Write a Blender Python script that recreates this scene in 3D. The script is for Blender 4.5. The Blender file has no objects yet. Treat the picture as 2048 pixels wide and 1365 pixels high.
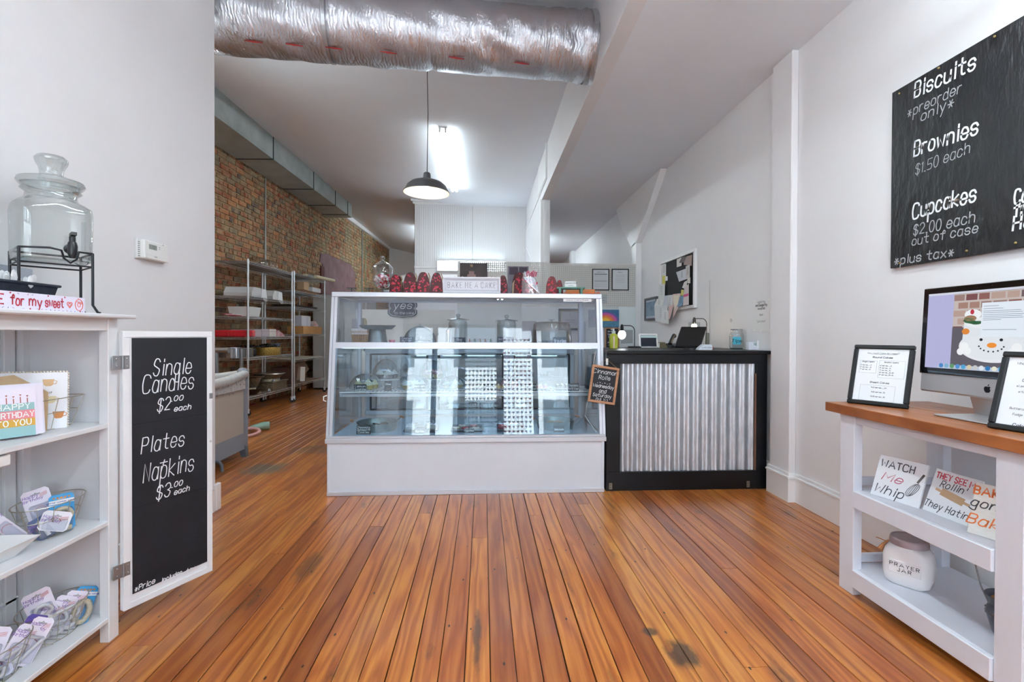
import bpy, bmesh, math, random
from mathutils import Vector, Matrix
R = random.Random(7)
sc = bpy.context.scene
COL = sc.collection
PI = math.pi

# ---------------------------------------------------------------- camera
CAM = Vector((0, 0, 1.07)); F = 980.0; CX = 1024.0; CY = 676.5
TH = math.radians(3.33); PT = math.radians(0.5); RO = math.radians(0.2)
d0 = Vector((math.sin(TH)*math.cos(PT), math.cos(TH)*math.cos(PT), -math.sin(PT)))
r0 = Vector((math.cos(TH), -math.sin(TH), 0)); u0 = r0.cross(d0)
rc = math.cos(RO)*r0 + math.sin(RO)*u0; uc = math.cos(RO)*u0 - math.sin(RO)*r0
cd = bpy.data.cameras.new('camera'); cam = bpy.data.objects.new('camera', cd); COL.objects.link(cam)
M = Matrix.Identity(4)
for i in range(3):
    M[i][0] = rc[i]; M[i][1] = uc[i]; M[i][2] = -d0[i]; M[i][3] = CAM[i]
cam.matrix_world = M
cd.sensor_fit = 'HORIZONTAL'; cd.sensor_width = 36; cd.lens = F/2048*36
cd.shift_y = (CY-682.5)/2048; cd.clip_start = .02; cd.clip_end = 200
sc.camera = cam

def ray(px, py):
    return (d0 + rc*((px-CX)/F) - uc*((py-CY)/F))
def at(px, py, X=None, Y=None, Z=None, n=None, d=None):
    """the point of the place seen at a pixel, on a known plane"""
    v = ray(px, py)
    if X is not None: t = (X-CAM.x)/v.x
    elif Y is not None: t = (Y-CAM.y)/v.y
    elif Z is not None: t = (Z-CAM.z)/v.z
    else: t = (d-n.dot(CAM))/n.dot(v)
    return CAM + v*t

# ---------------------------------------------------------------- world, light, exposure
sc.view_settings.view_transform = 'Standard'; sc.view_settings.look = 'None'
sc.view_settings.gamma = 1; sc.view_settings.use_curve_mapping = False
sc.view_settings.exposure = 1.05
w = bpy.data.worlds.new('world'); sc.world = w; w.use_nodes = True
bg = w.node_tree.nodes['Background']; bg.inputs[0].default_value = (.74, .89, 1, 1); bg.inputs[1].default_value = 6.0
sc.cycles.transparent_max_bounces = 32; sc.cycles.max_bounces = 10; sc.cycles.diffuse_bounces = 6; sc.cycles.glossy_bounces = 5
sc.cycles.caustics_reflective = False; sc.cycles.caustics_refractive = False; sc.cycles.sample_clamp_indirect = 6
def area(name, loc, rot, sx, sy, power, color=(1, 1, 1), portal=False):
    l = bpy.data.lights.new(name, 'AREA'); l.shape = 'RECTANGLE'; l.size = sx; l.size_y = sy; l.energy = power; l.color = color
    if portal: l.cycles.is_portal = True
    o = bpy.data.objects.new(name, l); COL.objects.link(o); o.location = loc; o.rotation_euler = rot
    return o
FRONT = -2.9
# sun over the roof, on the street and the houses across it
sl = bpy.data.lights.new('sun', 'SUN'); sl.energy = 52; sl.angle = math.radians(3); sl.color = (1, .98, .95)
so = bpy.data.objects.new('sun', sl); COL.objects.link(so); so.rotation_euler = (math.radians(-42), 0, math.radians(12)); so.location = (0, 5, 12)
area('storefront_portal', (.1, FRONT-.02, 1.75), (PI/2, 0, 0), 3.3, 2.5, 10, portal=True)

# ---------------------------------------------------------------- materials
def lin(c):
    if isinstance(c, str):
        c = c.lstrip('#'); c = [int(c[i:i+2], 16)/255 for i in (0, 2, 4)]
    return tuple((x/12.92 if x <= .04045 else ((x+.055)/1.055)**2.4) for x in c)+(1,)
MATS = {}
def P(name, col='#ffffff', rough=.5, metal=0, var=None, bump=None, emit=None, coat=0, spec=None, trans=0, alpha=1, coord='Object'):
    """principled material; var=(scale, colour, amount[, stretch]) mottles it; bump=(scale, strength[, stretch])"""
    if name in MATS: return MATS[name]
    m = bpy.data.materials.new(name); m.use_nodes = True; nt = m.node_tree; b = nt.nodes['Principled BSDF']
    b.inputs['Base Color'].default_value = lin(col); b.inputs['Roughness'].default_value = rough
    b.inputs['Metallic'].default_value = metal
    if coat: b.inputs['Coat Weight'].default_value = coat
    if spec is not None: b.inputs['Specular IOR Level'].default_value = spec
    if emit: b.inputs['Emission Color'].default_value = lin(emit[0]); b.inputs['Emission Strength'].default_value = emit[1]
    if trans: b.inputs['Transmission Weight'].default_value = trans
    if alpha < 1: b.inputs['Alpha'].default_value = alpha
    tc = None
    def vec(stretch):
        nonlocal tc
        if tc is None: tc = nt.nodes.new('ShaderNodeTexCoord')
        mp = nt.nodes.new('ShaderNodeMapping'); mp.inputs['Scale'].default_value = stretch or (1, 1, 1)
        nt.links.new(tc.outputs[coord], mp.inputs['Vector']); return mp.outputs[0]
    if var:
        n = nt.nodes.new('ShaderNodeTexNoise'); n.inputs['Scale'].default_value = var[0]; n.inputs['Detail'].default_value = 6; n.inputs['Roughness'].default_value = .6
        nt.links.new(vec(var[3] if len(var) > 3 else None), n.inputs['Vector'])
        rp = nt.nodes.new('ShaderNodeValToRGB'); rp.color_ramp.elements[0].position = .38; rp.color_ramp.elements[1].position = .66
        nt.links.new(n.outputs['Fac'], rp.inputs[0])
        mm = nt.nodes.new('ShaderNodeMath'); mm.operation = 'MULTIPLY'; mm.inputs[1].default_value = var[2]; nt.links.new(rp.outputs[0], mm.inputs[0])
        mx = nt.nodes.new('ShaderNodeMixRGB'); mx.inputs[1].default_value = lin(col); mx.inputs[2].default_value = lin(var[1])
        nt.links.new(mm.outputs[0], mx.inputs[0]); nt.links.new(mx.outputs[0], b.inputs['Base Color'])
    if bump:
        n = nt.nodes.new('ShaderNodeTexNoise'); n.inputs['Scale'].default_value = bump[0]; n.inputs['Detail'].default_value = 5
        nt.links.new(vec(bump[2] if len(bump) > 2 else None), n.inputs['Vector'])
        bp = nt.nodes.new('ShaderNodeBump'); bp.inputs['Strength'].default_value = bump[1]; bp.inputs['Distance'].default_value = .02
        nt.links.new(n.outputs['Fac'], bp.inputs['Height']); nt.links.new(bp.outputs[0], b.inputs['Normal'])
    MATS[name] = m; return m
def G(name, tint='#ffffff', f0=.08, f1=.9, rough=.0, power=4.0):
    """thin clear glass or film: see-through, with reflections that grow towards grazing angles"""
    if name in MATS: return MATS[name]
    m = bpy.data.materials.new(name); m.use_nodes = True; nt = m.node_tree; nt.nodes.clear()
    out = nt.nodes.new('ShaderNodeOutputMaterial'); mix = nt.nodes.new('ShaderNodeMixShader')
    t = nt.nodes.new('ShaderNodeBsdfTransparent'); t.inputs[0].default_value = lin(tint)
    g = nt.nodes.new('ShaderNodeBsdfGlossy'); g.inputs['Roughness'].default_value = rough
    lw = nt.nodes.new('ShaderNodeLayerWeight'); lw.inputs[0].default_value = .5
    pw = nt.nodes.new('ShaderNodeMath'); pw.operation = 'POWER'; pw.inputs[1].default_value = power
    nt.links.new(lw.outputs['Facing'], pw.inputs[0])
    mr = nt.nodes.new('ShaderNodeMapRange'); mr.inputs['To Min'].default_value = f0; mr.inputs['To Max'].default_value = f1
    nt.links.new(pw.outputs[0], mr.inputs['Value']); nt.links.new(mr.outputs[0], mix.inputs[0])
    nt.links.new(t.outputs[0], mix.inputs[1]); nt.links.new(g.outputs[0], mix.inputs[2]); nt.links.new(mix.outputs[0], out.inputs[0])
    MATS[name] = m; return m

# ---------------------------------------------------------------- mesh building
class MB:
    def __init__(s): s.v = []; s.f = []
    def add(s, v, f):
        k = len(s.v); s.v += [tuple(x) for x in v]; s.f += [tuple(i+k for i in q) for q in f]; return s
    def box(s, x0, x1, y0, y1, z0, z1, b=0):
        if x0 > x1: x0, x1 = x1, x0
        if y0 > y1: y0, y1 = y1, y0
        if z0 > z1: z0, z1 = z1, z0
        b = min(b, (x1-x0)*.45, (y1-y0)*.45, (z1-z0)*.45)
        if b <= 0:
            v = [(x, y, z) for x in (x0, x1) for y in (y0, y1) for z in (z0, z1)]
            return s.add(v, [(0, 1, 3, 2), (4, 6, 7, 5), (0, 4, 5, 1), (2, 3, 7, 6), (0, 2, 6, 4), (1, 5, 7, 3)])
        bm = bmesh.new(); bmesh.ops.create_cube(bm, size=1)
        for q in bm.verts:
            q.co = Vector(((x0+x1)/2+q.co.x*(x1-x0), (y0+y1)/2+q.co.y*(y1-y0), (z0+z1)/2+q.co.z*(z1-z0)))
        bmesh.ops.bevel(bm, geom=list(bm.edges)+list(bm.verts), offset=b, segments=1, affect='EDGES', profile=.5)
        bm.verts.index_update()
        s.add([q.co for q in bm.verts], [[q.index for q in f.verts] for f in bm.faces]); bm.free(); return s
    def bar(s, a, b, w, h=None, up=(0, 0, 1)):
        """box beam from a to b, w across, h along up"""
        a = Vector(a); b = Vector(b); h = h or w; d = (b-a).normalized(); up = Vector(up)
        if abs(d.dot(up)) > .99: up = Vector((0, 1, 0))
        x = d.cross(up).normalized(); y = x.cross(d)
        v = [p+x*(i*w/2)+y*(j*h/2) for p in (a, b) for i, j in ((-1, -1), (1, -1), (1, 1), (-1, 1))]
        return s.add(v, [(0, 1, 2, 3), (7, 6, 5, 4), (0, 4, 5, 1), (1, 5, 6, 2), (2, 6, 7, 3), (3, 7, 4, 0)])
    def tube(s, pts, r, n=6, closed=False, cap=True):
        pts = [Vector(p) for p in pts]; N = len(pts); rr = r if isinstance(r, (list, tuple)) else [r]*N
        k = len(s.v); prev = None; rings = []
        for i, p in enumerate(pts):
            a = pts[(i-1) % N] if (i > 0 or closed) else p; b = pts[(i+1) % N] if (i < N-1 or closed) else p
            t = (b-a).normalized() if (b-a).length > 1e-9 else Vector((0, 0, 1))
            if prev is None:
                prev = t.orthogonal().normalized()
            prev = (prev-t*prev.dot(t)); prev = prev.normalized() if prev.length > 1e-6 else t.orthogonal().normalized()
            q = t.cross(prev)
            rings.append([p+(prev*math.cos(2*PI*j/n)+q*math.sin(2*PI*j/n))*rr[i] for j in range(n)])
        v = [x for g in rings for x in g]; f = []
        for i in range(N if closed else N-1):
            a = i*n; b = ((i+1) % N)*n
            for j in range(n): f.append((a+j, a+(j+1) % n, b+(j+1) % n, b+j))
        if not closed and cap: f += [tuple(range(n-1, -1, -1)), tuple((N-1)*n+j for j in range(n))]
        return s.add(v, f)
    def lathe(s, prof, n=24, c=(0, 0, 0), sx=1, sy=1, a0=0, wob=None):
        """profile [(r, z)] turned about z"""
        v = []; f = []
        for r, z in prof:
            for j in range(n):
                a = 2*PI*j/n+a0; q = r*(1+(wob(a, z) if wob else 0))
                v.append((c[0]+q*math.cos(a)*sx, c[1]+q*math.sin(a)*sy, c[2]+z))
        for i in range(len(prof)-1):
            for j in range(n):
                f.append((i*n+j, i*n+(j+1) % n, (i+1)*n+(j+1) % n, (i+1)*n+j))
        return s.add(v, f)
    def prism(s, poly, y0, y1, ax='xz'):
        """2-D outline pushed from y0 to y1 along the third axis"""
        n = len(poly); m = {'xz': lambda a, b, c: (a, c, b), 'xy': lambda a, b, c: (a, b, c), 'yz': lambda a, b, c: (c, a, b)}[ax]
        v = [m(a, b, y0) for a, b in poly]+[m(a, b, y1) for a, b in poly]
        f = [tuple(range(n)), tuple(range(2*n-1, n-1, -1))]+[(i, i+n, (i+1) % n+n, (i+1) % n) for i in range(n)]
        return s.add(v, f)
    def quad(s, *p): return s.add(p, [tuple(range(len(p)))])
    def sph(s, c, r, n=10, m=6, sz=1, sx=1, sy=1):
        return s.lathe([(max(r*math.sin(PI*i/m), 1e-5), -r*sz*math.cos(PI*i/m)) for i in range(m+1)], n, c, sx, sy)
    def move(s, mat, k=0):
        s.v[k:] = [tuple(mat @ Vector(p)) for p in s.v[k:]]; return s
    def mesh(s, name, mat, smooth=False, sharp=None):
        me = bpy.data.meshes.new(name); me.from_pydata(s.v, [], s.f); 
        bm = bmesh.new(); bm.from_mesh(me); bmesh.ops.recalc_face_normals(bm, faces=bm.faces); bm.to_mesh(me); bm.free()
        me.materials.append(mat)
        if smooth:
            me.polygons.foreach_set('use_smooth', [True]*len(me.polygons))
            me.set_sharp_from_angle(angle=math.radians(sharp or 40))
        return me
def obj(name, mb, mat, parent=None, smooth=False, loc=None, rot=None, label=None, kind=None, sharp=None, cast=True):
    me = mb if isinstance(mb, bpy.types.Mesh) else mb.mesh(name, mat, smooth, sharp)
    o = bpy.data.objects.new(name, me); COL.objects.link(o)
    if parent: o.parent = parent
    if loc is not None: o.location = loc
    if rot is not None: o.rotation_euler = rot
    if label: o['label'] = label
    if kind: o['kind'] = kind
    return o
def tag(o, label, cat, group=None):
    o['label'] = label; o['category'] = cat
    if group: o['group'] = group
    return o
def thing(name, label, cat, loc=(0, 0, 0), rotz=0, group=None, rot=None):
    o = bpy.data.objects.new(name, None); COL.objects.link(o); o.empty_display_size = .05
    o.location = loc; o.rotation_euler = rot or (0, 0, rotz)
    return tag(o, label, cat, group)
def struct(name, mb, mat, smooth=False, parent=None):
    o = obj(name, mb, mat, parent, smooth)
    if not parent: o['kind'] = 'structure'
    return o
def dup(root, loc, rotz=None, label=None, group=None, rot=None):
    r = root.copy(); COL.objects.link(r); r.location = loc
    if rotz is not None: r.rotation_euler = (0, 0, rotz)
    if rot is not None: r.rotation_euler = rot
    if label: r['label'] = label
    if group: r['group'] = group
    for ch in list(root.children):
        c = ch.copy(); COL.objects.link(c); c.parent = r
        for g in ch.children:
            q = g.copy(); COL.objects.link(q); q.parent = c
    return r

# ---------------------------------------------------------------- handwriting: a single-stroke alphabet
FONT = {
'a': '~46 37 17 05 04 13 33 45|47 43', 'b': '09 03|~05 17 37 46 44 33 13 04', 'c': '~46 37 17 05 04 13 33 44',
'd': '49 43|~45 37 17 05 04 13 33 44', 'e': '~05 45 46 37 17 05 04 13 33 44', 'f': '~48 39 28 27 23|07 47',
'g': '~46 37 17 05 04 13 33 45|~47 42 40 20 01', 'h': '09 03|~05 17 37 46 43', 'i': '17 13|18 19', 'j': '~27 22 10 00|28 29',
'k': '09 03|47 05 43', 'l': '19 13', 'm': '07 03|~05 17 27 36 33|~35 47 57 66 63', 'n': '07 03|~05 17 37 46 43',
'o': '~17 05 04 13 33 44 46 37 17', 'p': '07 00|~05 17 37 46 44 33 13 04', 'q': '47 40|~46 37 17 05 04 13 33 44',
'r': '07 03|~05 17 27 37', 's': '~46 37 17 06 15 35 44 33 13 04', 't': '~29 24 33 43|07 47', 'u': '~07 04 13 33 45|47 43',
'v': '07 23 47', 'w': '07 13 26 43 57', 'x': '07 43|03 47', 'y': '07 23|47 10', 'z': '07 47 03 43',
'A': '03 39 63|15 55', 'B': '09 03|~09 39 48 47 36 06|~06 36 45 44 33 03', 'C': '~58 49 19 07 05 13 43 54',
'D': '09 03|~09 29 48 46 44 23 03', 'E': '49 09 03 43|06 36', 'F': '49 09 03|06 36', 'G': '~58 49 19 07 05 13 43 55|35 55',
'H': '09 03|49 43|06 46', 'I': '19 13', 'J': '~39 34 23 13 04', 'K': '09 03|49 05|16 43', 'L': '09 03 43', 'M': '03 09 35 69 63',
'N': '03 09 43 49', 'O': '~39 19 07 05 13 33 45 47 39', 'P': '09 03|~09 39 48 47 36 06', 'Q': '~39 19 07 05 13 33 45 47 39|34 52',
'R': '09 03|~09 39 48 47 36 06|26 43', 'S': '~48 39 19 07 26 45 33 13 04', 'T': '09 49|29 23', 'U': '~09 05 13 33 45 49',
'V': '09 23 49', 'W': '09 13 37 53 69', 'X': '09 43|03 49', 'Y': '09 26 49|26 23', 'Z': '09 49 03 43',
'0': '~19 07 05 13 33 45 47 39 19', '1': '08 19 13', '2': '~08 19 39 47 25 03|03 43', '3': '~08 19 39 47 26|~26 45 33 13 04',
'4': '39 33|39 05 45', '5': '49 09 06|~06 36 45 44 33 03', '6': '~39 17 05 13 33 45 36 16 05', '7': '09 49 13',
'8': '~26 07 19 39 47 26 04 13 33 44 26', '9': '~46 26 07 19 39 47 43', '$': '~48 39 19 07 26 45 33 13 04|29 22',
'*': '05 45|17 33|13 37', '+': '27 23|05 45', '.': '03 13', ':': '03 04|06 07', '-': '05 35', "'": '19 17', '"': '09 07|29 27',
'!': '19 15|13 14', '?': '~08 19 39 47 26 25|23 24', ',': '13 01', '&': '43 18 29 38 05 13 33 46', ')': '~09 28 24 03', '_': '02 52',
'#': '07 57|05 55|19 13|39 33', '=': '04 44|06 46', '~': '~05 16 34 45', '/': '03 49',
}
def smooth_pts(p, k=4):
    if len(p) < 3: return p
    closed = p[0] == p[-1]; out = []; n = len(p)
    for i in range(n-1):
        a = p[i-1] if i > 0 else (p[-2] if closed else p[0]); b = p[i]; c = p[i+1]
        d = p[i+2] if i+2 < n else (p[1] if closed else p[-1])
        for j in range(k):
            t = j/k
            out.append(tuple(.5*(2*b[m]+(c[m]-a[m])*t+(2*a[m]-5*b[m]+4*c[m]-d[m])*t*t+(3*b[m]-a[m]-3*c[m]+d[m])*t**3) for m in (0, 1)))
    out.append(p[-1]); return out
def strokes(text, cap, slant=0, jit=0, gap=.32, wide=1.0, up=False):
    """polylines of a line of writing; cap = height of a capital; origin at the baseline start; returns (lines, width)"""
    x = 0; out = []; u = cap/6
    for ch in text:
        if ch == ' ': x += 3.2*u*wide; continue
        g = FONT.get(ch) or FONT.get(ch.lower()) or FONT['-']; dy = R.uniform(-jit, jit)*cap; mw = 0
        for st in g.split('|'):
            sm = st[0] == '~'; pts = [(int(q[0]), int(q[1])-3) for q in st.strip('~').split()]
            mw = max(mw, max(q[0] for q in pts))
            if sm: pts = smooth_pts(pts)
            out.append([(x+(q[0]+q[1]*slant)*u*wide, q[1]*u+dy) for q in pts])
        x += (mw+6*gap)*u*wide
    return out, x-6*gap*u*wide
def ribbon(mb, lines, wd, O, U, V):
    """flat strokes of width wd laid on the plane through O spanned by unit vectors U, V"""
    O = Vector(O); U = Vector(U); V = Vector(V)
    for ln in lines:
        n = len(ln)
        if n < 2: continue
        L = []; Rr = []
        for i in range(n):
            a = ln[max(i-1, 0)]; b = ln[min(i+1, n-1)]; dx, dy = b[0]-a[0], b[1]-a[1]; l = math.hypot(dx, dy) or 1
            px, py = -dy/l*wd/2, dx/l*wd/2; ex = ey = 0
            if i == 0: ex, ey = -dx/l*wd*.4, -dy/l*wd*.4
            if i == n-1: ex, ey = dx/l*wd*.4, dy/l*wd*.4
            L.append((ln[i][0]+px+ex, ln[i][1]+py+ey)); Rr.append((ln[i][0]-px+ex, ln[i][1]-py+ey))
        v = [O+U*a+V*b for a, b in L+Rr]
        mb.add(v, [(i, i+1, n+i+1, n+i) for i in range(n-1)])
def write(mb, text, cap, wd, x, z, y, align='c', U=(1, 0, 0), V=(0, 0, 1), fit=None, **k):
    """a line on a plate's front (local x right, z up, y = the plane)"""
    s, w_ = strokes(text, cap, **k)
    if fit: s = [[(q[0]*fit/w_, q[1]) for q in l] for l in s]; w_ = fit
    x0 = x-(w_/2 if align == 'c' else w_ if align == 'r' else 0)
    ribbon(mb, s, wd, (x0, y, z), U, V); return w_
def heart(cx, cy, s, n=12, rot=0):
    o = []
    for i in range(n):
        t = 2*PI*i/n; x = 16*math.sin(t)**3/17; y = (13*math.cos(t)-5*math.cos(2*t)-2*math.cos(3*t)-math.cos(4*t))/17
        o.append((cx+s*(x*math.cos(rot)-y*math.sin(rot)), cy+s*(x*math.sin(rot)+y*math.cos(rot))))
    return o
def arc(c, r, a0, a1, n=10, e=1): return [(c[0]+r*math.cos(math.radians(a0+(a1-a0)*i/n)), c[1]+r*e*math.sin(math.radians(a0+(a1-a0)*i/n))) for i in range(n+1)]

white_wall = P('wall_paint', '#e9e8ea', .55, var=(1.3, '#dfdee1', .5), bump=(60, .03), coord='Object')
trim_white = P('trim_paint', '#eeeeef', .35)
ceil_paint = P('ceiling_paint', '#ecf1f8', .7, var=(.6, '#e2e7ee', .6), bump=(8, .03))
chrome = P('chrome', '#c9ccd0', .22, 1); steel = P('steel', '#b9bcc0', .35, 1); black_metal = P('black_metal', '#17191f', .4, .3)
chalk = P('chalk_mark', '#e4e6ea', .9); chalk_dim = P('chalk_faint', '#a9abaf', .9); black_board = P('blackboard', '#0c0f17', .6, var=(9, '#161a23', .6), bump=(30, .05))
paper = P('paper', '#eceded', .8); ink = P('ink', '#4a4c52', .8); ink_black = P('ink_black', '#1b1c20', .7)
glass = G('clear_glass', '#eef4f4', .08, .9, power=2.5); jar_glass = G('jar_glass', '#edf2f2', .09, .9, power=1.8); kraft = P('kraft_paper', '#b59a78', .8, var=(20, '#9c8262', .5))
wood_frame = P('pale_wood', '#b98765', .55, var=(6, '#9a6a48', .6, (1, 1, 12)))
black_frame = P('black_frame', '#0a0b0f', .4)
# ================================================================ floor
SPOTS = [((-1.72, 3.95), (.34, .34), '#5b5f58', .75), ((-1.5, 4.6), (.5, .35), '#4a4238', .5), ((.665, 1.60), (.10, .15), '#2c2521', .85), ((.60, 1.72), (.06, .05), '#2c2521', .8), ((-.02, 1.72), (.03, .35), '#3a3027', .75), ((-.80, 2.3), (.09, .30), '#3f2f22', .6)]
def wood_material():
    m = bpy.data.materials.new('heart_pine'); m.use_nodes = True; nt = m.node_tree; b = nt.nodes['Principled BSDF']; L = nt.links.new
    N = lambda t: nt.nodes.new(t)
    geo = N('ShaderNodeNewGeometry'); oi = N('ShaderNodeObjectInfo')
    ad = N('ShaderNodeMath'); L(geo.outputs['Random Per Island'], ad.inputs[0]); L(oi.outputs['Random'], ad.inputs[1])
    fr = N('ShaderNodeMath'); fr.operation = 'FRACT'; L(ad.outputs[0], fr.inputs[0])
    mul = N('ShaderNodeMath'); mul.operation = 'MULTIPLY'; mul.inputs[1].default_value = 37; L(fr.outputs[0], mul.inputs[0])
    cb = N('ShaderNodeCombineXYZ'); L(mul.outputs[0], cb.inputs[0]); L(mul.outputs[0], cb.inputs[2])
    va = N('ShaderNodeVectorMath'); va.operation = 'ADD'; L(geo.outputs['Position'], va.inputs[0]); L(cb.outputs[0], va.inputs[1])
    def mp(s):
        q = N('ShaderNodeMapping'); q.inputs['Scale'].default_value = s; L(va.outputs[0], q.inputs['Vector']); return q.outputs[0]
    wv = N('ShaderNodeTexWave'); wv.wave_type = 'BANDS'; wv.bands_direction = 'X'; wv.inputs['Scale'].default_value = 5.5; wv.inputs['Distortion'].default_value = 16
    wv.inputs['Detail'].default_value = 2.5; wv.inputs['Detail Scale'].default_value = 1.7; wv.inputs['Detail Roughness'].default_value = .55; L(mp((1, .10, 1)), wv.inputs['Vector'])
    no = N('ShaderNodeTexNoise'); no.inputs['Scale'].default_value = 1; no.inputs['Detail'].default_value = 6; no.inputs['Roughness'].default_value = .65; L(mp((85, 2.2, 1)), no.inputs['Vector'])
    gm = N('ShaderNodeMixRGB'); gm.inputs[0].default_value = .7; L(wv.outputs['Fac'], gm.inputs[1]); L(no.outputs['Fac'], gm.inputs[2])
    cr = N('ShaderNodeValToRGB'); e = cr.color_ramp.elements
    e[0].position = .22; e[0].color = lin('#96592c'); e[1].position = .74; e[1].color = lin('#cf9850')
    k = e.new(.45); k.color = lin('#b5763a'); L(gm.outputs[0], cr.inputs[0])
    # board to board tone
    br = N('ShaderNodeValToRGB'); e = br.color_ramp.elements
    e[0].position = 0; e[0].color = lin('#b78a78'); e[1].position = 1; e[1].color = lin('#fff0d8')
    for p_, c_ in ((.2, '#e9bfa0'), (.45, '#ffe0b8'), (.7, '#dfae90')): k = e.new(p_); k.color = lin(c_)
    L(fr.outputs[0], br.inputs[0])
    mx = N('ShaderNodeMixRGB'); mx.blend_type = 'MULTIPLY'; mx.inputs[0].default_value = .9; L(cr.outputs[0], mx.inputs[1]); L(br.outputs[0], mx.inputs[2])
    # old dark stains and worn grey patches
    st = N('ShaderNodeTexNoise'); st.inputs['Scale'].default_value = 1; st.inputs['Detail'].default_value = 7; st.inputs['Roughness'].default_value = .68
    q = N('ShaderNodeMapping'); q.inputs['Scale'].default_value = (9, 2.2, 1); L(geo.outputs['Position'], q.inputs['Vector']); L(q.outputs[0], st.inputs['Vector'])
    sr = N('ShaderNodeValToRGB'); sr.color_ramp.elements[0].position = .60; sr.color_ramp.elements[1].position = .72; L(st.outputs['Fac'], sr.inputs[0])
    sm = N('ShaderNodeMath'); sm.operation = 'MULTIPLY'; sm.inputs[1].default_value = .72; L(sr.outputs[0], sm.inputs[0])
    m2 = N('ShaderNodeMixRGB'); m2.inputs[2].default_value = lin('#33271f'); L(sm.outputs[0], m2.inputs[0]); L(mx.outputs[0], m2.inputs[1])
    # nail holes and specks
    vo = N('ShaderNodeTexVoronoi'); vo.inputs['Scale'].default_value = 1; q2 = N('ShaderNodeMapping'); q2.inputs['Scale'].default_value = (16, 7, 1)
    L(geo.outputs['Position'], q2.inputs['Vector']); L(q2.outputs[0], vo.inputs['Vector'])
    vr = N('ShaderNodeMath'); vr.operation = 'LESS_THAN'; vr.inputs[1].default_value = .06; L(vo.outputs['Distance'], vr.inputs[0])
    m3 = N('ShaderNodeMixRGB'); m3.inputs[2].default_value = lin('#2a1d16'); L(vr.outputs[0], m3.inputs[0]); L(m2.outputs[0], m3.inputs[1])
    last = m3.outputs[0]
    def spot(last, c, r, col, amt, thr=.55):
        su = N('ShaderNodeVectorMath'); su.operation = 'SUBTRACT'; su.inputs[1].default_value = (*c, 0); L(geo.outputs['Position'], su.inputs[0])
        dv = N('ShaderNodeVectorMath'); dv.operation = 'MULTIPLY'; dv.inputs[1].default_value = (1/r[0], 1/r[1], 0); L(su.outputs[0], dv.inputs[0])
        le = N('ShaderNodeVectorMath'); le.operation = 'LENGTH'; L(dv.outputs[0], le.inputs[0])
        n_ = N('ShaderNodeTexNoise'); n_.inputs['Scale'].default_value = 1; n_.inputs['Detail'].default_value = 8; n_.inputs['Roughness'].default_value = .7
        q_ = N('ShaderNodeMapping'); q_.inputs['Scale'].default_value = (22, 7, 1); L(geo.outputs['Position'], q_.inputs['Vector']); L(q_.outputs[0], n_.inputs['Vector'])
        mr = N('ShaderNodeMapRange'); mr.inputs['From Min'].default_value = 1.0; mr.inputs['From Max'].default_value = 0; L(le.outputs['Value'], mr.inputs['Value'])
        ml = N('ShaderNodeMath'); ml.operation = 'MULTIPLY'; L(mr.outputs[0], ml.inputs[0]); L(n_.outputs['Fac'], ml.inputs[1])
        rp = N('ShaderNodeMapRange'); rp.inputs['From Min'].default_value = .20; rp.inputs['From Max'].default_value = .34; rp.inputs['To Max'].default_value = amt; L(ml.outputs[0], rp.inputs['Value'])
        mx_ = N('ShaderNodeMixRGB'); mx_.inputs[2].default_value = lin(col); L(rp.outputs[0], mx_.inputs[0]); L(last, mx_.inputs[1]); return mx_.outputs[0]
    for c_, r_, col_, a_ in SPOTS: last = spot(last, c_, r_, col_, a_)
    L(last, b.inputs['Base Color'])
    b.inputs['Roughness'].default_value = .34; b.inputs['Coat Weight'].default_value = .45; b.inputs['Coat Roughness'].default_value = .2
    bp = N('ShaderNodeBump'); bp.inputs['Strength'].default_value = .09; bp.inputs['Distance'].default_value = .01; L(gm.outputs[0], bp.inputs['Height']); L(bp.outputs[0], b.inputs['Normal'])
    return m
pine = wood_material()
floor = struct('floor', MB().box(-4.1, 2.15, FRONT-.1, 16.4, -.06, -.016), P('subfloor', '#1d120c', .9))
PW = .0815
unit = MB().box(-.5, .5, -.5, .5, -.5, .5, .0)
# one board: a slim slab with eased long edges
bd = MB(); bd.prism([(-.5, -.5), (.5, -.5), (.5, .42), (.475, .5), (-.475, .5), (-.5, .42)], -.5, .5)
board_mesh = bd.mesh('plank', pine)
rest = MB(); ncount = 0; x = -4.05; Rf = random.Random(21)
while x < 2.1:
    y = FRONT-Rf.uniform(0, 2.4)
    gapw = Rf.choice([.0022, .0026, .0032, .005])
    while y < 16.3:
        ln = Rf.uniform(2.2, 5.2); y1 = min(y+ln, 16.35)
        xc = x+PW/2; vis = y < 7.2 and y1 > 1.2 and xc > -.98*max(y1, 1)-.1 and ncount < 290 and not (y < 6 and x < -1.8 and y1 < 3.1)
        zt = Rf.uniform(-.0006, .0006)
        if vis:
            o = bpy.data.objects.new('plank', board_mesh); COL.objects.link(o); o.parent = floor
            o.location = (xc, (y+y1)/2, -.008+zt); o.scale = (PW-gapw, y1-y-.0012, .016); ncount += 1
        else:
            k = len(rest.v); rest.add(bd.v, bd.f)
            rest.move(Matrix.Translation((xc, (y+y1)/2, -.008+zt)) @ Matrix.Diagonal((PW-gapw, y1-y-.0012, .016, 1)), k)
        y = y1
    x += PW
ro = obj('plank_field', rest, pine, floor, kind='stuff')

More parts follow.
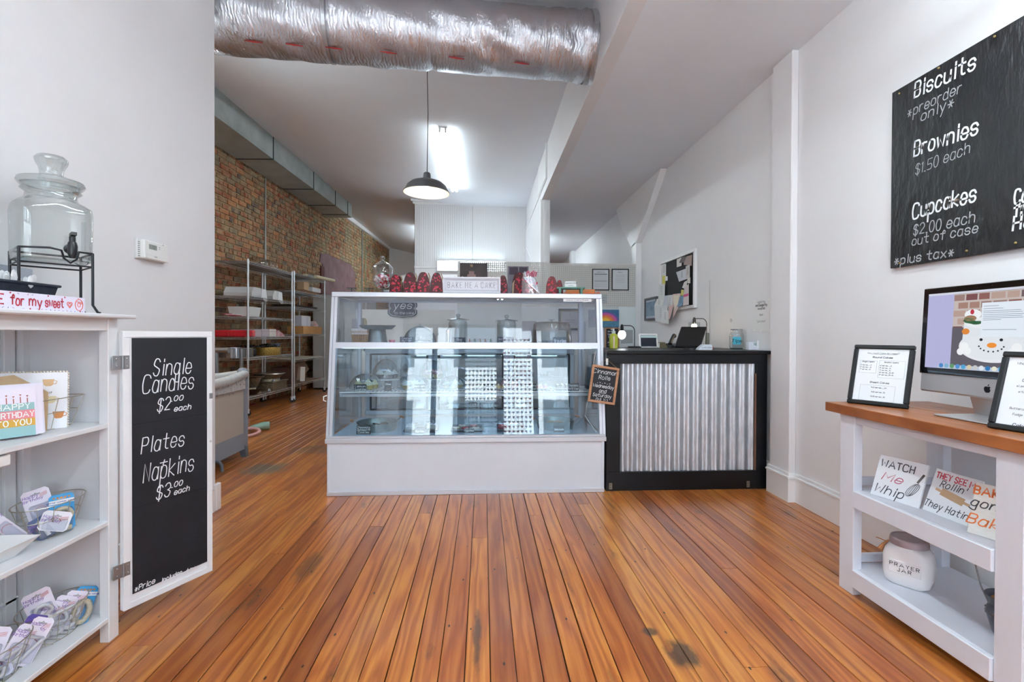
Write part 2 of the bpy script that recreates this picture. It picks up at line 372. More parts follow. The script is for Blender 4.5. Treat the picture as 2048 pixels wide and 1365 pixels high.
# ================================================================ walls and ceilings
XL, XR, XB = -1.615, 2.0, .78       # near wall, far-side wall, bulkhead
YE = 3.05; YP = 9.1; YB = 16.2
ZL = 2.885
def zc(x):                             # the old plaster ceiling climbs towards the brick
    s = max(.79-x, 0); return 3.43-.0418*s+.0392*s*s
struct('wall_left', MB().box(XL-.14, XL, FRONT, YE, 0, 3.62).box(-4.2, XL-.14, YE-.14, YE, 0, 3.62), white_wall)
struct('wall_right', MB().box(XR, XR+.12, FRONT-.1, YB, 0, 3.0), white_wall)
mb = MB(); xs = [-4.2+i*(XB+.02+4.2)/24 for i in range(25)]
for a, b in zip(xs, xs[1:]):
    mb.add([(a, FRONT-.1, zc(a)), (b, FRONT-.1, zc(b)), (b, YB, zc(b)), (a, YB, zc(a)), (a, FRONT-.1, zc(a)+.1), (b, FRONT-.1, zc(b)+.1), (b, YB, zc(b)+.1), (a, YB, zc(a)+.1)],
           [(0, 3, 2, 1), (4, 5, 6, 7), (0, 1, 5, 4), (2, 3, 7, 6)])
struct('ceiling', mb, ceil_paint)
struct('ceiling.001', MB().box(XB+.005, XR+.1, FRONT-.1, YB, ZL, ZL+.12), ceil_paint)
bulk = struct('wall_bulkhead', MB().box(XB, XB+.1, FRONT-.1, YB, ZL-.004, 3.5), white_wall)
# trims on the bulkhead
obj('batten', MB().box(XB-.022, XB, 6.03, 6.075, 2.99, 3.43), trim_white, bulk)
obj('batten', MB().box(XB-.012, XB, 6.075, YP, 2.99, 3.01), trim_white, bulk)
obj('access_panel', MB().box(XB-.012, XB, 6.1, 6.95, 3.03, 3.41), trim_white, bulk)
# wall under the bulkhead, end post, partition
mb = MB().box(XB, XB+.1, 6.72, YP+.1, 0, ZL)
wp = struct('wall_middle', mb, white_wall)
obj('batten', MB().bar((XB-.004, 7.2, 2.0), (XB-.004, 8.9, 2.62), .012, .02), trim_white, wp)
struct('trim_1', MB().box(XB-.015, XB+.115, 6.6, 6.72, 0, ZL, .006).box(XB+.03, XB+.07, 6.585, 6.6, 0, ZL), trim_white)
part = struct('wall_back', MB().box(-1.27, XB, YP, YP+.12, 0, 3.56).box(-1.27, -1.15, YP, YB, 0, 3.56), white_wall)
mb = MB(); xx = -1.262
while xx < XB-.01:
    mb.box(xx, min(xx+.036, XB), YP-.012, YP, .02, 2.27); mb.box(xx, min(xx+.036, XB), YP-.012, YP, 2.30, 3.44); xx += .0405
obj('beadboard', mb, trim_white, part)
obj('joint_strip', MB().box(-.21, -.203, YP-.016, YP-.01, 2.3, 3.44), P('joint', '#b9b9b9', .7), part)
obj('rail', MB().box(-1.27, XB, YP-.024, YP, 2.265, 2.305, .004), trim_white, part)
obj('crown', MB().box(-1.3, XB, YP-.05, YP, 3.44, 3.485, .01).box(-1.33, XB, YP-.09, YP, 3.485, 3.53, .01), trim_white, part)
struct('wall_far_end', MB().box(-4.2, XR+.1, YB-.1, YB, 0, 4.0), white_wall)
# pilaster, gusset and second pilaster on the far-side wall
PX0 = 1.955
pil = struct('trim_2', MB().box(PX0, XR, 3.02, 3.235, 0, ZL, .006), white_wall)
a = at(1334, 327, X=XR); b = at(1283, 487, X=XR)
gus = [(a.y, ZL), (b.y, b.z), (b.y+.2, b.z-.02), (b.y+.62, b.z+.3), (b.y+.95, ZL)]
struct('trim_3', MB().prism(gus, XR-.07, XR, 'yz').box(XR-.07, XR, b.y, b.y+.16, 0, b.z+.01), trim_white)
struct('trim_4', MB().box(XR-.09, XR, 10.6, 10.85, 0, ZL), trim_white)
def baseb(name, x, y0, y1, s=-1):
    m = MB(); m.box(x, x+s*.016, y0, y1, 0, .15); m.box(x, x+s*.022, y0, y1, .15, .165, .003); m.box(x, x+s*.012, y0, y1, .165, .185, .003); return struct(name, m, trim_white)
baseb('baseboard_right', XR, FRONT, 3.02); baseb('baseboard_right.001', XR, 3.235, 10.6)
m = MB().box(PX0-.016, XR, 3.004, 3.245, 0, .15).box(PX0-.022, XR, 2.998, 3.25, .15, .165, .003).box(PX0-.01, XR, 3.01, 3.24, .165, .185)
struct('baseboard_right.002', m, trim_white)
m = MB().box(XL, XL+.016, FRONT, YE+.016, 0, .13).box(-4, XL+.016, YE, YE+.016, 0, .13).box(XL, XL+.024, YE-.03, YE+.024, .0, .16, .004)
struct('baseboard_left', m, trim_white)
struct('baseboard_back', MB().box(-1.29, XB, YP-.035, YP-.02, 0, .14), trim_white)

# storefront behind the photographer: the place the daylight comes from
fr_ = MB().box(-4.2, -1.55, FRONT-.1, FRONT, 0, 4).box(1.75, 2.1, FRONT-.1, FRONT, 0, 3.5).box(-1.55, 1.75, FRONT-.1, FRONT, 3.0, 4).box(-1.55, 1.75, FRONT-.1, FRONT, 0, .5)
struct('wall_front', fr_, white_wall)
wf = struct('window_1', MB().box(-1.55, 1.75, FRONT-.08, FRONT-.03, .5, .56).box(-1.55, 1.75, FRONT-.08, FRONT-.03, 2.94, 3.0).box(-1.55, -1.49, FRONT-.08, FRONT-.03, .5, 3).box(1.69, 1.75, FRONT-.08, FRONT-.03, .5, 3)
     .box(-.5, -.36, FRONT-.08, FRONT-.03, .5, 3).box(.26, .40, FRONT-.08, FRONT-.03, .5, 3).box(-1.02, -.92, FRONT-.08, FRONT-.03, .5, 3).box(.98, 1.08, FRONT-.08, FRONT-.03, .5, 3).box(-1.55, 1.75, FRONT-.08, FRONT-.03, 2.3, 2.36), P('grey_mullion', '#8b929b', .4))
for a_, b_ in ((-1.49, -1.02), (-.92, -.5), (-.36, .26), (.40, .98), (1.08, 1.69)):
    obj('pane', MB().box(a_, b_, FRONT-.058, FRONT-.052, .56, 2.94), G('window_glass', '#fbfdff', .02, .4), wf)
struct('facade_1', MB().box(-14, 14, -13.4, -13, -.1, 7.5), P('facade_pale', '#8f9498', .8, var=(.8, '#7f8488', .8)))
for i in range(7): struct('shop_window_1', MB().box(-12+i*3.6, -10+i*3.6, -12.99, -12.95, .6, 2.8).box(-12+i*3.6, -10+i*3.6, -12.99, -12.95, 4.2, 6), P('far_window', '#3f474e', .2))
sw = obj('sidewalk', MB().box(-9, 9, -12, FRONT-.12, -.1, -.02), P('concrete', '#b3b1ad', .8, var=(2, '#9a9892', .6))); sw['kind'] = 'structure'
# strings of paper hearts in the shop window, seen as reflections in the display case
hg = MB(); hg2 = MB()
for i in range(9):
    hx = -.34+i*.072; hg.box(hx-.001, hx+.001, FRONT+.119, FRONT+.121, .9, 2.75)
    for j in range(22): hg.prism(heart(hx, .75+j*.09, .029, 10), FRONT+.117, FRONT+.123)
for i in range(7):
    hx = .42+i*.08
    for j in range(22): hg2.prism(heart(hx, .75+j*.09, .030, 10), FRONT+.117, FRONT+.123)
g1 = obj('heart_curtain', hg, P('dark_heart', '#30323c', .6), kind='stuff'); tag(g1, 'curtain of dark paper hearts strung in the shop window', 'garland')
g2 = obj('heart_curtain', hg2, P('red_heart', '#c01c35', .6), kind='stuff'); tag(g2, 'curtain of red paper hearts strung in the shop window', 'garland')

# ================================================================ brick wall (local x runs along the wall, -y faces the shop)
A_, B_ = -3.8675, .049                  # x = A + B*y
def bx_(y): return A_+B_*y
ROT = math.atan2(1, B_)
dirw = Vector((B_, 1, 0)).normalized(); nrm = Vector((1, -B_, 0)).normalized()
W0 = Vector((bx_(5.6), 5.6, 0)); WM = Matrix.Translation(W0) @ Matrix.Rotation(ROT, 4, 'Z'); WI = WM.inverted()
def wl(px, py, off=0):                  # pixel -> local (x along the wall, z)
    p = WI @ at(px, py, n=nrm, d=nrm.dot(W0)+off); return p.x, p.z
mortar = P('mortar', '#b8a07c', .95, var=(5, '#938b6c', .8), bump=(40, .5))
bw = obj('wall_brick', MB().box(-2.9, 10.7, .0, .2, -.02, 4.0), mortar); bw.matrix_world = WM; bw['kind'] = 'structure'
def brick_material():
    m = bpy.data.materials.new('brick'); m.use_nodes = True; nt = m.node_tree; b = nt.nodes['Principled BSDF']; L = nt.links.new; N = lambda t: nt.nodes.new(t)
    geo = N('ShaderNodeNewGeometry'); oi = N('ShaderNodeObjectInfo'); ad = N('ShaderNodeMath'); L(geo.outputs['Random Per Island'], ad.inputs[0]); L(oi.outputs['Random'], ad.inputs[1])
    fr = N('ShaderNodeMath'); fr.operation = 'FRACT'; L(ad.outputs[0], fr.inputs[0])
    r = N('ShaderNodeValToRGB'); e = r.color_ramp.elements; r.color_ramp.interpolation = 'CONSTANT'; e[0].color = lin('#94583c'); e[1].position = .9; e[1].color = lin('#6b5a50')
    for p_, c_ in ((.12, '#8a6548'), (.26, '#a4694a'), (.38, '#7d6350'), (.5, '#b0764e'), (.62, '#8f6c4f'), (.74, '#9a5238'), (.83, '#83745c')): k = e.new(p_); k.color = lin(c_)
    L(fr.outputs[0], r.inputs[0])
    no = N('ShaderNodeTexNoise'); no.inputs['Scale'].default_value = 9; no.inputs['Detail'].default_value = 7; L(geo.outputs['Position'], no.inputs['Vector'])
    nr = N('ShaderNodeValToRGB'); nr.color_ramp.elements[0].position = .42; nr.color_ramp.elements[1].position = .72; L(no.outputs['Fac'], nr.inputs[0])
    mu = N('ShaderNodeMath'); mu.operation = 'MULTIPLY'; mu.inputs[1].default_value = .85; L(nr.outputs[0], mu.inputs[0])
    mx = N('ShaderNodeMixRGB'); mx.inputs[2].default_value = lin('#b39a74'); L(mu.outputs[0], mx.inputs[0]); L(r.outputs[0], mx.inputs[1])
    # greenish old plaster towards the far end
    sp = N('ShaderNodeSeparateXYZ'); L(geo.outputs['Position'], sp.inputs[0]); mr = N('ShaderNodeMapRange'); mr.inputs['From Min'].default_value = 9.0; mr.inputs['From Max'].default_value = 11; L(sp.outputs['Y'], mr.inputs['Value'])
    n2 = N('ShaderNodeTexNoise'); n2.inputs['Scale'].default_value = 2.6; n2.inputs['Detail'].default_value = 8; L(geo.outputs['Position'], n2.inputs['Vector'])
    r2 = N('ShaderNodeValToRGB'); r2.color_ramp.elements[0].position = .45; r2.color_ramp.elements[1].position = .6; L(n2.outputs['Fac'], r2.inputs[0])
    m4 = N('ShaderNodeMath'); m4.operation = 'MULTIPLY'; L(mr.outputs[0], m4.inputs[0]); L(r2.outputs[0], m4.inputs[1])
    m5 = N('ShaderNodeMath'); m5.operation = 'MULTIPLY'; m5.inputs[1].default_value = .6; L(m4.outputs[0], m5.inputs[0])
    mz = N('ShaderNodeMixRGB'); mz.inputs[2].default_value = lin('#9c9a7c'); L(m5.outputs[0], mz.inputs[0]); L(mx.outputs[0], mz.inputs[1]); L(mz.outputs[0], b.inputs['Base Color'])
    b.inputs['Roughness'].default_value = .9; bp = N('ShaderNodeBump'); bp.inputs['Strength'].default_value = .6; bp.inputs['Distance'].default_value = .01; L(no.outputs['Fac'], bp.inputs['Height']); L(bp.outputs[0], b.inputs['Normal'])
    return m
brickm = brick_material(); Rb = random.Random(5); variants = []
for k in range(5):
    m = MB().box(-.5, .5, -.5, .5, -.5, .5, .06)
    m.v = [(x+Rb.uniform(-.02, .02), y+Rb.uniform(-.1, .1), z+Rb.uniform(-.045, .045)) for x, y, z in m.v]; variants.append(m)
vm = [m.mesh('brick', brickm) for m in variants]
CH, BL = .0745, .213; cand = []; row = 0; z = .0
patch = [(640, 508), (651, 507), (672, 517), (681, 520), (702, 531), (708, 546), (710, 592), (644, 592), (644, 529), (638, 524)]
PP = [wl(*q) for q in patch]
def inside(p, poly):
    c = False; j = len(poly)-1
    for i in range(len(poly)):
        if (poly[i][1] > p[1]) != (poly[j][1] > p[1]) and p[0] < (poly[j][0]-poly[i][0])*(p[1]-poly[i][1])/(poly[j][1]-poly[i][1])+poly[i][0]: c = not c
        j = i
    return c
while z < 3.9:
    head = row % 6 == 5; L_ = .106 if head else BL; x = -2.6-Rb.uniform(0, .2)
    while x < 10.6:
        l = L_*Rb.uniform(.93, 1.05); cx = x+l/2
        if not inside((cx, z+.037), PP): cand.append((cx, z+CH/2+Rb.uniform(-.003, .003), l-.013, CH-.0135))
        x += l
    z += CH; row += 1
def seen(c):                            # near enough, in the frame, and not behind the near wall
    p = WM @ Vector((c[0], 0, c[1])); v = p-CAM; dd = v.dot(d0); px = CX+F*v.dot(rc)/dd; py = CY-F*v.dot(uc)/dd
    return px > 432 and 285 < py < 800 and not(py < 294+.654*(px-427)+4)
near = sorted([c for c in cand if seen(c)], key=lambda c: c[0]*1.0)[:296]; ns = set(near); far = MB()
for c in cand:
    v_ = Rb.randrange(5)
    if c in ns:
        o = bpy.data.objects.new('brick', vm[v_]); COL.objects.link(o); o.parent = bw; o.location = (c[0], -.003+Rb.uniform(-.003, .003), c[1]); o.scale = (c[2], .03, c[3]); o.rotation_euler = (0, Rb.uniform(-.012, .012), 0)
    else:
        k = len(far.v); far.add(variants[v_].v, variants[v_].f); far.move(Matrix.Translation((c[0], -.003+Rb.uniform(-.003, .003), c[1])) @ Matrix.Diagonal((c[2], .03, c[3], 1)), k)
obj('brick_field', far, brickm, bw, kind='stuff')
obj('plaster_patch', MB().prism(PP, -.02, .0), P('mauve_plaster', '#7a5a5c', .8, var=(3, '#8d7176', .8), bump=(6, .3)), bw, label='mauve painted plaster patch on the brick')
a = wl(638, 532); b = wl(643, 592); obj('door_jamb', MB().box(a[0], b[0]+.03, -.05, .0, b[1], a[1]), P('oxblood', '#5b2017', .7), bw, label='oxblood red board edge')
a = wl(527, 366); obj('conduit', MB().tube([(a[0], -.03, .0), (a[0], -.03, 3.6)], .013, 8), P('conduit_steel', '#a3a39d', .4, .6), bw, smooth=True)
a = wl(722, 470); obj('conduit', MB().tube([(a[0], -.03, .0), (a[0], -.03, 3.8)], .022, 8), P('conduit_grey', '#8b8d88', .5, .3), bw, smooth=True)
a = wl(729, 480); obj('conduit', MB().tube([(a[0], -.02, .0), (a[0], -.02, 3.8)], .02, 8), P('pipe_green', '#8f8f6a', .6), bw, smooth=True)
obj('cornice', MB().box(.3, 10.6, -.08, .0, 3.78, 3.9), trim_white, bw)

# ================================================================ ducts
def galv(name, base='#b3bcbb'):
    return P(name, base, .45, .35, var=(3.5, '#98a3a1', .8), bump=(5, .12))
gd = thing('rectangular_duct', 'long galvanized rectangular duct under the ceiling along the brick wall', 'duct'); gd.matrix_world = WM
xs_ = [-2.4, -.4, .9, 1.35, 2.6, 2.85, 3.75, 3.98, 4.78, 5.2]
xe = (WI @ Vector((-2.84, 10.58, 0))).x
xs_ = [-2.5, 0, 1.52, 1.78, 2.95, 3.12, 4.0, 4.17, xe-.28, xe]
gm_ = galv('galvanized_duct')
for i, (a, b) in enumerate(zip(xs_, xs_[1:])):
    m = MB().box(a, b, -.56+.0, -.05, 3.515, 3.86)
    if i % 2 == 0: m.box(a+.002, a+.014, -.566, -.045, 3.51, 3.865)
    obj('duct_section', m, gm_, gd)
for xx in (.0, 1.52, 2.95, 4.0, xe-.28): obj('seam', MB().box(xx-.008, xx+.006, -.57, -.04, 3.505, 3.87), P('duct_seam', '#4c5252', .5, .6), gd)
# foil flex duct
def foil():
    m = bpy.data.materials.new('foil'); m.use_nodes = True; nt = m.node_tree; b = nt.nodes['Principled BSDF']; L = nt.links.new; N = lambda t: nt.nodes.new(t)
    b.inputs['Metallic'].default_value = 1; b.inputs['Base Color'].default_value = lin('#c9cad0'); b.inputs['Roughness'].default_value = .27
    tc = N('ShaderNodeTexCoord')
    n1 = N('ShaderNodeTexNoise'); n1.inputs['Scale'].default_value = 9; n1.inputs['Detail'].default_value = 8; n1.inputs['Roughness'].default_value = .62; n1.inputs['Distortion'].default_value = 1.2
    mp = N('ShaderNodeMapping'); mp.inputs['Scale'].default_value = (2.2, .8, .8); L(tc.outputs['Object'], mp.inputs['Vector']); L(mp.outputs[0], n1.inputs['Vector'])
    br = N('ShaderNodeTexBrick'); br.inputs['Scale'].default_value = 55; br.inputs['Mortar Size'].default_value = .03; br.offset = 0
    L(tc.outputs['UV'], br.inputs['Vector'])
    wv = N('ShaderNodeTexWave'); wv.inputs['Scale'].default_value = 14; wv.inputs['Distortion'].default_value = 9; wv.inputs['Detail'].default_value = 3; L(tc.outputs['Object'], wv.inputs['Vector'])
    ad = N('ShaderNodeMath'); ad.operation = 'MULTIPLY_ADD'; ad.inputs[1].default_value = .12; L(wv.outputs['Fac'], ad.inputs[0]); L(n1.outputs['Fac'], ad.inputs[2])
    bp = N('ShaderNodeBump'); bp.inputs['Strength'].default_value = .55; bp.inputs['Distance'].default_value = .022; L(ad.outputs[0], bp.inputs['Height']); L(bp.outputs[0], b.inputs['Normal'])
    return m
fd = thing('foil_duct', 'large silver foil wrapped round duct crossing overhead', 'duct')
p1 = Vector((XB+.0, 3.52, 3.135)); p0 = Vector((-1.9, 3.33, 3.15)); ax = (p1-p0).normalized(); side = Vector((0, 1, 0)); side = (side-ax*side.dot(ax)).normalized(); upv = ax.cross(side)
Rn = random.Random(3); segs = 150; n = 64; m = MB(); vv = []; ph = [(Rn.uniform(0, 6.28), Rn.randint(2, 9), Rn.uniform(2, 14), Rn.uniform(.0004, .0013)) for _ in range(26)]
for i in range(segs+1):
    t = i/segs; c = p0.lerp(p1, t); dist = (1-t)*2.7
    for j in range(n):
        a = 2*PI*j/n; r = .226
        for (f_, k1, k2, am) in ph: r += am*math.sin(k1*a+k2*dist*2+f_)
        for jc in (.35, 1.15, 1.83): r -= .012*math.exp(-((dist-jc)/.02)**2)
        if dist < .42: r += .006*math.sin(dist*75+2*math.sin(a*3))*(1-dist/.42)
        if dist < .1: r += .012
        vv.append(c+(side*math.cos(a)+upv*math.sin(a))*r)
ff = [(i*n+j, i*n+(j+1) % n, (i+1)*n+(j+1) % n, (i+1)*n+j) for i in range(segs) for j in range(n)]
m.add(vv, ff); o = obj('foil_sleeve', m, foil(), fd, smooth=True, sharp=80)
def ring(c, r, wd, th=.002, nn=48):
    q = MB(); vs = []
    for s_ in (-wd/2, wd/2):
        for rr in (r, r+th):
            for j in range(nn): a = 2*PI*j/nn; vs.append(c+ax*s_+(side*math.cos(a)+upv*math.sin(a))*rr)
    fs = []
    for j in range(nn):
        k = (j+1) % nn; fs += [(j, k, 2*nn+k, 2*nn+j), (nn+j, 3*nn+j, 3*nn+k, nn+k), (j, nn+j, nn+k, k), (2*nn+j, 2*nn+k, 3*nn+k, 3*nn+j)]
    return q.add(vs, fs)
obj('hanging_strap', ring(p0.lerp(p1, 1-1.83/2.7), .229, .022), steel, fd, label='perforated steel strap')
obj('collar', ring(p0.lerp(p1, 1-.03/2.7), .236, .05), P('foil_tape', '#c6c8cc', .3, 1, bump=(20, .5)), fd, smooth=True, label='crumpled foil tape collar')
red = MB()
for dist in (2.3, 2.05, 1.8, 1.45, 1.0, .55):
    c = p0.lerp(p1, 1-dist/2.7); aa = math.radians(-118)
    for k_ in range(3):
        a1 = aa+k_*.012; pp = c+ax*(k_*.02)+(side*math.cos(a1)+upv*math.sin(a1))*.2335; red.bar(pp-ax*.035, pp+ax*.03, .006, .002, up=(pp-c))
obj('red_print', red, P('red_print', '#a8302f', .6), fd)

# ================================================================ lamps
tube_mat = P('tube_lit', '#ffffff', .5, emit=('#eafaff', 19)); fix_white = P('fixture_white', '#e6e6e6', .4)
def strip_light(label, c, length, rotz=0, tubes=2, down=True):
    t = thing('strip_light', label, 'light', c, rotz)
    obj('housing', MB().box(-.05, .05, -length/2, length/2, -.055, 0, .006), fix_white, t)
    for s_ in ((-.033, .033) if tubes == 2 else (0,)):
        obj('lamp_tube', MB().tube([(s_, -length/2+.03, -.082), (s_, length/2-.03, -.082)], .017, 12), tube_mat, t, smooth=True)
        obj('lamp_holder', MB().box(s_-.012, s_+.012, -length/2+.0, -length/2+.03, -.1, -.05, .004).box(s_-.012, s_+.012, length/2-.03, length/2, -.1, -.05, .004), fix_white, t)
    return t
strip_light('long twin tube fluorescent strip hung on the white ceiling behind the pendant', (-.475, 6.86, 3.475), 2.4)
strip_light('twin tube fluorescent strip on the ceiling above the shop door', (.25, .75, 2.75), 2.4)  # added fill light, hung out of view above the camera
strip_light('twin tube fluorescent strip on the ceiling above the travel cot', (-2.85, 4.0, 3.0), 1.6)  # added fill for brick, cot and racks, hidden by the near wall
strip_light('second twin tube fluorescent strip above the travel cot, nearer the storefront', (-2.3, 3.65, 3.0), 1.1)  # another added fill light for the brick side, also out of view
strip_light('twin tube fluorescent strip on the low ceiling beside the menu board', (1.35, 1.05, 2.5), 1.6)  # added fill for the low bay, kept above the frame
strip_light('twin tube fluorescent strip on the far low ceiling', (1.0, 9.9, 2.885), 1.8)
strip_light('twin tube fluorescent strip on the ceiling at the far end of the brick wall', (-1.42, 12.6, 3.53), 2.4)
# the wall-hung fixture on the beadboard
t = thing('wall_light', 'bright fluorescent fixture on the white beadboard partition', 'light', (-.22, YP-.02, 2.31))
obj('housing', MB().box(-.64, .64, -.06, 0, -.1, .1, .01), fix_white, t)
for z_ in (.055, -.055): obj('lamp_tube', MB().tube([(-.6, -.085, z_), (.6, -.085, z_)], .02, 12), P('tube_lit2', '#ffffff', .5, emit=('#dff3ff', 9)), t, smooth=True)
# pendant
t = thing('pendant_lamp', 'brushed metal dome pendant lamp on a black cord', 'lamp', (-.511, 4.42, 2.325))
t.rotation_euler = (0, math.radians(1.2), 0)
prof = [(.205, 0), (.206, .004), (.187, .03), (.172, .062), (.14, .09), (.09, .108), (.04, .118), (.034, .119)]
obj('shade', MB().lathe(prof, 48), P('shade_grey', '#6d6e70', .38, .6), t, smooth=True)
obj('shade_lining', MB().lathe([(r-.003, z-.0015) for r, z in prof[:-1]]+[(.001, .114)], 48), P('shade_white', '#f4eee6', .6), t, smooth=True, label='white enamel inside of the shade')
obj('socket_cap', MB().lathe([(.036, .117), (.033, .15), (.031, .172), (.024, .18), (.006, .183), (.004, .19), (.0001, .19)], 24), P('cap_grey', '#77787b', .3, .7), t, smooth=True)
obj('bulb', MB().sph((0, 0, .055), .03, 16, 10, 1.15), P('bulb_lit', '#ffffff', .5, emit=('#ffe9cf', 30)), t, smooth=True)
obj('cord', MB().tube([(0, 0, .188), (-.003, 0, .7), (-.022, 0, 1.16)], .0035, 6), P('cord_black', '#1a1a1c', .6), t, smooth=True)
# ================================================================ generic builders
def frame_box(mb, x0, x1, z0, z1, w_, y0, y1, b=.002):
    """four mitred-looking bars round an opening, in the xz plane"""
    mb.box(x0, x1, y0, y1, z1-w_, z1, b).box(x0, x1, y0, y1, z0, z0+w_, b).box(x0, x0+w_, y0, y1, z0+w_, z1-w_, b).box(x1-w_, x1, y0, y1, z0+w_, z1-w_, b); return mb
def chalk_card(pos, wd, ht, lines, label, cap=.014, rotz=0, lean=.15, mat=None, ink_=None, lw=.0022):
    t = thing('price_card', label, 'sign', pos, rot=(-lean, 0, rotz), group=None)
    obj('card', MB().box(-wd/2, wd/2, 0, .003, 0, ht, .0008), mat or black_board, t)
    m = MB(); n_ = len(lines); step = ht/(n_+.35)
    for i, l_ in enumerate(lines):
        s_, w_ = strokes(l_, cap, slant=.15, jit=.03); k = min(1, wd*.9/max(w_, 1e-4))
        ribbon(m, [[(x*k-w_*k/2, y) for x, y in q] for q in s_], lw, (0, -.0004, ht-step*(i+.95)), (1, 0, 0), (0, 0, 1))
    obj('lettering', m, ink_ or chalk, t); return t
def stand_plate(bl, br, height, lean):
    """frame on its bottom edge: origin at bottom-left, local x to the right, -y to the viewer, leaning back by `lean` radians"""
    bl = Vector(bl); br = Vector(br); dx = br-bl; return bl, math.atan2(dx.y, dx.x), dx.length

# ================================================================ display case
case_paint = P('case_enamel', '#d9dfe8', .3, var=(3, '#ced5df', .5)); case_al = P('case_aluminium', '#cfd2da', .3, .35)
OX, OY = -.1015, 3.275
C = thing('display_case', 'white bakery display case with slanted glass front full of sweets', 'display case', (OX, OY, 0))
x0, x1 = -.921, .921
def fy(z): return .01+(z-.345)*.135       # the slanted front
obj('base_panel', MB().box(x0+.015, x1-.015, .0, .03, .02, .345), case_paint, C)
obj('base_side', MB().box(x0, x0+.02, -.004, .8, .0, .345, .002), case_paint, C); obj('base_side', MB().box(x1-.02, x1, -.004, .8, 0, .345, .002), case_paint, C)
obj('kick_rail', MB().box(x0, x1, -.012, .0, .0, .026, .002), case_al, C)
obj('base_back', MB().box(x0, x1, .78, .8, 0, .345), case_paint, C)
obj('sill', MB().box(x0-.012, x1+.012, -.014, .03, .345, .375, .003).box(x0-.005, x1+.005, -.006, .03, .375, .39, .003), case_al, C)
def slant(xa, xb, za, zb, th=.02, off=0):
    m = MB(); v = [(x, fy(z)+o_+off, z) for x in (xa, xb) for z in (za, zb) for o_ in (0, th)]
    return m.add(v, [(0, 1, 3, 2), (4, 6, 7, 5), (0, 4, 5, 1), (2, 3, 7, 6), (0, 2, 6, 4), (1, 5, 7, 3)])
for xa, xb in ((x0-.012, x0+.028), (x1-.028, x1+.012)):
    obj('corner_post', slant(xa, xb, .345, 1.352, .045, -.006), case_al, C)
obj('post_groove', slant(x0+.006, x0+.009, .36, 1.34, .003, -.0085), P('groove', '#8f93a0', .5), C); obj('post_groove', slant(x1-.009, x1-.006, .36, 1.34, .003, -.0085), P('groove', '#8f93a0', .5), C)
obj('middle_rail', slant(x0+.02, x1-.02, .968, 1.008, .03, -.008), case_al, C)
obj('top_rail', MB().box(x0-.012, x1+.012, fy(1.33)-.012, fy(1.33)+.03, 1.318, 1.352, .004), case_al, C)
cg1 = G('case_glass_lower', '#eef6f8', .055, .9, power=4); cg2 = G('case_glass_upper', '#f0f3f7', .045, .9, power=4)
obj('front_glass', slant(x0+.028, x1-.028, .388, .97, .004, .006), cg1, C, label='lower slanted pane'); obj('front_glass', slant(x0+.028, x1-.028, 1.006, 1.32, .004, .006), cg2, C, label='upper slanted pane')
for sx_ in (x0+.004, x1-.008):
    m = MB(); poly = [(fy(.39)+.02, .39), (.76, .39), (.76, 1.32), (fy(1.32)+.02, 1.32)]; m.prism(poly, sx_, sx_+.004, 'yz'); obj('side_glass', m, cg2, C)
for sx_ in (x0, x1-.03): obj('rear_post', MB().box(sx_, sx_+.03, .76, .8, .345, 1.352, .002), case_al, C)
obj('top_panel', MB().box(x0, x1, fy(1.33)+.03, .8, 1.332, 1.352, .002), P('case_top', '#cfd3db', .22, .3), C)
obj('deck', MB().box(x0+.02, x1-.02, .14, .78, .372, .386), P('deck_enamel', '#b9cbe0', .25, .2), C)
obj('deck', MB().box(x0+.02, x1-.02, .03, .14, .372, .386), P('deck_enamel', '#b9cbe0', .25, .2), C)
obj('upper_deck', MB().box(x0+.02, x1-.02, fy(.98)+.02, .70, .975, .99), P('upper_deck_steel', '#b7bcc6', .22, .6), C)
obj('rear_rail', MB().box(x0, x1, .76, .79, .95, 1.0), case_al, C); obj('rear_rail', MB().box(x0, x1, .76, .79, 1.322, 1.345), case_al, C)
# rear sliding doors of the lower compartment
for i, (a, b) in enumerate(((x0+.06, -.31), (-.31, .31), (.31, x1-.06))):
    m = MB(); frame_box(m, a, b, .40, .945, .045, .765, .785, .01); d_ = obj('rear_door', m, P('door_enamel', '#c2ccd8', .3), C)
    g_ = MB(); frame_box(g_, a+.043, b-.043, .443, .905, .012, .758, .77, .003); obj('gasket', g_, P('gasket', '#20242c', .6), d_)
    obj('door_glass', MB().box(a+.04, b-.04, .772, .776, .44, .91), G('door_pane', '#dfeaf2', .2, .9), d_)
# wire shelf
sh = MB(); sy0, sy1, sz = .17, .50, .66
sh.tube([(x0+.03, sy0, sz), (x1-.03, sy0, sz)], .004, 6).tube([(x0+.03, sy1, sz), (x1-.03, sy1, sz)], .004, 6).tube([(x0+.03, (sy0+sy1)/2, sz-.004), (x1-.03, (sy0+sy1)/2, sz-.004)], .003, 6)
k = x0+.035
while k < x1-.03: sh.tube([(k, sy0, sz+.002), (k, sy1, sz+.002)], .0018, 4, cap=False); k += .0254
obj('wire_shelf', sh, P('shelf_white', '#eceef0', .35), C)
obj('shelf_rail', MB().box(x0+.03, x1-.03, sy0+.02, sy0+.035, sz-.034, sz-.014, .002), case_al, C)
obj('shelf_rail', MB().box(x0+.03, x0+.042, sy0, .76, sz-.03, sz-.008, .002).box(x1-.042, x1-.03, sy0, .76, sz-.03, sz-.008, .002), case_al, C)
obj('case_lamp', MB().tube([(x0+.06, fy(.95)+.035, .9705), (x1-.06, fy(.95)+.035, .9705)], .004, 8), P('case_led', '#ffffff', .5, emit=('#cfe2ff', 14)), C)
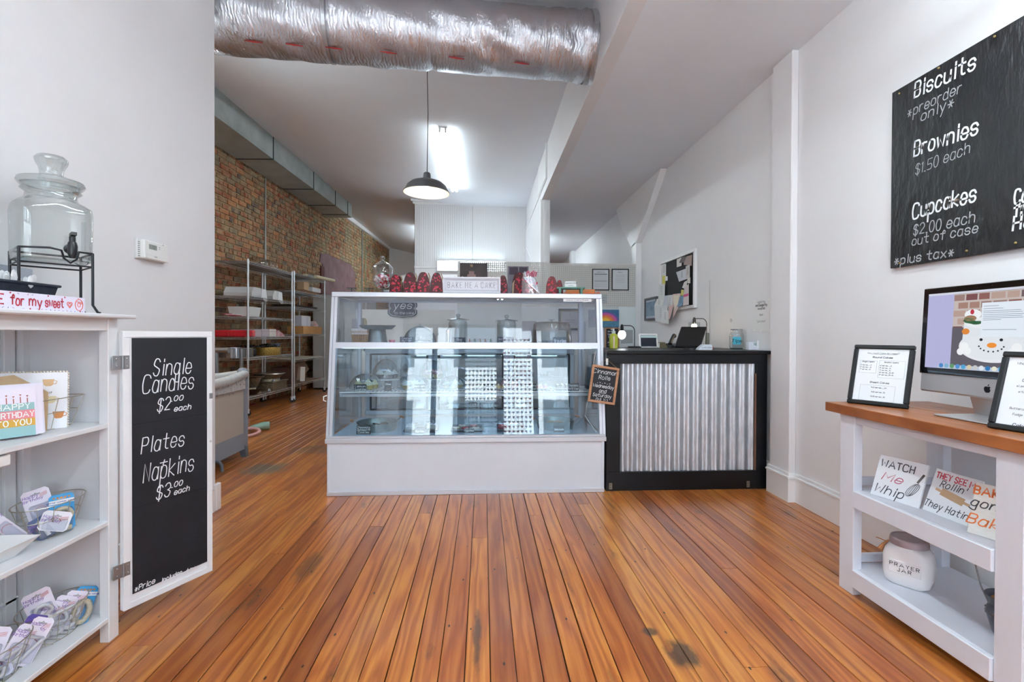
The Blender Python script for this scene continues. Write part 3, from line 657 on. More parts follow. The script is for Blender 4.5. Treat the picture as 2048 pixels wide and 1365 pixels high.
obj('brace_rod', MB().tube([(x1-.05, .05, .95), (x1-.11, .1, .5)], .004, 6).tube([(x1-.11, .1, .5), (x1-.04, .06, .392)], .004, 6).tube([(x1-.11, .1, .5), (x1-.14, .3, .392)], .003, 6), chrome, C)
obj('cable', MB().tube([(x0+.0, -.004, .66), (x0-.02, -.008, .655), (x0-.022, -.006, .63), (x0-.005, -.004, .622)], .004, 6), P('cable_white', '#e4e4e4', .5), C)
m = MB(); write(m, 'please do not lean on the glass', .006, .0012, .76, 1.3055, fy(1.305)-.0015)
obj('notice_strip', slant(.66, .86, 1.297, 1.318, .001, .001), P('label_white', '#f3f3f6', .5), C, label='narrow white label strip on the pane'); obj('strip_lettering', m, ink, C)
cpy = OY

# ================================================================ service counter
cb = P('counter_black', '#05070b', .38, var=(5, '#0c1018', .7, (1, 1, 4)), spec=.35); cb2 = P('counter_panel', '#05060a', .45)
Yc = 3.296
K = thing('service_counter', 'black counter fronted with corrugated galvanized metal', 'counter', (.836, Yc, 0))
W_ = 1.128
obj('countertop', MB().box(.0, 1.15, -.03, .74, .935, .958, .003), cb, K)
obj('front_rail', MB().box(0, W_, -.012, .012, .868, .935, .002), cb, K, label='upper black rail'); obj('front_rail', MB().box(0, W_, -.012, .012, 0, .128, .002), cb, K, label='lower black rail')
obj('front_stile', MB().box(0, .095, -.012, .012, .128, .868, .002), cb, K); obj('front_stile', MB().box(W_-.075, W_, -.012, .012, .128, .868, .002), cb, K)
obj('side_panel', MB().box(0, .02, .012, .70, 0, .935), cb2, K); obj('side_panel', MB().box(W_-.02, W_, .012, .70, 0, .935), cb2, K)
m = MB(); n = 15*12; L_ = W_-.17+.0; v = []; pitch = L_/14.6
for i in range(n+1):
    x = .09+L_*i/n; ph_ = 2*PI*(x-.09)/pitch+PI; c_ = math.cos(ph_); y = -.002-.0085*c_
    for z in (.12, .88): v.append((x, y+.014, z))
m.add(v, [(2*i, 2*i+2, 2*i+3, 2*i+1) for i in range(n)])
obj('corrugated_sheet', m, P('corrugated_zinc', '#ced2d8', .42, .8, var=(40, '#a9afb8', .6, (1, 1, .3)), bump=(90, .04)), K, smooth=True, sharp=60)
obj('corner_strip', MB().box(W_-.089, W_-.077, -.013, -.004, .13, .80), P('rust_strip', '#6d4c3c', .6), K, label='thin bare wood strip')
for xx in (.02, .985):
    o = MB().box(xx, xx+.022, -.015, -.0125, .012, .055, .001); br_ = obj('angle_bracket', o, P('zinc_bracket', '#8a857c', .4, .8), K)
    obj('screw', MB().sph((xx+.011, -.0155, .025), .0035, 8, 4).sph((xx+.011, -.0155, .043), .0035, 8, 4), P('screw_dark', '#3a3835', .4, .8), br_)
# hanging sign on hook
hk = thing('adhesive_hook', 'small white stick-on hook on the black counter stile', 'hook', tuple(at(1214, 724, Y=Yc-.014)))
obj('plate', MB().box(-.008, .008, -.004, .001, -.022, .022, .003), trim_white, hk); obj('prong', MB().tube([(0, -.004, 0), (0, -.016, -.006), (0, -.018, .004)], .003, 6), trim_white, hk)
hp = at(1214, 720, Y=Yc-.035)
T = thing('hanging_chalkboard', 'tilted little chalkboard hung by string reading cinnamon rolls Wednesday and Saturday only', 'sign', tuple(hp), rot=(-.05, math.radians(8.5), 0))
w2, h2, top = .093, .125, -.045
m = MB(); frame_box(m, -w2, w2, top-2*h2, top, .016, -.008, .006, .002); obj('frame', m, wood_frame, T)
obj('board', MB().box(-w2+.014, w2-.014, -.002, .003, top-2*h2+.014, top-.014), black_board, T)
m = MB(); zz = top-.052
for s_, cap_, dz in (('Cinnamon', .026, .036), ('Rolls', .026, .0), ):
    write(m, s_, cap_, .0026, 0, zz, -.0028, slant=.1, jit=.04, wide=.82); zz -= .038
write(m, '. - . - . -', .014, .003, 0, zz+.010, -.0028); zz -= .018
for s_, wd_ in (('Wednesday', .8), ('and', .9), ('Saturday', .85), ('ONLY:)', .85)):
    write(m, s_, .021, .0026, 0, zz, -.0028, slant=.1, jit=.04, wide=wd_*.95); zz -= .031
m.box(-.024, .022, -.0032, -.0028, top-.052-.038*2-.018-.031-.007, top-.052-.038*2-.018-.031-.005)
obj('lettering', m, chalk, T); obj('string', MB().tube([(-.06, 0, top), (0, 0, .002), (.072, 0, top)], .0011, 4), kraft, T)

# ================================================================ things on the counter
ZC = .959
def on_counter(px, py_): p = at(px, py_, Z=ZC); return p
def cpt(px, Y): p = at(px, 690, Y=Y); return (p.x, p.y, ZC)
# bulb lamps with bent stems
def bulb_lamp(name, label, px, Y, flip, shade, h):
    p = cpt(px, Y); t = thing(name, label, 'lamp', p)
    s_ = -1 if flip else 1; st = black_metal if not shade else P('stem_bronze', '#4b4742', .4, .7)
    obj('base', MB().lathe([(.0001, 0), (.055, 0), (.055, .008), (.05, .012), (.0001, .012)], 24), st, t, smooth=True)
    pts = [(0, 0, .01), (s_*.01 if not shade else 0, 0, h*.75)]+[((s_*(.01 if not shade else 0)+s_*(.0)-(-s_)*(.035-.035*math.cos(a*PI/10))), 0, h*.75+.035*math.sin(a*PI/10)*1.2) for a in range(1, 6)]
    pts = [(0, 0, .01), (0, 0, h*.8)]+[(s_*.04*(1-math.cos(a*PI/12)), 0, h*.8+.045*math.sin(a*PI/12)) for a in range(1, 7)]+[(s_*.095, 0, h*.8+.045)]
    obj('stem', MB().tube(pts+[(s_*.105, 0, h*.8+.03)], .0035, 8), st, t, smooth=True)
    q = Vector((s_*.105, 0, h*.8+.045)); m_ = MB().lathe([(.0001, .01), (.006, .01), (.012, -.005), (.014, -.03), (.014, -.045), (.0001, -.045)], 16, q)
    obj('socket', m_, st, t, smooth=True)
    if shade:
        obj('glass_shade', MB().lathe([(.014, -.03), (.045, -.032), (.046, -.1)], 24, q), glass, t, smooth=True)
        obj('bulb', MB().sph(q+Vector((0, 0, -.065)), .022, 14, 8, 1.2), P('bulb_warm', '#ffffff', .5, emit=('#ffd9a0', 14)), t, smooth=True)
    else:
        obj('bulb', MB().sph(q+Vector((0, 0, -.075)), .032, 16, 10, 1.15).lathe([(.014, -.045), (.02, -.055)], 12, q), P('bulb_white', '#ffffff', .5, emit=('#f4fbff', 5)), t, smooth=True)
    return t
bulb_lamp('desk_lamp', 'black bent-stem desk lamp with a bare lit bulb near the pegboard', 1269, 3.95, True, False, .17)
bulb_lamp('desk_lamp', 'bronze bent-stem desk lamp with a clear glass shade behind the black register', 1413, 3.93, True, True, .245)
# sanitizer bottle
t = thing('soap_bottle', 'yellow-green hand soap pump bottle at the display case end of the counter', 'bottle', cpt(1227, 3.72))
obj('body', MB().lathe([(.0001, 0), (.03, 0), (.034, .01), (.034, .085), (.03, .105), (.014, .115), (.012, .118)], 24, sy=.65), P('soap_yellow', '#b9bf2c', .3, var=(30, '#e0e08a', .3)), t, smooth=True)
obj('pump', MB().lathe([(.014, .115), (.014, .13), (.008, .132), (.006, .15), (.0001, .152)], 16).bar((.004, 0, .15), (-.022, 0, .147), .007), P('pump_clear', '#dfe5e0', .3), t, smooth=True)
obj('tag', MB().box(-.008, .003, -.0245, -.022, .004, .095), P('tag_pink', '#e5c8bd', .5), t, label='pale pink strip label')
# tablet POS (white) leaning
p = cpt(1297, 3.95); t = thing('tablet_register', 'white tablet point-of-sale stand with a dark tilted screen', 'tablet', p, rot=(0, 0, math.radians(-12)))
ti = math.radians(28)
m = MB().box(-.075, .075, -.008, .008, 0, .13, .006).move(Matrix.Translation((0, -.02, .0)) @ Matrix.Rotation(-ti, 4, 'X') @ Matrix.Shear('XY', 4, (0, 0)))
obj('bezel', m, P('tablet_white', '#dadcdc', .35), t)
obj('screen', MB().box(-.062, .062, -.0095, -.008, .008, .112).move(Matrix.Translation((0, -.02, .0)) @ Matrix.Rotation(-ti, 4, 'X')), P('screen_dark', '#1c2634', .12), t)
obj('stand', MB().prism([(-.02, 0), (.075, 0), (.045, .10), (.02, .10)], -.06, .07, 'yz'), P('stand_teal', '#a8c0bd', .35), t)
# black register seen from behind
p = cpt(1384, 3.62); t = thing('register_display', 'black flat screen register tilted back on the counter', 'monitor', p, rot=(0, 0, math.radians(-8)))
m = MB(); v = [(-.115, -.02, .012), (.04, -.02, .012), (.115, .05, .168), (-.035, .05, .168), (-.115, .0, .0), (.04, .0, .0), (.115, .075, .160), (-.035, .075, .160)]
m = MB().box(-.098, .098, -.01, .012, 0, .19, .005).move(Matrix.Translation((-.0, 0, .012)) @ Matrix.Rotation(math.radians(-35), 4, 'X') @ Matrix([[1, 0, .42, 0], [0, 1, 0, 0], [0, 0, 1, 0], [0, 0, 0, 1]]))
m.move(Matrix.Translation((-.035, 0, 0)))
obj('panel', m, P('register_black', '#08080a', .3), t)
obj('foot', MB().lathe([(.0001, 0), (.07, 0), (.07, .006), (.055, .012), (.0001, .014)], 24, sy=.7), P('register_base', '#101013', .3), t, smooth=True)
obj('arm', MB().bar((0, .02, .01), (.02, .06, .09), .03, .02), P('register_base', '#101013', .3), t)
# office phone behind
p = cpt(1352, 3.98); t = thing('desk_phone', 'dark grey desk phone partly behind the black register', 'phone', p)
obj('body', MB().prism([(-.05, 0), (.07, 0), (.07, .035), (-.05, .02)], -.06, .06, 'yz'), P('phone_grey', '#35383f', .5), t)
obj('handset', MB().tube([(-.06, -.03, .03), (-.045, -.01, .06), (-.02, .02, .088), (.0, .04, .098)], [.019, .014, .014, .02], 10), P('phone_black', '#24262b', .4), t, smooth=True)
p = cpt(1318, 3.98); t = thing('card_tray', 'olive brown paper tray on the counter between screens', 'tray', p)
obj('tray_body', MB().prism([(-.035, 0), (.06, 0), (.035, .045), (-.025, .045)], -.04, .04), P('olive', '#6c6449', .6), t); obj('slip', MB().box(-.02, -.012, -.045, -.041, 0, .04), paper, t)
# drink carton-like sculpture: clear card stand with grey posts
p = cpt(1407, 4.0); t = thing('mesh_organizer', 'grey metal mesh organizer behind the bronze lamp', 'organizer', p)
m = MB()
for i in range(7): m.box(-.05+i*.016, -.0485+i*.016, .0, .002, 0, .1); m.box(-.05, .05, .0, .002, .005+i*.015, .0065+i*.015)
obj('mesh_front', m, P('mesh_grey', '#8b8f84', .5, .4), t); obj('post', MB().box(.03, .052, -.002, .04, 0, .125, .006), P('mesh_post', '#6f746b', .5, .3), t)
# card reader
p = on_counter(1405, 696.5); t = thing('card_reader', 'white wedge card reader in front of the black register', 'card reader', tuple(cpt(1409, 3.46)), rotz=math.radians(-5))
obj('shell', MB().prism([(-.055, 0), (.045, 0), (.047, .022), (.04, .038), (-.015, .038), (-.04, .018)], -.03, .03), P('reader_white', '#dbe2ea', .35), t)
m = MB(); write(m, 'SWIPE HERE', .008, .0012, .005, .012, -.0315); obj('lettering', m, ink, t)
p = cpt(1422, 3.7); t = thing('red_clip', 'small red bulldog clip beside the card reader', 'clip', p); obj('jaws', MB().prism([(-.016, 0), (.016, 0), (.008, .022), (-.008, .022)], -.01, .01).sph((0, 0, .024), .007, 8, 5), P('clip_red', '#b82a33', .4), t)
# thin cord on the wall
ct = at(1421, 560, X=XR); obj_ = obj('power_cable', MB().tube([(XR-.006, ct.y, .96), (XR-.006, ct.y, 1.24), (XR-.006, ct.y+.005, 1.55)], .004, 6), P('cord_pale', '#c4c3c1', .6)); tag(obj_, 'thin pale cord running down the wall to the counter', 'cord')
# small wood framed sign behind the jar
p = cpt(1463, 3.95); t = thing('framed_sign', 'slim wood framed white sign half hidden behind the tip jar', 'sign', p, rot=(-.08, 0, math.radians(-6)))
m = MB(); frame_box(m, -.035, .06, 0, .155, .007, -.006, .006, .001); obj('frame', m, P('walnut', '#6f4b3a', .5), t); obj('sheet', MB().box(-.03, .055, -.001, .003, .005, .15), paper, t)
m = MB()
for i, s_ in enumerate(('THE', 'TIPS', 'COME', 'HERE')): write(m, s_, .018, .002, .008, .115-i*.034, -.0015, wide=.7)
obj('lettering', m, ink_black, t)
# tip jar
p = cpt(1473, 3.66); t = thing('tip_jar', 'clear glass tip jar with a turquoise note reading tips', 'jar', p, rotz=math.radians(-25))
obj('glass_body', MB().lathe([(.0001, .004), (.045, .004), (.05, .012), (.052, .03), (.052, .1), (.047, .12), (.04, .13), (.041, .145), (.044, .147), (.044, .151), (.0415, .152)], 32), jar_glass, t, smooth=True)
obj('jar_base', MB().lathe([(.0001, 0), (.046, 0), (.047, .008), (.0001, .010)], 32), P('green_glass', '#2d3f38', .1, trans=.0), t, smooth=True, label='thick greenish bottom')
obj('rim', MB().lathe([(.0445, .146), (.046, .150), (.0445, .154)], 32), chrome, t, smooth=True)
v = MB()
for i in range(9):
    a0_, a1_ = math.radians(-123+i*7.4), math.radians(-123+(i+1)*7.4)
    v.quad((.0535*math.cos(a0_), .0535*math.sin(a0_), .036), (.0535*math.cos(a1_), .0535*math.sin(a1_), .036), (.0535*math.cos(a1_), .0535*math.sin(a1_), .092), (.0535*math.cos(a0_), .0535*math.sin(a0_), .092))
obj('note', v, P('turquoise', '#4fb7cc', .7), t, label='turquoise paper note')
m = MB(); write(m, 'Tips', .022, .0035, .0, .053, -.0565, slant=.1); obj('lettering', m, ink_black, t)
obj('banknote', MB().box(-.02, .022, -.01, -.008, .012, .115).box(-.03, .0, .01, .012, .012, .09).box(.0, .03, -.02, -.018, .01, .05), P('money', '#b9bcc4', .8), t)
t = thing('wall_medallion', 'tiny round ornament on the wall above the tip jar', 'ornament', tuple(at(1462, 641, X=XR-.008)), rot=(0, 0, math.radians(90)))
obj('ring', MB().tube([(.012*math.cos(a*PI/8), 0, .012*math.sin(a*PI/8)) for a in range(16)], .003, 6, closed=True).sph((0, 0, 0), .004, 8, 5), P('orn', '#c2c2c0', .5), t); 
# card holder
p = at(1511, 697, Z=ZC); t = thing('card_holder', 'white cardboard holder with business cards at the wall end of the counter', 'card holder', tuple(cpt(1511, 3.48)))
front = [(-.062, 0), (.062, 0), (.062, .055), (.0, .055)]+[( -.012+ .022*math.cos(math.radians(a)), .055+.022*math.sin(math.radians(a))) for a in (0, -30, -60, -90, -120, -150, -180)][0:7]+[(-.062, .055)]
obj('box', MB().prism([(-.062, 0), (.062, 0), (.062, .052), (.012, .052), (.006, .034), (-.008, .028), (-.022, .034), (-.03, .052), (-.062, .052)], -.022, -.018).box(-.062, .062, .018, .022, 0, .056).box(-.062, -.059, -.02, .02, 0, .054).box(.059, .062, -.02, .02, 0, .054).box(-.06, .06, -.02, .02, 0, .003), P('holder_white', '#e3e7f0', .6), t)
obj('cards', MB().box(-.05, .05, -.008, .008, .004, .05), P('card_grey', '#9fb0b5', .6), t); obj('card', MB().box(-.002, .056, -.0235, -.022, .012, .066), paper, t)
m = MB(); write(m, 'hi!', .014, .0015, .03, .03, -.024); obj('lettering', m, ink, t)

# ================================================================ on the wall by the counter (plates in the wall plane, facing -x)
def wallthing(name, label, cat, px, py, X=None, group=None):
    p = at(px, py, X=X or XR); return thing(name, label, cat, (XR, p.y, p.z), rotz=-PI/2, group=group)   # local x -> -Y (towards the viewer), -y -> -X
def wspan(pxa, pya, pxb, pyb):
    a = at(pxa, pya, X=XR); b = at(pxb, pyb, X=XR); return a, b
# cork board
a, b = wspan(1325, 519, 1395, 497); yb = at(1395, 616, X=XR).z
T = thing('notice_board', 'white framed black notice board covered in pinned notes above the counter', 'notice board', (XR, a.y, 0), rotz=-PI/2)
wdt = a.y-b.y; zt, zb = b.z, yb
m = MB(); frame_box(m, 0, wdt, zb, zt, .03, -.03, 0, .003); obj('frame', m, trim_white, T); obj('felt', MB().box(.02, wdt-.02, -.012, 0, zb+.02, zt-.02), P('felt_black', '#26272a', .9), T)
def bp(px, py): p = at(px, py, X=XR); return (a.y-p.y, p.z)
notes = [((1327, 528), (1335, 528), (1335, 553), (1327, 553), '#dedfdc'), ((1328, 552), (1335, 552), (1334, 569), (1328, 569), '#d9cf68'), ((1334, 553), (1339, 553), (1339, 562), (1334, 562), '#e4e4e2'),
 ((1358, 519), (1368, 515), (1368, 532), (1358, 535), '#dcdad5'), ((1369, 514), (1381, 513), (1375, 526), (1363, 526), '#6f6669'), ((1379, 513), (1390, 510), (1389, 532), (1372, 530), '#ab9a94'),
 ((1358, 545), (1377, 538), (1381, 558), (1364, 564), '#d3d7e0'), ((1378, 533), (1386, 530), (1386, 556), (1378, 558), '#cfcccb'), ((1375, 565), (1381, 561), (1380, 579), (1371, 576), '#dcdbd8'), ((1382, 557), (1388, 555), (1388, 567), (1382, 567), '#d8d4ce'),
 ((1325, 569), (1337, 568), (1336, 600), (1323, 600), '#d9dbda'), ((1321, 598), (1336, 600), (1331, 615), (1315, 613), '#dfe0dc'), ((1371, 580), (1376, 580), (1376, 591), (1370, 592), '#dcd27c'),
 ((1338, 592), (1345, 591), (1341, 614), (1333, 613), '#c6ccd6'), ((1345, 591), (1355, 590), (1354, 625), (1340, 626), '#d9dadb'), ((1355, 589), (1371, 587), (1369, 610), (1356, 636), '#dfc9c4'), ((1357, 592), (1369, 590), (1366, 608), (1358, 622), '#e8e0d0'), ((1370, 594), (1379, 591), (1375, 612), (1365, 615), '#7e9fbb'),
 ((1380, 576), (1389, 568), (1389, 610), (1377, 612), '#d7cbc9'), ((1379, 590), (1389, 587), (1389, 592), (1379, 595), '#cf5a86'), ((1319, 612), (1346, 612), (1344, 646), (1321, 643), '#d5d7da'), ((1336, 620), (1350, 622), (1349, 648), (1333, 647), '#dfe1e2'), ((1350, 612), (1360, 610), (1352, 638), (1349, 640), '#d8b5b2')]
for i, nt_ in enumerate(notes):
    q = [bp(*c) for c in nt_[:4]]; y_ = -.016-.0022*i; m = MB().prism(q, y_, y_-.0012)
    n_ = obj('note', m, P('note_'+nt_[4][1:], nt_[4], .8), T)
    if i in (0, 6, 10, 11, 14, 15, 20, 21, 7, 17):
        l_ = MB(); cx_ = sum(c[0] for c in q)/4; cz_ = sum(c[1] for c in q)/4; ww = (max(c[0] for c in q)-min(c[0] for c in q)); hh = (max(c[1] for c in q)-min(c[1] for c in q)); k = 5 if hh > .1 else 3
        for j in range(k): write(l_, R.choice(['lemon', 'cake', 'order', 'dozen', 'party', 'icing']), min(.012, hh/9), .0012, cx_, cz_+hh*(.28-.56*j/k), y_-.0018, wide=.8)
        obj('lettering', l_, ink, n_)
# small grey framed picture
a2, b2 = wspan(1294, 598, 1318, 595); z2 = at(1294, 642, X=XR).z
T = thing('picture_frame', 'grey framed blue print hung beside the notice board', 'picture', (XR, a2.y, 0), rotz=-PI/2); wd2 = a2.y-b2.y
m = MB(); frame_box(m, 0, wd2, z2, a2.z, .024, -.035, 0, .002); obj('frame', m, P('frame_grey', '#5e5c60', .5), T)
obj('mat_board', MB().box(.02, wd2-.02, -.02, 0, z2+.02, a2.z-.02), P('mount', '#c3ccd6', .7), T); obj('print', MB().box(.035, wd2-.035, -.022, -.018, z2+.05, a2.z-.05), P('blue_print', '#74889c', .7, var=(18, '#9db1c2', .6)), T)
# taped payment notice
a3, b3 = wspan(1508, 600, 1540, 595); z3 = at(1508, 664, X=XR).z
T = thing('payment_notice', 'paper payment notice taped to the white wall above the counter', 'notice', (XR, a3.y, 0), rotz=-PI/2); wd3 = a3.y-b3.y; zt3 = a3.z
obj('sheet', MB().box(0, wd3, -.003, 0, z3, zt3), P('sheet_pale', '#e6e6e6', .6), T)
m = MB(); zz = zt3-.03
for s_, c_, l_ in (('Apple Pay', .017, .0015), ('and Google Pay', .016, .0034), ('accepted', .016, .0018), ('', 0, 0), ('here', .016, .002), ('', 0, 0), ('"just phone"', .014, .0014)):
    if s_: write(m, s_, c_, l_, wd3*.5, zz, -.0036, wide=.75)
    zz -= .023
obj('lettering', m, ink, T)
for xx, zz in ((.01, zt3-.01), (wd3-.01, zt3-.01), (.01, z3+.01), (wd3*.5, z3+.005)): obj('tape', MB().box(xx-.012, xx+.012, -.0045, -.003, zz-.006, zz+.006), P('tape', '#ececea', .3), T)

# big blackboard on the near part of the wall
a4 = at(1785, 186, X=XR-.02); z4 = at(1785, 537, X=XR-.02).z; zt4 = a4.z
T = thing('menu_board', 'large black painted menu board listing biscuits, brownies and cupcakes', 'blackboard', (XR-.003, a4.y, 0), rotz=-PI/2)
def board_material():
    m = P('painted_ply', '#0d0f14', .36, var=(2.2, '#1c1c1f', .8, (1, 1, 1)), bump=(26, .6, (1, 1, .35)), coat=.2); return m
Lb = 1.22
obj('panel', MB().box(0, Lb, -.02, 0, z4, zt4, .002), board_material(), T)
def mb4(px, py): p = at(px, py, X=XR-.0205); return (a4.y-p.y, p.z)
def wline(m, text, l, r, cap_, wd_, slant=.12):
    """line of writing from pixel l to pixel r (baseline ends)"""
    (xa, za), (xb, zb_) = mb4(*l), mb4(*r); s_, w_ = strokes(text, cap_, slant=slant, jit=.03); k = (xb-xa)/w_
    ribbon(m, [[(x*k, y+(zb_-za)*(x*k)/(xb-xa)) for x, y in q] for q in s_], wd_, (xa, -.0207, za), (1, 0, 0), (0, 0, 1))
m = MB(); m2 = MB()
wline(m, 'Biscuits', (1830, 196), (1951, 137), .066, .0082); wline(m2, '*preorder', (1816, 235), (1923, 184), .042, .0042); wline(m2, 'only*', (1843, 243), (1908, 212), .042, .0042)
wline(m, 'Brownies', (1829, 313), (1956, 268), .066, .0082); wline(m2, '$1.50 each', (1832, 350), (1940, 306), .045, .0035)
wline(m, 'Cupcakes', (1826, 438), (1952, 401), .066, .0082); wline(m2, '$2.00 each', (1828, 471), (1950, 444), .045, .0045); wline(m2, 'out of case', (1825, 491), (1956, 465), .038, .0045)
wline(m2, '*plus tax*', (1790, 530), (1908, 512), .038, .0052)
wline(m, 'Cookies', (2030, 408), (2120, 384), .05, .0075); wline(m, 'fresh', (2029, 435), (2100, 415), .05, .0075); wline(m, 'Hot', (2027, 462), (2090, 446), .05, .0075)
obj('lettering', m, chalk, T, label='thick white chalk headings'); obj('lettering', m2, chalk_dim, T, label='thin grey chalk notes')
for q in ((1800, 187), (1879, 136), (1991, 73), (1935, 502), (2033, 486), (1801, 527)):
    x_, z_ = mb4(*q); obj('screw', MB().sph((x_, -.021, z_), .005, 8, 4), P('brass', '#b9a46a', .3, .9), T)

# ================================================================ pegboard wall behind the counter
YG = 6.1
pa = at(915, 521, Y=YG); pb = at(1272, 526, Y=YG); pm = at(1095, 524, Y=YG); pz = at(1150, 614, Y=YG).z
PG = thing('pegboard', 'pale perforated pegboard standing behind the display case and counter', 'pegboard', (pa.x, YG, 0))
GW = pb.x-pa.x; ztp = pa.z-.01
peg = P('pegboard_paint', '#d4d2cd', .7); hole = P('peg_hole', '#3b3a38', .9)
xm = pm.x-pa.x
sheet1 = MB(); holes = MB(); s_ = .0381
# real perforated sheet: a lattice of square cells around each hole
def perf(mb, xa, xb, za, zb, pitch, hs):
    nx = int((xb-xa)/pitch); nz = int((zb-za)/pitch); ox = xa+((xb-xa)-nx*pitch)/2; oz = za+((zb-za)-nz*pitch)/2
    for j in range(nz+1):
        z0_ = za if j == 0 else oz+(j-.5)*pitch+hs; z1_ = zb if j == nz else oz+(j+.5)*pitch-hs
        mb.box(xa, xb, 0, .005, z0_, z1_) if z1_ > z0_ else None
        if j < nz:
            zc_ = oz+(j+.5)*pitch
            for i in range(nx+1):
                xl = xa if i == 0 else ox+(i-.5)*pitch+hs; xr = xb if i == nx else ox+(i+.5)*pitch-hs
                mb.box(xl, xr, 0, .005, zc_-hs, zc_+hs)
perf(sheet1, 0, xm-.002, pz, ztp, s_*.66, .0044); obj('perforated_sheet', sheet1, peg, PG)
s2 = MB(); perf(s2, xm+.002, GW, pz, ztp-.01, s_*.66, .0044); obj('perforated_sheet', s2, peg, PG)
obj('backing_board', MB().box(xm+.05, GW, .02, .03, pz, ztp-.03), P('back_shade', '#8f8d88', .9), PG)
obj('frame_post', MB().box(0, .03, .006, .04, 0, ztp).box(GW-.03, GW, .031, .06, 0, ztp-.02).box(xm-.02, xm+.02, .006, .019, 0, ztp), trim_white, PG)
obj('lower_panel', MB().box(0, GW+.0, .0, .012, .5, pz-.003), P('lower_white', '#d9dcdc', .6), PG)
obj('side_panel', MB().box(at(1236, 640, Y=YG).x-pa.x, GW+.0, -.02, -.002, .9, pz-.0), P('pale_blue_panel', '#dfe8ea', .5), PG)
def on_peg(name, label, cat, pxa, pya, pxb, pyb, th=.015, off=-.001):
    a = at(pxa, pya, Y=YG); b = at(pxb, pyb, Y=YG); t = thing(name, label, cat, (a.x, YG+off, b.z)); return t, b.x-a.x, a.z-b.z
for (xa_, xb_, lb, hd) in ((1184, 1218, 'black framed certificate on the pegboard, the nearer one to the case', 'CERTIFICATE'), (1223, 1257, 'black framed permit on the pegboard, at its wall end', 'PERMIT')):
    t, w_, h_ = on_peg('framed_certificate', lb, 'certificate', xa_, 538, xb_, 581.5, off=-.004); t['group'] = 'framed certificates on the pegboard'
    m = MB(); frame_box(m, 0, w_, 0, h_, .012, -.014, .0, .001); obj('frame', m, black_frame, t); obj('sheet', MB().box(.01, w_-.01, -.006, -.002, .01, h_-.01), P('cert', '#cfd3d6', .6), t)
    m = MB(); write(m, hd, .01, .0016, w_/2, h_-.05, -.0066); 
    for j in range(9 if hd[0] == 'C' else 6): m.box(.03+(0 if hd[0] == 'C' else .02), w_-.03-(0 if hd[0] == 'C' else .02), -.0066, -.0062, h_-.08-j*.018, h_-.0785-j*.018)
    if hd[0] == 'C': m.box(.028, w_-.028, -.0066, -.0062, h_-.072, h_-.064).box(.028, w_-.028, -.0066, -.0062, h_*.42, h_*.42+.004)
    obj('lettering', m, ink, t)
# pictures on the pegboard
t, w_, h_ = on_peg('cake_photo', 'dark print of a tiered cake clipped to the pegboard', 'picture', 920, 526, 975, 567, off=-.004)
obj('print', MB().box(0, w_, -.006, 0, -.1, h_), P('photo_dark', '#4a3a3a', .5, var=(3, '#2c2223', .8)), t); m = MB()
for r_, z_, hh in ((.075, -.08, .075), (.052, -.005, .05), (.032, .045, .04)): m.box(w_*.42-r_, w_*.42+r_, -.0075, -.006, z_+h_*.25, z_+hh+h_*.25)
obj('cake_shape', m, P('photo_pink', '#9a7a78', .6), t); obj('flower_shape', MB().sph((w_*.42, -.006, h_*.86), .018, 10, 6, sy=.1), P('photo_tan', '#8a7357', .6), t)
t, w_, h_ = on_peg('cake_photo', 'purple grey photo on the pegboard above the cellophane bag', 'picture', 1015, 533, 1057, 575, off=-.004)
obj('print', MB().box(0, w_, -.006, 0, -.08, h_), P('photo_grey', '#8c8893', .5, var=(7, '#5d5560', .8)), t); obj('figure_shape', MB().box(w_*.08, w_*.5, -.0075, -.006, h_*.6, h_*.96).box(w_*.55, w_*.95, -.0075, -.006, h_*.7, h_*.96), P('photo_violet', '#4b3f4e', .6), t)
t, w_, h_ = on_peg('business_card', 'small grey card pinned low on the pegboard by the case corner', 'card', 1186, 589, 1214, 607, off=-.004)
obj('card', MB().box(0, w_, -.004, 0, 0, h_), P('card_silver', '#a9b1b2', .5), t); m = MB(); write(m, 'bakery hours', .012, .0015, w_/2, h_*.6, -.0046); m.box(.03, w_-.03, -.0046, -.0042, h_*.3, h_*.3+.003); obj('lettering', m, ink, t)
YQ = YG-.03
t, w_, h_ = on_peg('sunset_painting', 'bright painting of a rainbow sunset over blue water', 'painting', 1176, 620, 1236, 655, off=-.03)
obj('canvas', MB().box(0, w_, -.015, 0, 0, h_, .002), P('paint_blue', '#2c5b85', .6, var=(25, '#3f7ba3', .8, (1, 1, 3))), t)
cx_, cz_ = w_*.55, h_*.34
for i, (r_, c_) in enumerate(((.44, '#6b5aa0'), (.38, '#c65aa4'), (.30, '#e06b5e'), (.23, '#e98f35'), (.15, '#f3c23f'))):
    poly = [(cx_+w_*r_*math.cos(PI*j/16), cz_+h_*r_*1.25*math.sin(PI*j/16)) for j in range(17)]; obj('rainbow_band', MB().prism(poly, -.016-i*.0006, -.0155-i*.0006), P('band%d' % i, c_, .6), t)
obj('water_band', MB().box(.002, w_-.002, -.0195, -.019, .002, cz_+.003), P('paint_water', '#3a7294', .6, var=(40, '#68a0ba', .9, (1, 1, 3))), t)
t, w_, h_ = on_peg('small_chalkboard', 'wood framed small chalkboard behind the yellow soap bottle', 'sign', 1208, 656, 1236, 700, off=-.05)
m = MB(); frame_box(m, 0, w_, 0, h_, .014, -.015, 0, .002); obj('frame', m, wood_frame, t); obj('board', MB().box(.01, w_-.01, -.008, -.002, .01, h_-.01), black_board, t); m = MB()
for j, s_ in enumerate(('Now Hiring', 'Cupcakes', 'Cookies', 'or', 'cake jars', 'cookies', 'etc')): write(m, s_, .02, .0035, w_*.45, h_-.055-j*.034, -.009, wide=.62)
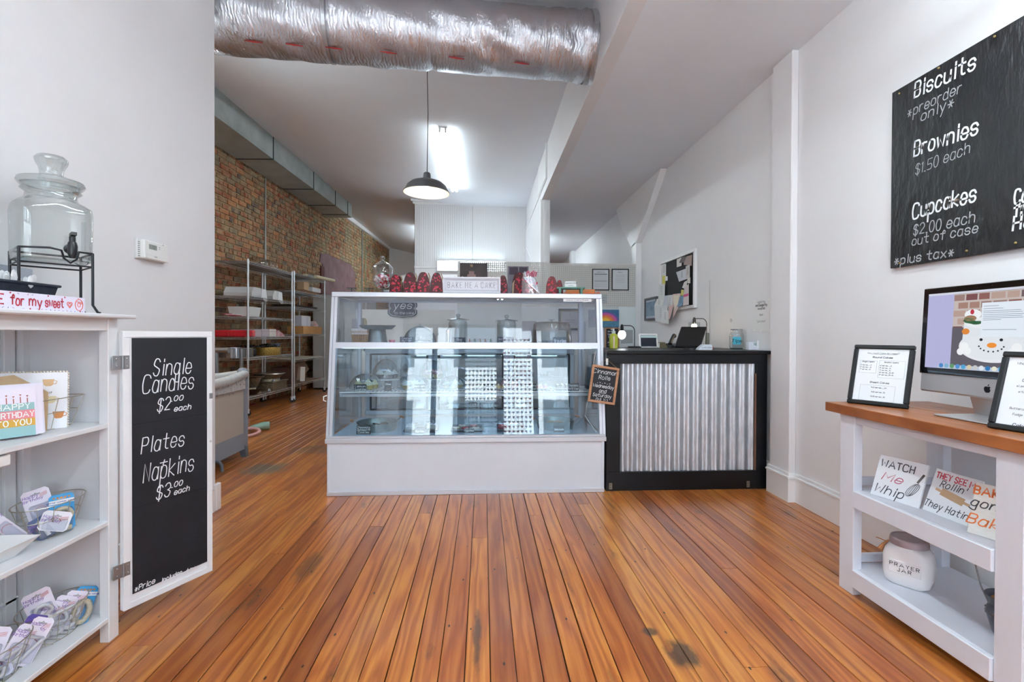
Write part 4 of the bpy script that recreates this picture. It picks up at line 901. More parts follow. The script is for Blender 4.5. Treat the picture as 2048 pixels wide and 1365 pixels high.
obj('lettering', m, chalk, t)
t, w_, h_ = on_peg('switch_plate', 'grey square plate on the pale panel behind the bare bulb lamp', 'plate', 1241, 660, 1264, 687, off=-.03)
obj('plate', MB().box(0, w_, -.006, 0, 0, h_, .002), P('plate_grey', '#a7abac', .5), t)
# back worktop that carries it all
BK = thing('back_counter', 'white back worktop running behind the display case', 'counter', (-1.0, 5.35, 0))
obj('worktop', MB().box(-.55, 2.85, 0, .72, .84, .875, .003), P('worktop_white', '#c9cccf', .4), BK)
for i in range(-1, 4): obj('door', MB().box(max(-.54, -.14+i*.75), .6+i*.75, -.018, 0, .1, .8, .003), P('cupboard_white', '#c3c6ca', .45), BK)
obj('carcass', MB().box(-.54, 2.84, .002, .70, .08, .84), P('cupboard_white', '#c3c6ca', .45), BK)
obj('splash_panel', MB().box(-.55, .65, .71, .735, .875, 1.36).box(-.55, .65, .70, .71, 1.1, 1.105), P('panel_cream', '#d9d6d0', .5), BK)
# framed certificate seen through the case
a = at(1119, 617, Y=5.9); b = at(1165, 661, Y=5.9)
t = thing('framed_diploma', 'dark framed diploma leaning behind the brownie dome', 'picture', (a.x, 5.98, b.z)); w_ = b.x-a.x; h_ = a.z-b.z
m = MB(); frame_box(m, 0, w_, 0, h_, .028, -.02, 0, .003); obj('frame', m, P('navy_frame', '#3b414f', .4), t); m = MB(); frame_box(m, .026, w_-.026, .026, h_-.026, .005, -.022, -.002, .001); obj('inner_rim', m, P('gilt', '#a48f5a', .4, .6), t)
obj('sheet', MB().box(.03, w_-.03, -.012, 0, .03, h_-.03), P('diploma', '#9a9ca4', .6), t); m = MB(); write(m, 'O', .02, .002, w_/2, h_*.7, -.013); write(m, 'PASTRY SCHOOL', .01, .0016, w_/2, h_*.45, -.013); write(m, 'CERTIFICATE', .01, .0016, w_/2, h_*.35, -.013); obj('lettering', m, ink_black, t)
# ================================================================ cabinet against the near wall
cab = P('cabinet_white', '#e0e1e4', .35, var=(2, '#d4d6da', .4))
YF, YN = 1.80, .62; XF, XK = -1.283, -1.598
CB = thing('open_cabinet', 'tall white open cabinet with shelves against the near wall', 'cabinet', (XF, YF, 0))
def cbox(n_, a, b, c, d, e, f, bev=.002, par=None, mat=None, label=None):
    return obj(n_, MB().box(a-XF, b-XF, c-YF, d-YF, e, f, bev), mat or cab, par or CB, label=label)
cbox('end_panel', XK+.02, XF-.02, YF-.018, YF-.003, .08, 1.12); cbox('end_panel', XK+.02, XF-.02, YN, YN+.015, .08, 1.12)
cbox('back_panel', XK, XK+.008, YN, YF, .08, 1.12)
for yy in (YF-.045, YN): cbox('leg', XF-.032, XF, yy, yy+.045, 0, 1.118); cbox('leg', XK+.008, XK+.038, yy, yy+.045, 0, 1.118)
cbox('back_stile', XK+.008, XK+.02, YF-.09, YF-.05, .09, 1.11)
cbox('apron', XF-.022, XF-.002, YN+.045, YF-.045, 1.075, 1.12)
cbox('top', XK-.012, XF+.035, YN-.03, YF+.045, 1.118, 1.132, .004)
SH = [.757, .421, .087]
for z_ in SH: cbox('shelf', XK+.008, XF-.003, YN+.015, YF-.018, z_-.016, z_)
cbox('cleat', XK+.008, XK+.02, YF-.20, YF-.02, .16, .172)
cbox('magnet_catch', XF-.06, XF-.01, 1.36, 1.42, .705, .735, .003, mat=fix_white)
# the blackboard door, opened towards the shop
h_ = Vector((-1.262, 1.79, 0)); e_ = at(424, 1146, X=-1.113); e_ = Vector((-1.116, 2.083, 0)); ang = math.atan2(e_.y-h_.y, e_.x-h_.x); DW = (e_-h_).length
D = obj('door', MB().box(0, DW, 0, .018, .088, 1.075, .002), cab, CB, loc=(h_.x-XF, h_.y-YF, 0), rot=(0, 0, ang), label='opened door with a black chalk panel')
m = MB(); frame_box(m, 0, DW, .088, 1.075, .022, -.004, .0, .001); obj('door_frame', m, cab, D)
cl, cr, ct_, cbm = .030, DW-.018, 1.05, .135
obj('chalk_panel', MB().box(cl, cr, -.0022, .0, cbm, ct_), black_board, D)
m = MB()
for z_ in (.74, .44): m.box(cl, cr, -.0026, -.0022, z_, z_+.0018)
obj('panel_seam', m, P('seam_dark', '#07080b', .8), D)
mid = (cl+cr)/2; m = MB(); m2 = MB()
def dl(text, pxa, pxb, pyb, cap, lw=.0036, **k):
    """a chalk line between two columns of the door, baseline height pyb, as read on the opened door"""
    n_ = Vector((-math.sin(ang), math.cos(ang), 0)); dd = n_.dot(h_); A_p = at(pxa, pyb, n=n_, d=dd); B_p = at(pxb, pyb, n=n_, d=dd)
    u = Vector((math.cos(ang), math.sin(ang), 0)); xa = (A_p-h_).dot(u); xb = (B_p-h_).dot(u)
    write(m, text, cap, lw, xa, A_p.z, -.0034, align='l', fit=xb-xa, slant=.22, jit=.03, **k)
dl('Single', 305, 380, 752, .060); dl('Candles', 283, 385, 787, .064); dl('$2', 313, 338, 823, .046); dl('.00', 341, 364, 803, .018, .003); dl('each', 347, 380, 823, .020, .003)
dl('Plates', 281, 366, 908, .056); dl('+', 318, 332, 932, .026); dl('Napkins', 285, 385, 966, .066); dl('$3', 311, 338, 1000, .048); dl('.00', 342, 363, 976, .018, .003); dl('each', 347, 377, 990, .020, .003)
dl('*Price', 268, 308, 1184, .018, .003); dl('includes', 322, 362, 1166, .016, .003); dl('tax', 371, 388, 1147, .016, .003)
obj('lettering', m, chalk, D)
for z_ in (.965, .235):
    hg_ = MB().box(-.032, -.004, -.0035, -.001, z_-.024, z_+.024, .001).box(.004, .021, -.0055, -.003, z_-.024, z_+.024, .001).tube([(0, -.004, z_-.024), (0, -.004, z_+.024)], .004, 8)
    for sx_ in (-.02, .013):
        for dz in (-.013, .013): hg_.sph((sx_, -.005, z_+dz), .003, 8, 4)
    obj('hinge', hg_, P('hinge_steel', '#9d9fa2', .35, .8), D)
obj('catch_plate', MB().box(DW-.014, DW+.001, -.006, -.003, .80, .822, .001), P('hinge_steel', '#9d9fa2', .35, .8), D); obj('bumper', MB().sph((DW-.008, -.004, .625), .004, 8, 5), P('bumper', '#b9b5ae', .5), D)

# thermostat
a = at(268, 476, X=XL); b = at(323, 490, X=XL); zb_ = at(268, 516, X=XL).z
T = thing('thermostat', 'white wall thermostat with small grey display on the near wall', 'thermostat', (XL, a.y, zb_), rotz=PI/2)
w_ = b.y-a.y; hh = a.z-zb_
obj('back_plate', MB().box(0, w_, -.015, 0, 0, hh, .003), P('therm_back', '#dddddb', .5), T); obj('cover', MB().box(.018, w_-.002, -.034, -.012, .004, hh*.98, .005), P('therm', '#ececea', .4), T)
obj('lower_cover', MB().box(.018, w_-.002, -.038, -.03, .004, hh*.32, .003), P('therm', '#ececea', .4), T)
obj('display', MB().box(.05, .105, -.0352, -.033, hh*.55, hh*.80), P('lcd', '#8d938c', .3), T); m = MB(); write(m, '72', .012, .0015, .08, hh*.6, -.0358); write(m, 'Hold', .006, .001, .09, hh*.16, -.0388); write(m, 'on', .005, .001, .15, hh*.9, -.0352); obj('lettering', m, ink, T)
obj('button', MB().box(.12, .128, -.037, -.033, hh*.62, hh*.68, .001), P('therm_btn', '#d3d3d0', .4), T); obj('button', MB().box(.12, .128, -.037, -.033, hh*.72, hh*.78, .001), P('therm_btn', '#d3d3d0', .4), T)
m = MB()
for i in range(8): m.box(.004, .014, -.0162, -.015, hh*.12+i*hh*.1, hh*.12+i*hh*.1+.0022)
obj('vent_slots', m, ink, T)

# ---------------- on top of the cabinet
ZT = 1.1325
p = Vector((-1.448, 1.735, ZT))
S = thing('dispenser_stand', 'black wire stand holding the glass drink dispenser', 'stand', tuple(p), rotz=math.radians(50))
m = MB(); hw, hd_, hz = .090, .074, .185
loop = [(-hw, -hd_, .205), (-.02, -hd_-.012, .21), (-.012+.02, -hd_-.012, .205), (.014, -hd_-.012, .18), (.03, -hd_-.012, .166), (.046, -hd_-.012, .18), (.052, -hd_-.012, .205), (hw, -hd_, .205), (hw, hd_, .205), (-hw, hd_, .205)]
obj('ring', MB().tube(loop, .0035, 8, closed=True), black_metal, S, smooth=True); obj('support_ring', MB().tube([(-hw, -hd_, .160), (hw, -hd_, .160), (hw, hd_, .160), (-hw, hd_, .160)], .003, 8, closed=True), black_metal, S, smooth=True)
for sx_ in (-1, 1):
    for sy_ in (-1, 1): obj('leg', MB().tube([(sx_*hw, sy_*hd_, .205), (sx_*hw, sy_*hd_, .03), (sx_*(hw+.012), sy_*(hd_+.004), .006), (sx_*(hw+.02), sy_*(hd_+.006), .003)], .0042, 8), black_metal, S, smooth=True)
# dispenser: squarish glass jar
J = thing('drink_dispenser', 'clear glass drink dispenser with knobbed lid and black spigot', 'dispenser', (p.x, p.y, ZT+.164), rotz=math.radians(50))
def sq(r, n=48, pw=5, sy=.85):
    o = []
    for j in range(n):
        a = 2*PI*j/n; c, s_ = math.cos(a), math.sin(a); k = (abs(c)**pw+abs(s_)**pw)**(-1/pw); o.append((r*k*c, r*k*s_*sy))
    return o
def loft(mb, secs):
    n = len(secs[0][0]); v = [(x, y, z) for ring_, z in secs for x, y in ring_]; f = [(i*n+j, i*n+(j+1) % n, (i+1)*n+(j+1) % n, (i+1)*n+j) for i in range(len(secs)-1) for j in range(n)]; return mb.add(v, f)
def circ(r, n=48): return [(r*math.cos(2*PI*j/n), r*math.sin(2*PI*j/n)) for j in range(n)]
def blend(r, t, sy=.85):
    a = sq(r, sy=sy); b = circ(r); return [(x*(1-t)+u*t, y*(1-t)+v*t) for (x, y), (u, v) in zip(a, b)]
secs = [(sq(.001), .004), (sq(.080), .003), (sq(.094), .01), (sq(.097), .03), (sq(.099), .17), (sq(.096), .19), (blend(.085, .5), .203), (blend(.072, 1), .212), (circ(.066), .222), (circ(.066), .236), (circ(.075), .243), (circ(.075), .262)]
gv = G('dispenser_glass', '#eef2f1', .09, .85, power=1.6)
jb = obj('glass_body', loft(MB(), secs), gv, J, smooth=True)
obj('thick_base', loft(MB(), [(sq(.09), .008), (sq(.092), .014), (sq(.07), .018), (sq(.001), .02)]), gv, J, smooth=True)
lid = [(.068, .262), (.082, .262), (.088, .270), (.085, .280), (.05, .292), (.033, .297), (.030, .305), (.033, .322), (.042, .34), (.044, .352), (.036, .362), (.015, .366), (.0001, .367)]
obj('lid', MB().lathe(lid, 40), gv, J, smooth=True); obj('lid_rim', MB().lathe([(.07, .24), (.079, .246), (.07, .252), (.079, .258), (.07, .264)], 40), gv, J, smooth=True)
sg = MB(); sg.tube([(.03, -.082, .048), (.03, -.11, .048)], [.017, .012], 14); sg.tube([(.03, -.112, .015), (.03, -.112, .03), (.03, -.112, .055), (.03, -.112, .068)], [.008, .013, .014, .011], 14).tube([(.03, -.112, .068), (.03, -.112, .085)], .009, 12).bar((.03, -.106, .09), (.03, -.135, .094), .014, .01)
obj('spigot', sg, P('spigot_black', '#0d1016', .3), J, smooth=True, sharp=50)
# loaf pan of plastic cutlery
p = at(94, 592, Z=ZT); T = thing('loaf_pan', 'black loaf pan filled with plastic cutlery on the cabinet top', 'pan', (-1.44, 1.535, ZT), rotz=PI/2)
def loaf(mb, L0, W0, L1, W1, H, th=.002):
    a = [(-L0, -W0), (L0, -W0), (L0, W0), (-L0, W0)]; b = [(-L1, -W1), (L1, -W1), (L1, W1), (-L1, W1)]
    v = [(x, y, 0) for x, y in a]+[(x, y, H) for x, y in b]+[(x*.98, y*.97, .003) for x, y in a]+[(x*.985, y*.97, H) for x, y in b]
    return mb.add(v, [(3, 2, 1, 0), (0, 1, 5, 4), (1, 2, 6, 5), (2, 3, 7, 6), (3, 0, 4, 7), (8, 9, 10, 11), (9, 8, 12, 13), (10, 9, 13, 14), (11, 10, 14, 15), (8, 11, 15, 12), (4, 5, 13, 12), (5, 6, 14, 13), (6, 7, 15, 14), (7, 4, 12, 15)])
pan_m = P('pan_steel', '#2a2e3a', .45, .5, var=(30, '#3a3f4e', .8))
obj('pan_body', loaf(MB(), .115, .052, .135, .066, .085), pan_m, T); obj('rim', MB().tube([(-.138, -.068, .085), (.138, -.068, .085), (.138, .068, .085), (-.138, .068, .085)], .0045, 8, closed=True).box(.138, .152, -.04, .04, .082, .087, .002), pan_m, T, smooth=True)
cut = P('clear_plastic', '#eef0f2', .25, trans=.15, alpha=.75); Rc = random.Random(4)
for i in range(16):
    x_ = .02+Rc.random()*.10; y_ = Rc.uniform(-.05, .04); tl = Rc.uniform(-.25, .25); t2 = Rc.uniform(-.3, .3); top_ = Vector((x_+tl*.12, y_+t2*.1, .10+Rc.random()*.025)); bt = Vector((x_, y_*.8, .02))
    c_ = thing('plastic_utensil', 'clear plastic spoon or fork standing in the black loaf pan', 'utensil', (-1.44-y_, 1.535+x_, ZT+.02), rotz=PI/2, group='plastic cutlery in the loaf pan')
    d_ = top_-bt; m = MB(); m.bar((0, 0, 0), d_*.75, .009, .003, up=(0, 1, 0)); m.lathe([(.0001, -.02), (.008, -.014), (.011, 0), (.008, .014), (.0001, .019)], 10, d_*.86, sy=.3); obj('handle', m, cut, c_)
T = thing('paper_napkin_bundle', 'folded brown and white paper napkins at the pan near end', 'napkins', (-1.43, 1.415, ZT+.09), rotz=PI/2)
for i in range(4): obj('napkin', MB().prism([(-.08, 0), (.055-i*.006, -.004), (.03, .045+i*.006), (-.08, .055+i*.008)], -.05+i*.022, -.046+i*.022).move(Matrix.Rotation(.12*i, 4, 'X')), P('napkin_%d' % i, ['#e5e2e3', '#cdb7a6', '#e5e2e3', '#c9b29c'][i], .9), T)
# printed sign block
a = at(170, 628, Z=ZT); T = thing('block_sign', 'long white block sign with red lettering, hearts and a donut', 'sign', (-1.305-.022, a.y*1.0, ZT), rotz=PI/2)
T.location = (-1.30, 1.68, ZT); T.rotation_euler = (0, 0, math.radians(93))
obj('block', MB().box(-.62, 0, 0, .03, 0, .049, .001), P('sign_lilac', '#e3dff0', .6), T)
m = MB()
for s_, x_, c_ in (('for', -.268, .040), ('my', -.210, .042), ('sweet', -.155, .066), ('PIE', -.345, .055)): write(m, s_, .026, .0042, x_, .013, -.0004, align='l', fit=c_, jit=.06)
obj('lettering', m, P('crimson', '#b22a3b', .6), T)
m = MB(); m.tube([(-.026+.016*math.cos(a*PI/10), -.0003, .025+.018*math.sin(a*PI/10)) for a in range(20)], .0012, 4, closed=True).tube([(-.026+.006*math.cos(a*PI/6), -.0003, .025+.007*math.sin(a*PI/6)) for a in range(12)], .001, 4, closed=True)
for j in range(5): m.bar((-.036+j*.005, -.0003, .036), (-.026+j*.004, -.0003, .03-j*.001), .0015, .0006)
m.tube([(x, -.0003, z) for x, z in heart(-.064, .024, .011, 16)], .0012, 4, closed=True).tube([(x, -.0003, z) for x, z in heart(-.064, .024, .006, 12)], .0008, 4, closed=True)
obj('donut_print', m, P('coral', '#e0604f', .6), T)
m = MB(); m3 = MB(); Rr_ = random.Random(9)
for i in range(26):
    x_ = -.40+i*.0155; z_ = Rr_.choice([.0035, .0445]) + Rr_.uniform(-.001, .001); a_ = Rr_.uniform(0, 3)
    (m if i % 3 else m3).bar((x_-.003*math.cos(a_), -.0003, z_-.002*math.sin(a_)), (x_+.003*math.cos(a_), -.0003, z_+.002*math.sin(a_)), .001, .0006)
    if i % 4 == 0: m3.prism(heart(x_+.007, .045 if z_ < .02 else .004, .003, 10), -.0006, -.0002)
obj('sprinkle_print', m, P('plum', '#5f4a8a', .6), T); obj('heart_print', m3, P('crimson', '#b22a3b', .6), T)
# pale grey-blue document standing behind the stand
T = thing('clear_sign_holder', 'pale blue grey card leaning behind the dispenser stand', 'card', (-1.60, 1.50, ZT), rotz=PI/2+.12); obj('sheet', MB().box(-.0, .2, .0, .004, 0, .16, .001), P('pale_sheet', '#c3cad6', .5), T)
T.location = (-1.575, 1.64, ZT)

# ---------------- wire baskets
wire = P('champagne_wire', '#b9b3a4', .3, .9)
def wire_basket(label, c, L0, W0, L1, W1, H, n_=14, rotz=PI/2, oval=True, group='champagne wire baskets on the cabinet shelves'):
    t = thing('wire_basket', label, 'basket', c, rotz, group)
    def pt(L_, W_, a, z): 
        k = 1 if oval else (abs(math.cos(a))**6+abs(math.sin(a))**6)**(-1/6)
        return (L_*k*math.cos(a), W_*k*math.sin(a), z)
    A = [2*PI*i/40 for i in range(40)]
    obj('rim', MB().tube([pt(L1, W1, a, H) for a in A], .0016, 6, closed=True), wire, t, smooth=True)
    obj('hoop', MB().tube([pt((L0+L1*1.2)/2.2, (W0+W1*1.2)/2.2, a, H*.55) for a in A], .0012, 6, closed=True), wire, t, smooth=True); obj('hoop', MB().tube([pt(L0, W0, a, .002) for a in A], .0012, 6, closed=True), wire, t, smooth=True)
    m = MB()
    for i in range(n_): a = 2*PI*(i+.3)/n_; m.tube([pt(L0, W0, a, .002), pt(L1, W1, a, H)], .0011, 5)
    for i in range(-2, 3): m.tube([(i*L0*.35, -W0*.9, .002), (i*L0*.35, W0*.9, .002)], .001, 4)
    obj('wire_side', m, wire, t, smooth=True); return t
wire_basket('wire basket of greeting cards on the upper cabinet shelf', (-1.43, 1.655, SH[0]), .085, .05, .115, .075, .10, oval=False)
wire_basket('oval wire basket holding a blue number candle pack on the middle shelf', (-1.40, 1.665, SH[1]), .075, .045, .11, .072, .105)
wire_basket('wire basket of candle packs at the far end of the bottom shelf', (-1.39, 1.665, SH[2]), .075, .048, .105, .075, .10)
wire_basket('wire basket of candle packs on the bottom shelf, the nearer of the two', (-1.39, 1.45, SH[2]), .08, .05, .112, .078, .10)

def pack(label, c, rot, wd, ht, card, digit=None, kind='blue', name='candle_pack', group=None):
    """a carded candle: hanging hole, printed header, clear blister with the candle in it"""
    t = thing(name, label, 'candle pack', c, rot=rot, group=group)
    cm = P('card_'+kind, card, .45); m = MB(); r_ = .008
    poly = [(-wd/2+r_, 0), (wd/2-r_, 0), (wd/2, r_), (wd/2, ht-r_), (wd/2-r_, ht), (-wd/2+r_, ht), (-wd/2, ht-r_), (-wd/2, r_)]
    obj('backing_card', m.prism(poly, 0, .0012), cm, t)
    obj('hang_slot', MB().prism([(-.012, ht-.013), (-.004, ht-.013), (0, ht-.009), (.004, ht-.013), (.012, ht-.013), (.01, ht-.017), (-.01, ht-.017)], -.0004, .0), P('slot_grey', '#a9a9ad', .7), t)
    hm = MB()
    if kind == 'blue':
        obj('header', MB().box(-wd/2, wd/2, -.0005, 0, ht-.03, ht-.018), paper, t); write(hm, 'glitter number candle', .004, .0008, 0, ht-.026, -.0009); obj('lettering', hm, P('ink_blue', '#3b4a9a', .6), t)
        fl = MB(); 
        for i in range(5): fl.prism(heart(-wd*.3+i*wd*.15, ht-.011, .004, 8), -.0007, -.0003)
        obj('confetti_print', fl, P('confetti', '#d8893a', .6), t)
    else:
        write(hm, 'Happy', .008, .0013, -wd*.2, ht-.022, -.0006, slant=.2); write(hm, 'Birthday', .007, .0012, -wd*.15, ht-.033, -.0006, slant=.2); obj('lettering', hm, P('ink_violet', '#8a63b0', .6), t)
        rm = MB(); 
        for k_ in range(4): rm.bar((wd*.12, -.0005, ht-.018-k_*.003), (wd*.40, -.0005, ht-.014-k_*.003), .0018, .0006)
        for k_ in range(9): a_ = math.radians(20+k_*17.5); b_ = math.radians(20+(k_+1)*17.5); rm.bar((.015*math.cos(a_), -.0006, ht*.42+.015*math.sin(a_)), (.015*math.cos(b_), -.0006, ht*.42+.015*math.sin(b_)), .0022, .0008)
        obj('red_print', rm, P('ink_red', '#c03a35', .6), t)
    if digit:
        s_, w_ = strokes(digit, ht*.5); m = MB()
        for q in s_: m.tube([(x-w_/2, -.007, z+ht*.08) for x, z in q], .0085 if kind == 'blue' else .006, 10)
        obj('candle', m, P('glitter_gold' if kind == 'blue' else 'wax_white', '#b3a78d' if kind == 'blue' else '#dfe0e8', .35, .2, var=(200, '#e6dcc4', .5)), t, smooth=True)
    obj('blister', MB().box(-wd*.38, wd*.38, -.017, -.0005, ht*.05, ht*.62, .004), G('blister_film', '#f6f8fb', .07, .6, power=2), t)
    return t
B = -1.40
# camera is at lower y; packs face +x and -y
fz = math.radians(50)
pack('blue carded gold number 2 candle leaning out of the oval basket', (B+.045, 1.66, SH[1]+.006), (-.18, .0, fz), .062, .118, '#3f9ad2', '2')
pack('white carded happy birthday candle behind the blue pack in the oval basket', (B-.01, 1.665, SH[1]+.02), (-.2, math.radians(-12), fz), .068, .125, '#e6e0ee', None, 'white')
pack('slim pale candle pack tipping out of the oval basket near end', (B+.0, 1.58, SH[1]+.01), (-.1, math.radians(-38), fz), .035, .135, '#e3e3e8', None, 'white')
t = pack('turned white card with small print in the oval basket', (B+.05, 1.61, SH[1]+.025), (-.2, math.radians(22), fz), .075, .06, '#e4e4ec', None, 'plain')
t = pack('dark blue carded candle low in the oval basket', (B+.04, 1.615, SH[1]+.006), (-.25, math.radians(-25), fz), .05, .07, '#4f5e86', '1', 'navy')
pack('white happy birthday candle pack standing up behind the far bottom basket packs', (B-.0, 1.66, SH[2]+.03), (-.15, math.radians(-14), fz), .070, .125, '#e6e0ee', '8', 'white')
for i, (dx, dy, tl, c_, dg, k_) in enumerate(((.045, .05, 22, '#3f9ad2', '0', 'blue'), (.04, .02, 26, '#e5deea', '3', 'white'), (.035, -.01, 30, '#e0d9e8', '8', 'white'), (.03, -.04, 34, '#e5deea', '5', 'white'))):
    pack(['blue carded gold number candle leaning right in the far bottom basket', 'white number candle pack just behind the blue one, far bottom basket', 'third leaning white candle pack in the far bottom basket', 'nearest leaning white candle pack in the far bottom basket'][i], (B+dx-.012*i, 1.66+dy, SH[2]+.006), (-.3, math.radians(tl), fz), .06, .115, c_, dg, k_)
for i, (dx, dy, tl, c_, dg, k_) in enumerate(((.02, .07, 32, '#5a4a9a', '1', 'violet'), (.045, .055, 34, '#dcd8e6', '7', 'white'), (.03, .02, 36, '#e3dfeb', '4', 'white'))):
    pack(['dark violet backed candle pack leaning in the nearer bottom basket', 'leaning white candle pack at the edge of the nearer bottom basket', 'inner leaning white candle pack of the nearer bottom basket'][i], (B+dx, 1.45+dy, SH[2]+.006), (-.3, math.radians(tl), fz), .055, .125, c_, dg, k_)
pack('white happy birthday candle pack tipped back in the nearer bottom basket', (B+.0, 1.425, SH[2]+.035), (-.5, math.radians(28), fz), .085, .12, '#e6e0ee', None, 'white')
pack('bagged silver blue candle lying low in the nearer bottom basket', (B+.055, 1.395, SH[2]+.012), (-.9, math.radians(10), fz), .06, .075, '#8d97b8', '9', 'navy2')
pack('pale blister pack lying flat beside it in the nearer bottom basket', (B+.05, 1.445, SH[2]+.010), (-.95, math.radians(-10), fz), .06, .075, '#c9cde0', '6', 'pale')
# greeting cards
T = thing('birthday_card', 'birthday card with candles over a striped cake, front of the upper basket', 'card', (-1.35, 1.522, SH[0]+.006), rot=(-.12, 0, math.radians(58)))
obj('card', MB().box(-.07, .030, 0, .003, 0, .145), P('card_white', '#e9eaf0', .6), T)
for i, (c_, z0_, z1_) in enumerate((('#8fb5b8', .0, .03), ('#c99a3a', .03, .052), ('#d8818a', .052, .077), ('#8fb5b8', .077, .098))): obj('cake_stripe', MB().box(-.065, .026, -.0006, 0, z0_, z1_), P('stripe%d' % i, c_, .6), T)
m = MB(); write(m, 'HAPPY', .015, .0026, -.02, .081, -.001, wide=.95); write(m, 'BIRTHDAY', .015, .0026, -.02, .057, -.001, wide=.78); write(m, 'TO YOU', .015, .0028, -.02, .034, -.001, wide=.95); obj('lettering', m, P('card_letter', '#eef0ee', .6), T)
m = MB()
for i in range(5): x_ = -.05+i*.015; m.box(x_, x_+.002, -.0006, 0, .098, .112+.004*(i % 2)); m.prism(heart(x_+.001, .118+.004*(i % 2), .0028, 8), -.0008, -.0003)
obj('candle_print', m, P('rustred', '#9a4a3a', .6), T)
for i in range(3): 
    t_ = thing('greeting_card', 'plain white card edge stacked behind the birthday card', 'card', (-1.352-.007*i, 1.538+.007*i, SH[0]+.006), rot=(-.12, 0, math.radians(58)), group='blank cards behind the birthday card'); obj('card', MB().box(-.07, .034+.003*i, 0, .002, 0, .148+.002*i), P('card_white', '#e9eaf0', .6), t_)
T = thing('kraft_envelope', 'brown kraft envelope standing behind the birthday cards', 'envelope', (-1.40, 1.55, SH[0]+.006), rot=(-.1, 0, math.radians(48))); obj('flap_sheet', MB().prism([(-.08, 0), (.07, 0), (.075, .12), (.0, .178), (-.08, .17)], 0, .002), kraft, T)
T = thing('printed_towel_card', 'white card patterned with coffee cups standing in the upper basket', 'card', (-1.435, 1.60, SH[0]+.004), rot=(-.13, .03, math.radians(46)))
obj('sheet', MB().box(-.06, .112, 0, .004, 0, .182, .001), P('cup_card', '#eef0f6', .6), T); m = MB()
for i in range(22): m.sph((-.055+i*.0078, .002, .184), .0035, 6, 4)
for i in range(22): m.sph((.113, .002, .006+i*.0082), .0035, 6, 4)
obj('scalloped_edge', m, P('cream_edge', '#e4ddd0', .7), T)
cups = [(-.03, .150, '#c9693a'), (.065, .150, '#d9b48a'), (.07, .095, '#d8cda8'), (.035, .055, '#b9c9b0'), (.09, .045, '#d08a50'), (.02, .02, '#c5d2be'), (-.01, .105, '#e2c9a8')]
for i, (x_, z_, c_) in enumerate(cups):
    m = MB().prism([(x_-.014, z_+.01), (x_+.014, z_+.01), (x_+.011, z_-.008), (x_+.006, z_-.012), (x_-.006, z_-.012), (x_-.011, z_-.008)], -.0008, -.0002); m.tube([(x_+.013, -.0006, z_+.007), (x_+.021, -.0006, z_+.003), (x_+.018, -.0006, z_-.005), (x_+.011, -.0006, z_-.005)], .0012, 4)
    obj('cup_print', m, P('cup%d' % i, c_, .6), T)
m = MB(); write(m, 'you are', .007, .001, .01, .128, -.0006, slant=.2); write(m, 'so full of yourself', .007, .001, .03, .113, -.0006, slant=.2, wide=.8); obj('lettering', m, ink, T)
# white tray and framed board on the middle shelf
T = thing('white_tray', 'white ceramic rectangular tray on the middle cabinet shelf', 'tray', (-1.42, 1.39, SH[1]+.0005), rotz=PI/2); obj('tray_body', loaf(MB(), .10, .07, .145, .105, .045), P('ceramic', '#e8e9ea', .2), T)
T = thing('framed_board', 'wood framed blackboard leaning at the back of the middle shelf', 'sign', (-1.57, 1.385, SH[1]+.001), rot=(-.06, 0, PI/2)); m = MB(); frame_box(m, 0, .185, 0, .145, .017, -.012, .004, .002); obj('frame', m, P('brown_frame', '#a0704e', .5, var=(9, '#8a5a3c', .6)), T); obj('board', MB().box(.014, .171, -.004, .002, .014, .131), black_board, T)

# ================================================================ display table by the far-side wall
TX0, TX1, TY0, TY1, TZ = 1.49, 1.965, 1.19, 2.055, .778
tw = P('table_white', '#dcdfe8', .45, var=(3, '#cfd3de', .5, (1, 1, .3)), bump=(60, .05, (1, 1, .2)))
TB = thing('display_table', 'white wooden display table with a stained plank top and two shelves', 'table', (TX0, TY0, 0))
top_m = P('stained_pine', '#a2602f', .38, var=(7, '#7c431f', .9, (7, .6, 1)), bump=(30, .08, (6, .5, 1)), coat=.15)
def tbox(n_, a, b, c, d, e, f, bev=.002, mat=None): return obj(n_, MB().box(a-TX0, b-TX0, c-TY0, d-TY0, e, f, bev), mat or tw, TB)
for i in range(4): w_ = (TX1-TX0)/4; tbox('top_board', TX0+i*w_+.0008, TX0+(i+1)*w_-.0008, TY0, TY1, TZ-.038, TZ-(i % 2)*.0006, .002, top_m)
ta, tb_ = 1.516, 1.94
for yy in (1.918, 1.285):
    tbox('leg', ta, ta+.038, yy, yy+.078, 0, TZ-.038); tbox('leg', tb_-.038, tb_, yy, yy+.078, 0, TZ-.038)
tbox('apron', ta+.006, ta+.024, 1.363, 1.918, .705, .739); tbox('apron', tb_-.03, tb_-.012, 1.363, 1.918, .70, .739)
tbox('end_rail', ta+.038, tb_-.038, 1.965, 1.985, .70, .739)
for zt_, zb2 in ((.433, .366), (.109, .038)):
    tbox('shelf_board', ta+.01, tb_-.004, 1.30, 1.975, zt_-.02, zt_-.001); tbox('shelf_rail', ta-.010, ta+.008, 1.364, 1.913, zb2, zt_, .002); tbox('shelf_rail', tb_-.02, tb_-.0, 1.363, 1.918, zb2, zt_-.022, .002)
tbox('end_rail', ta+.04, tb_-.04, 1.965, 1.985, .112, .146); tbox('end_rail', ta+.04, tb_-.04, 1.965, 1.985, .436, .47)

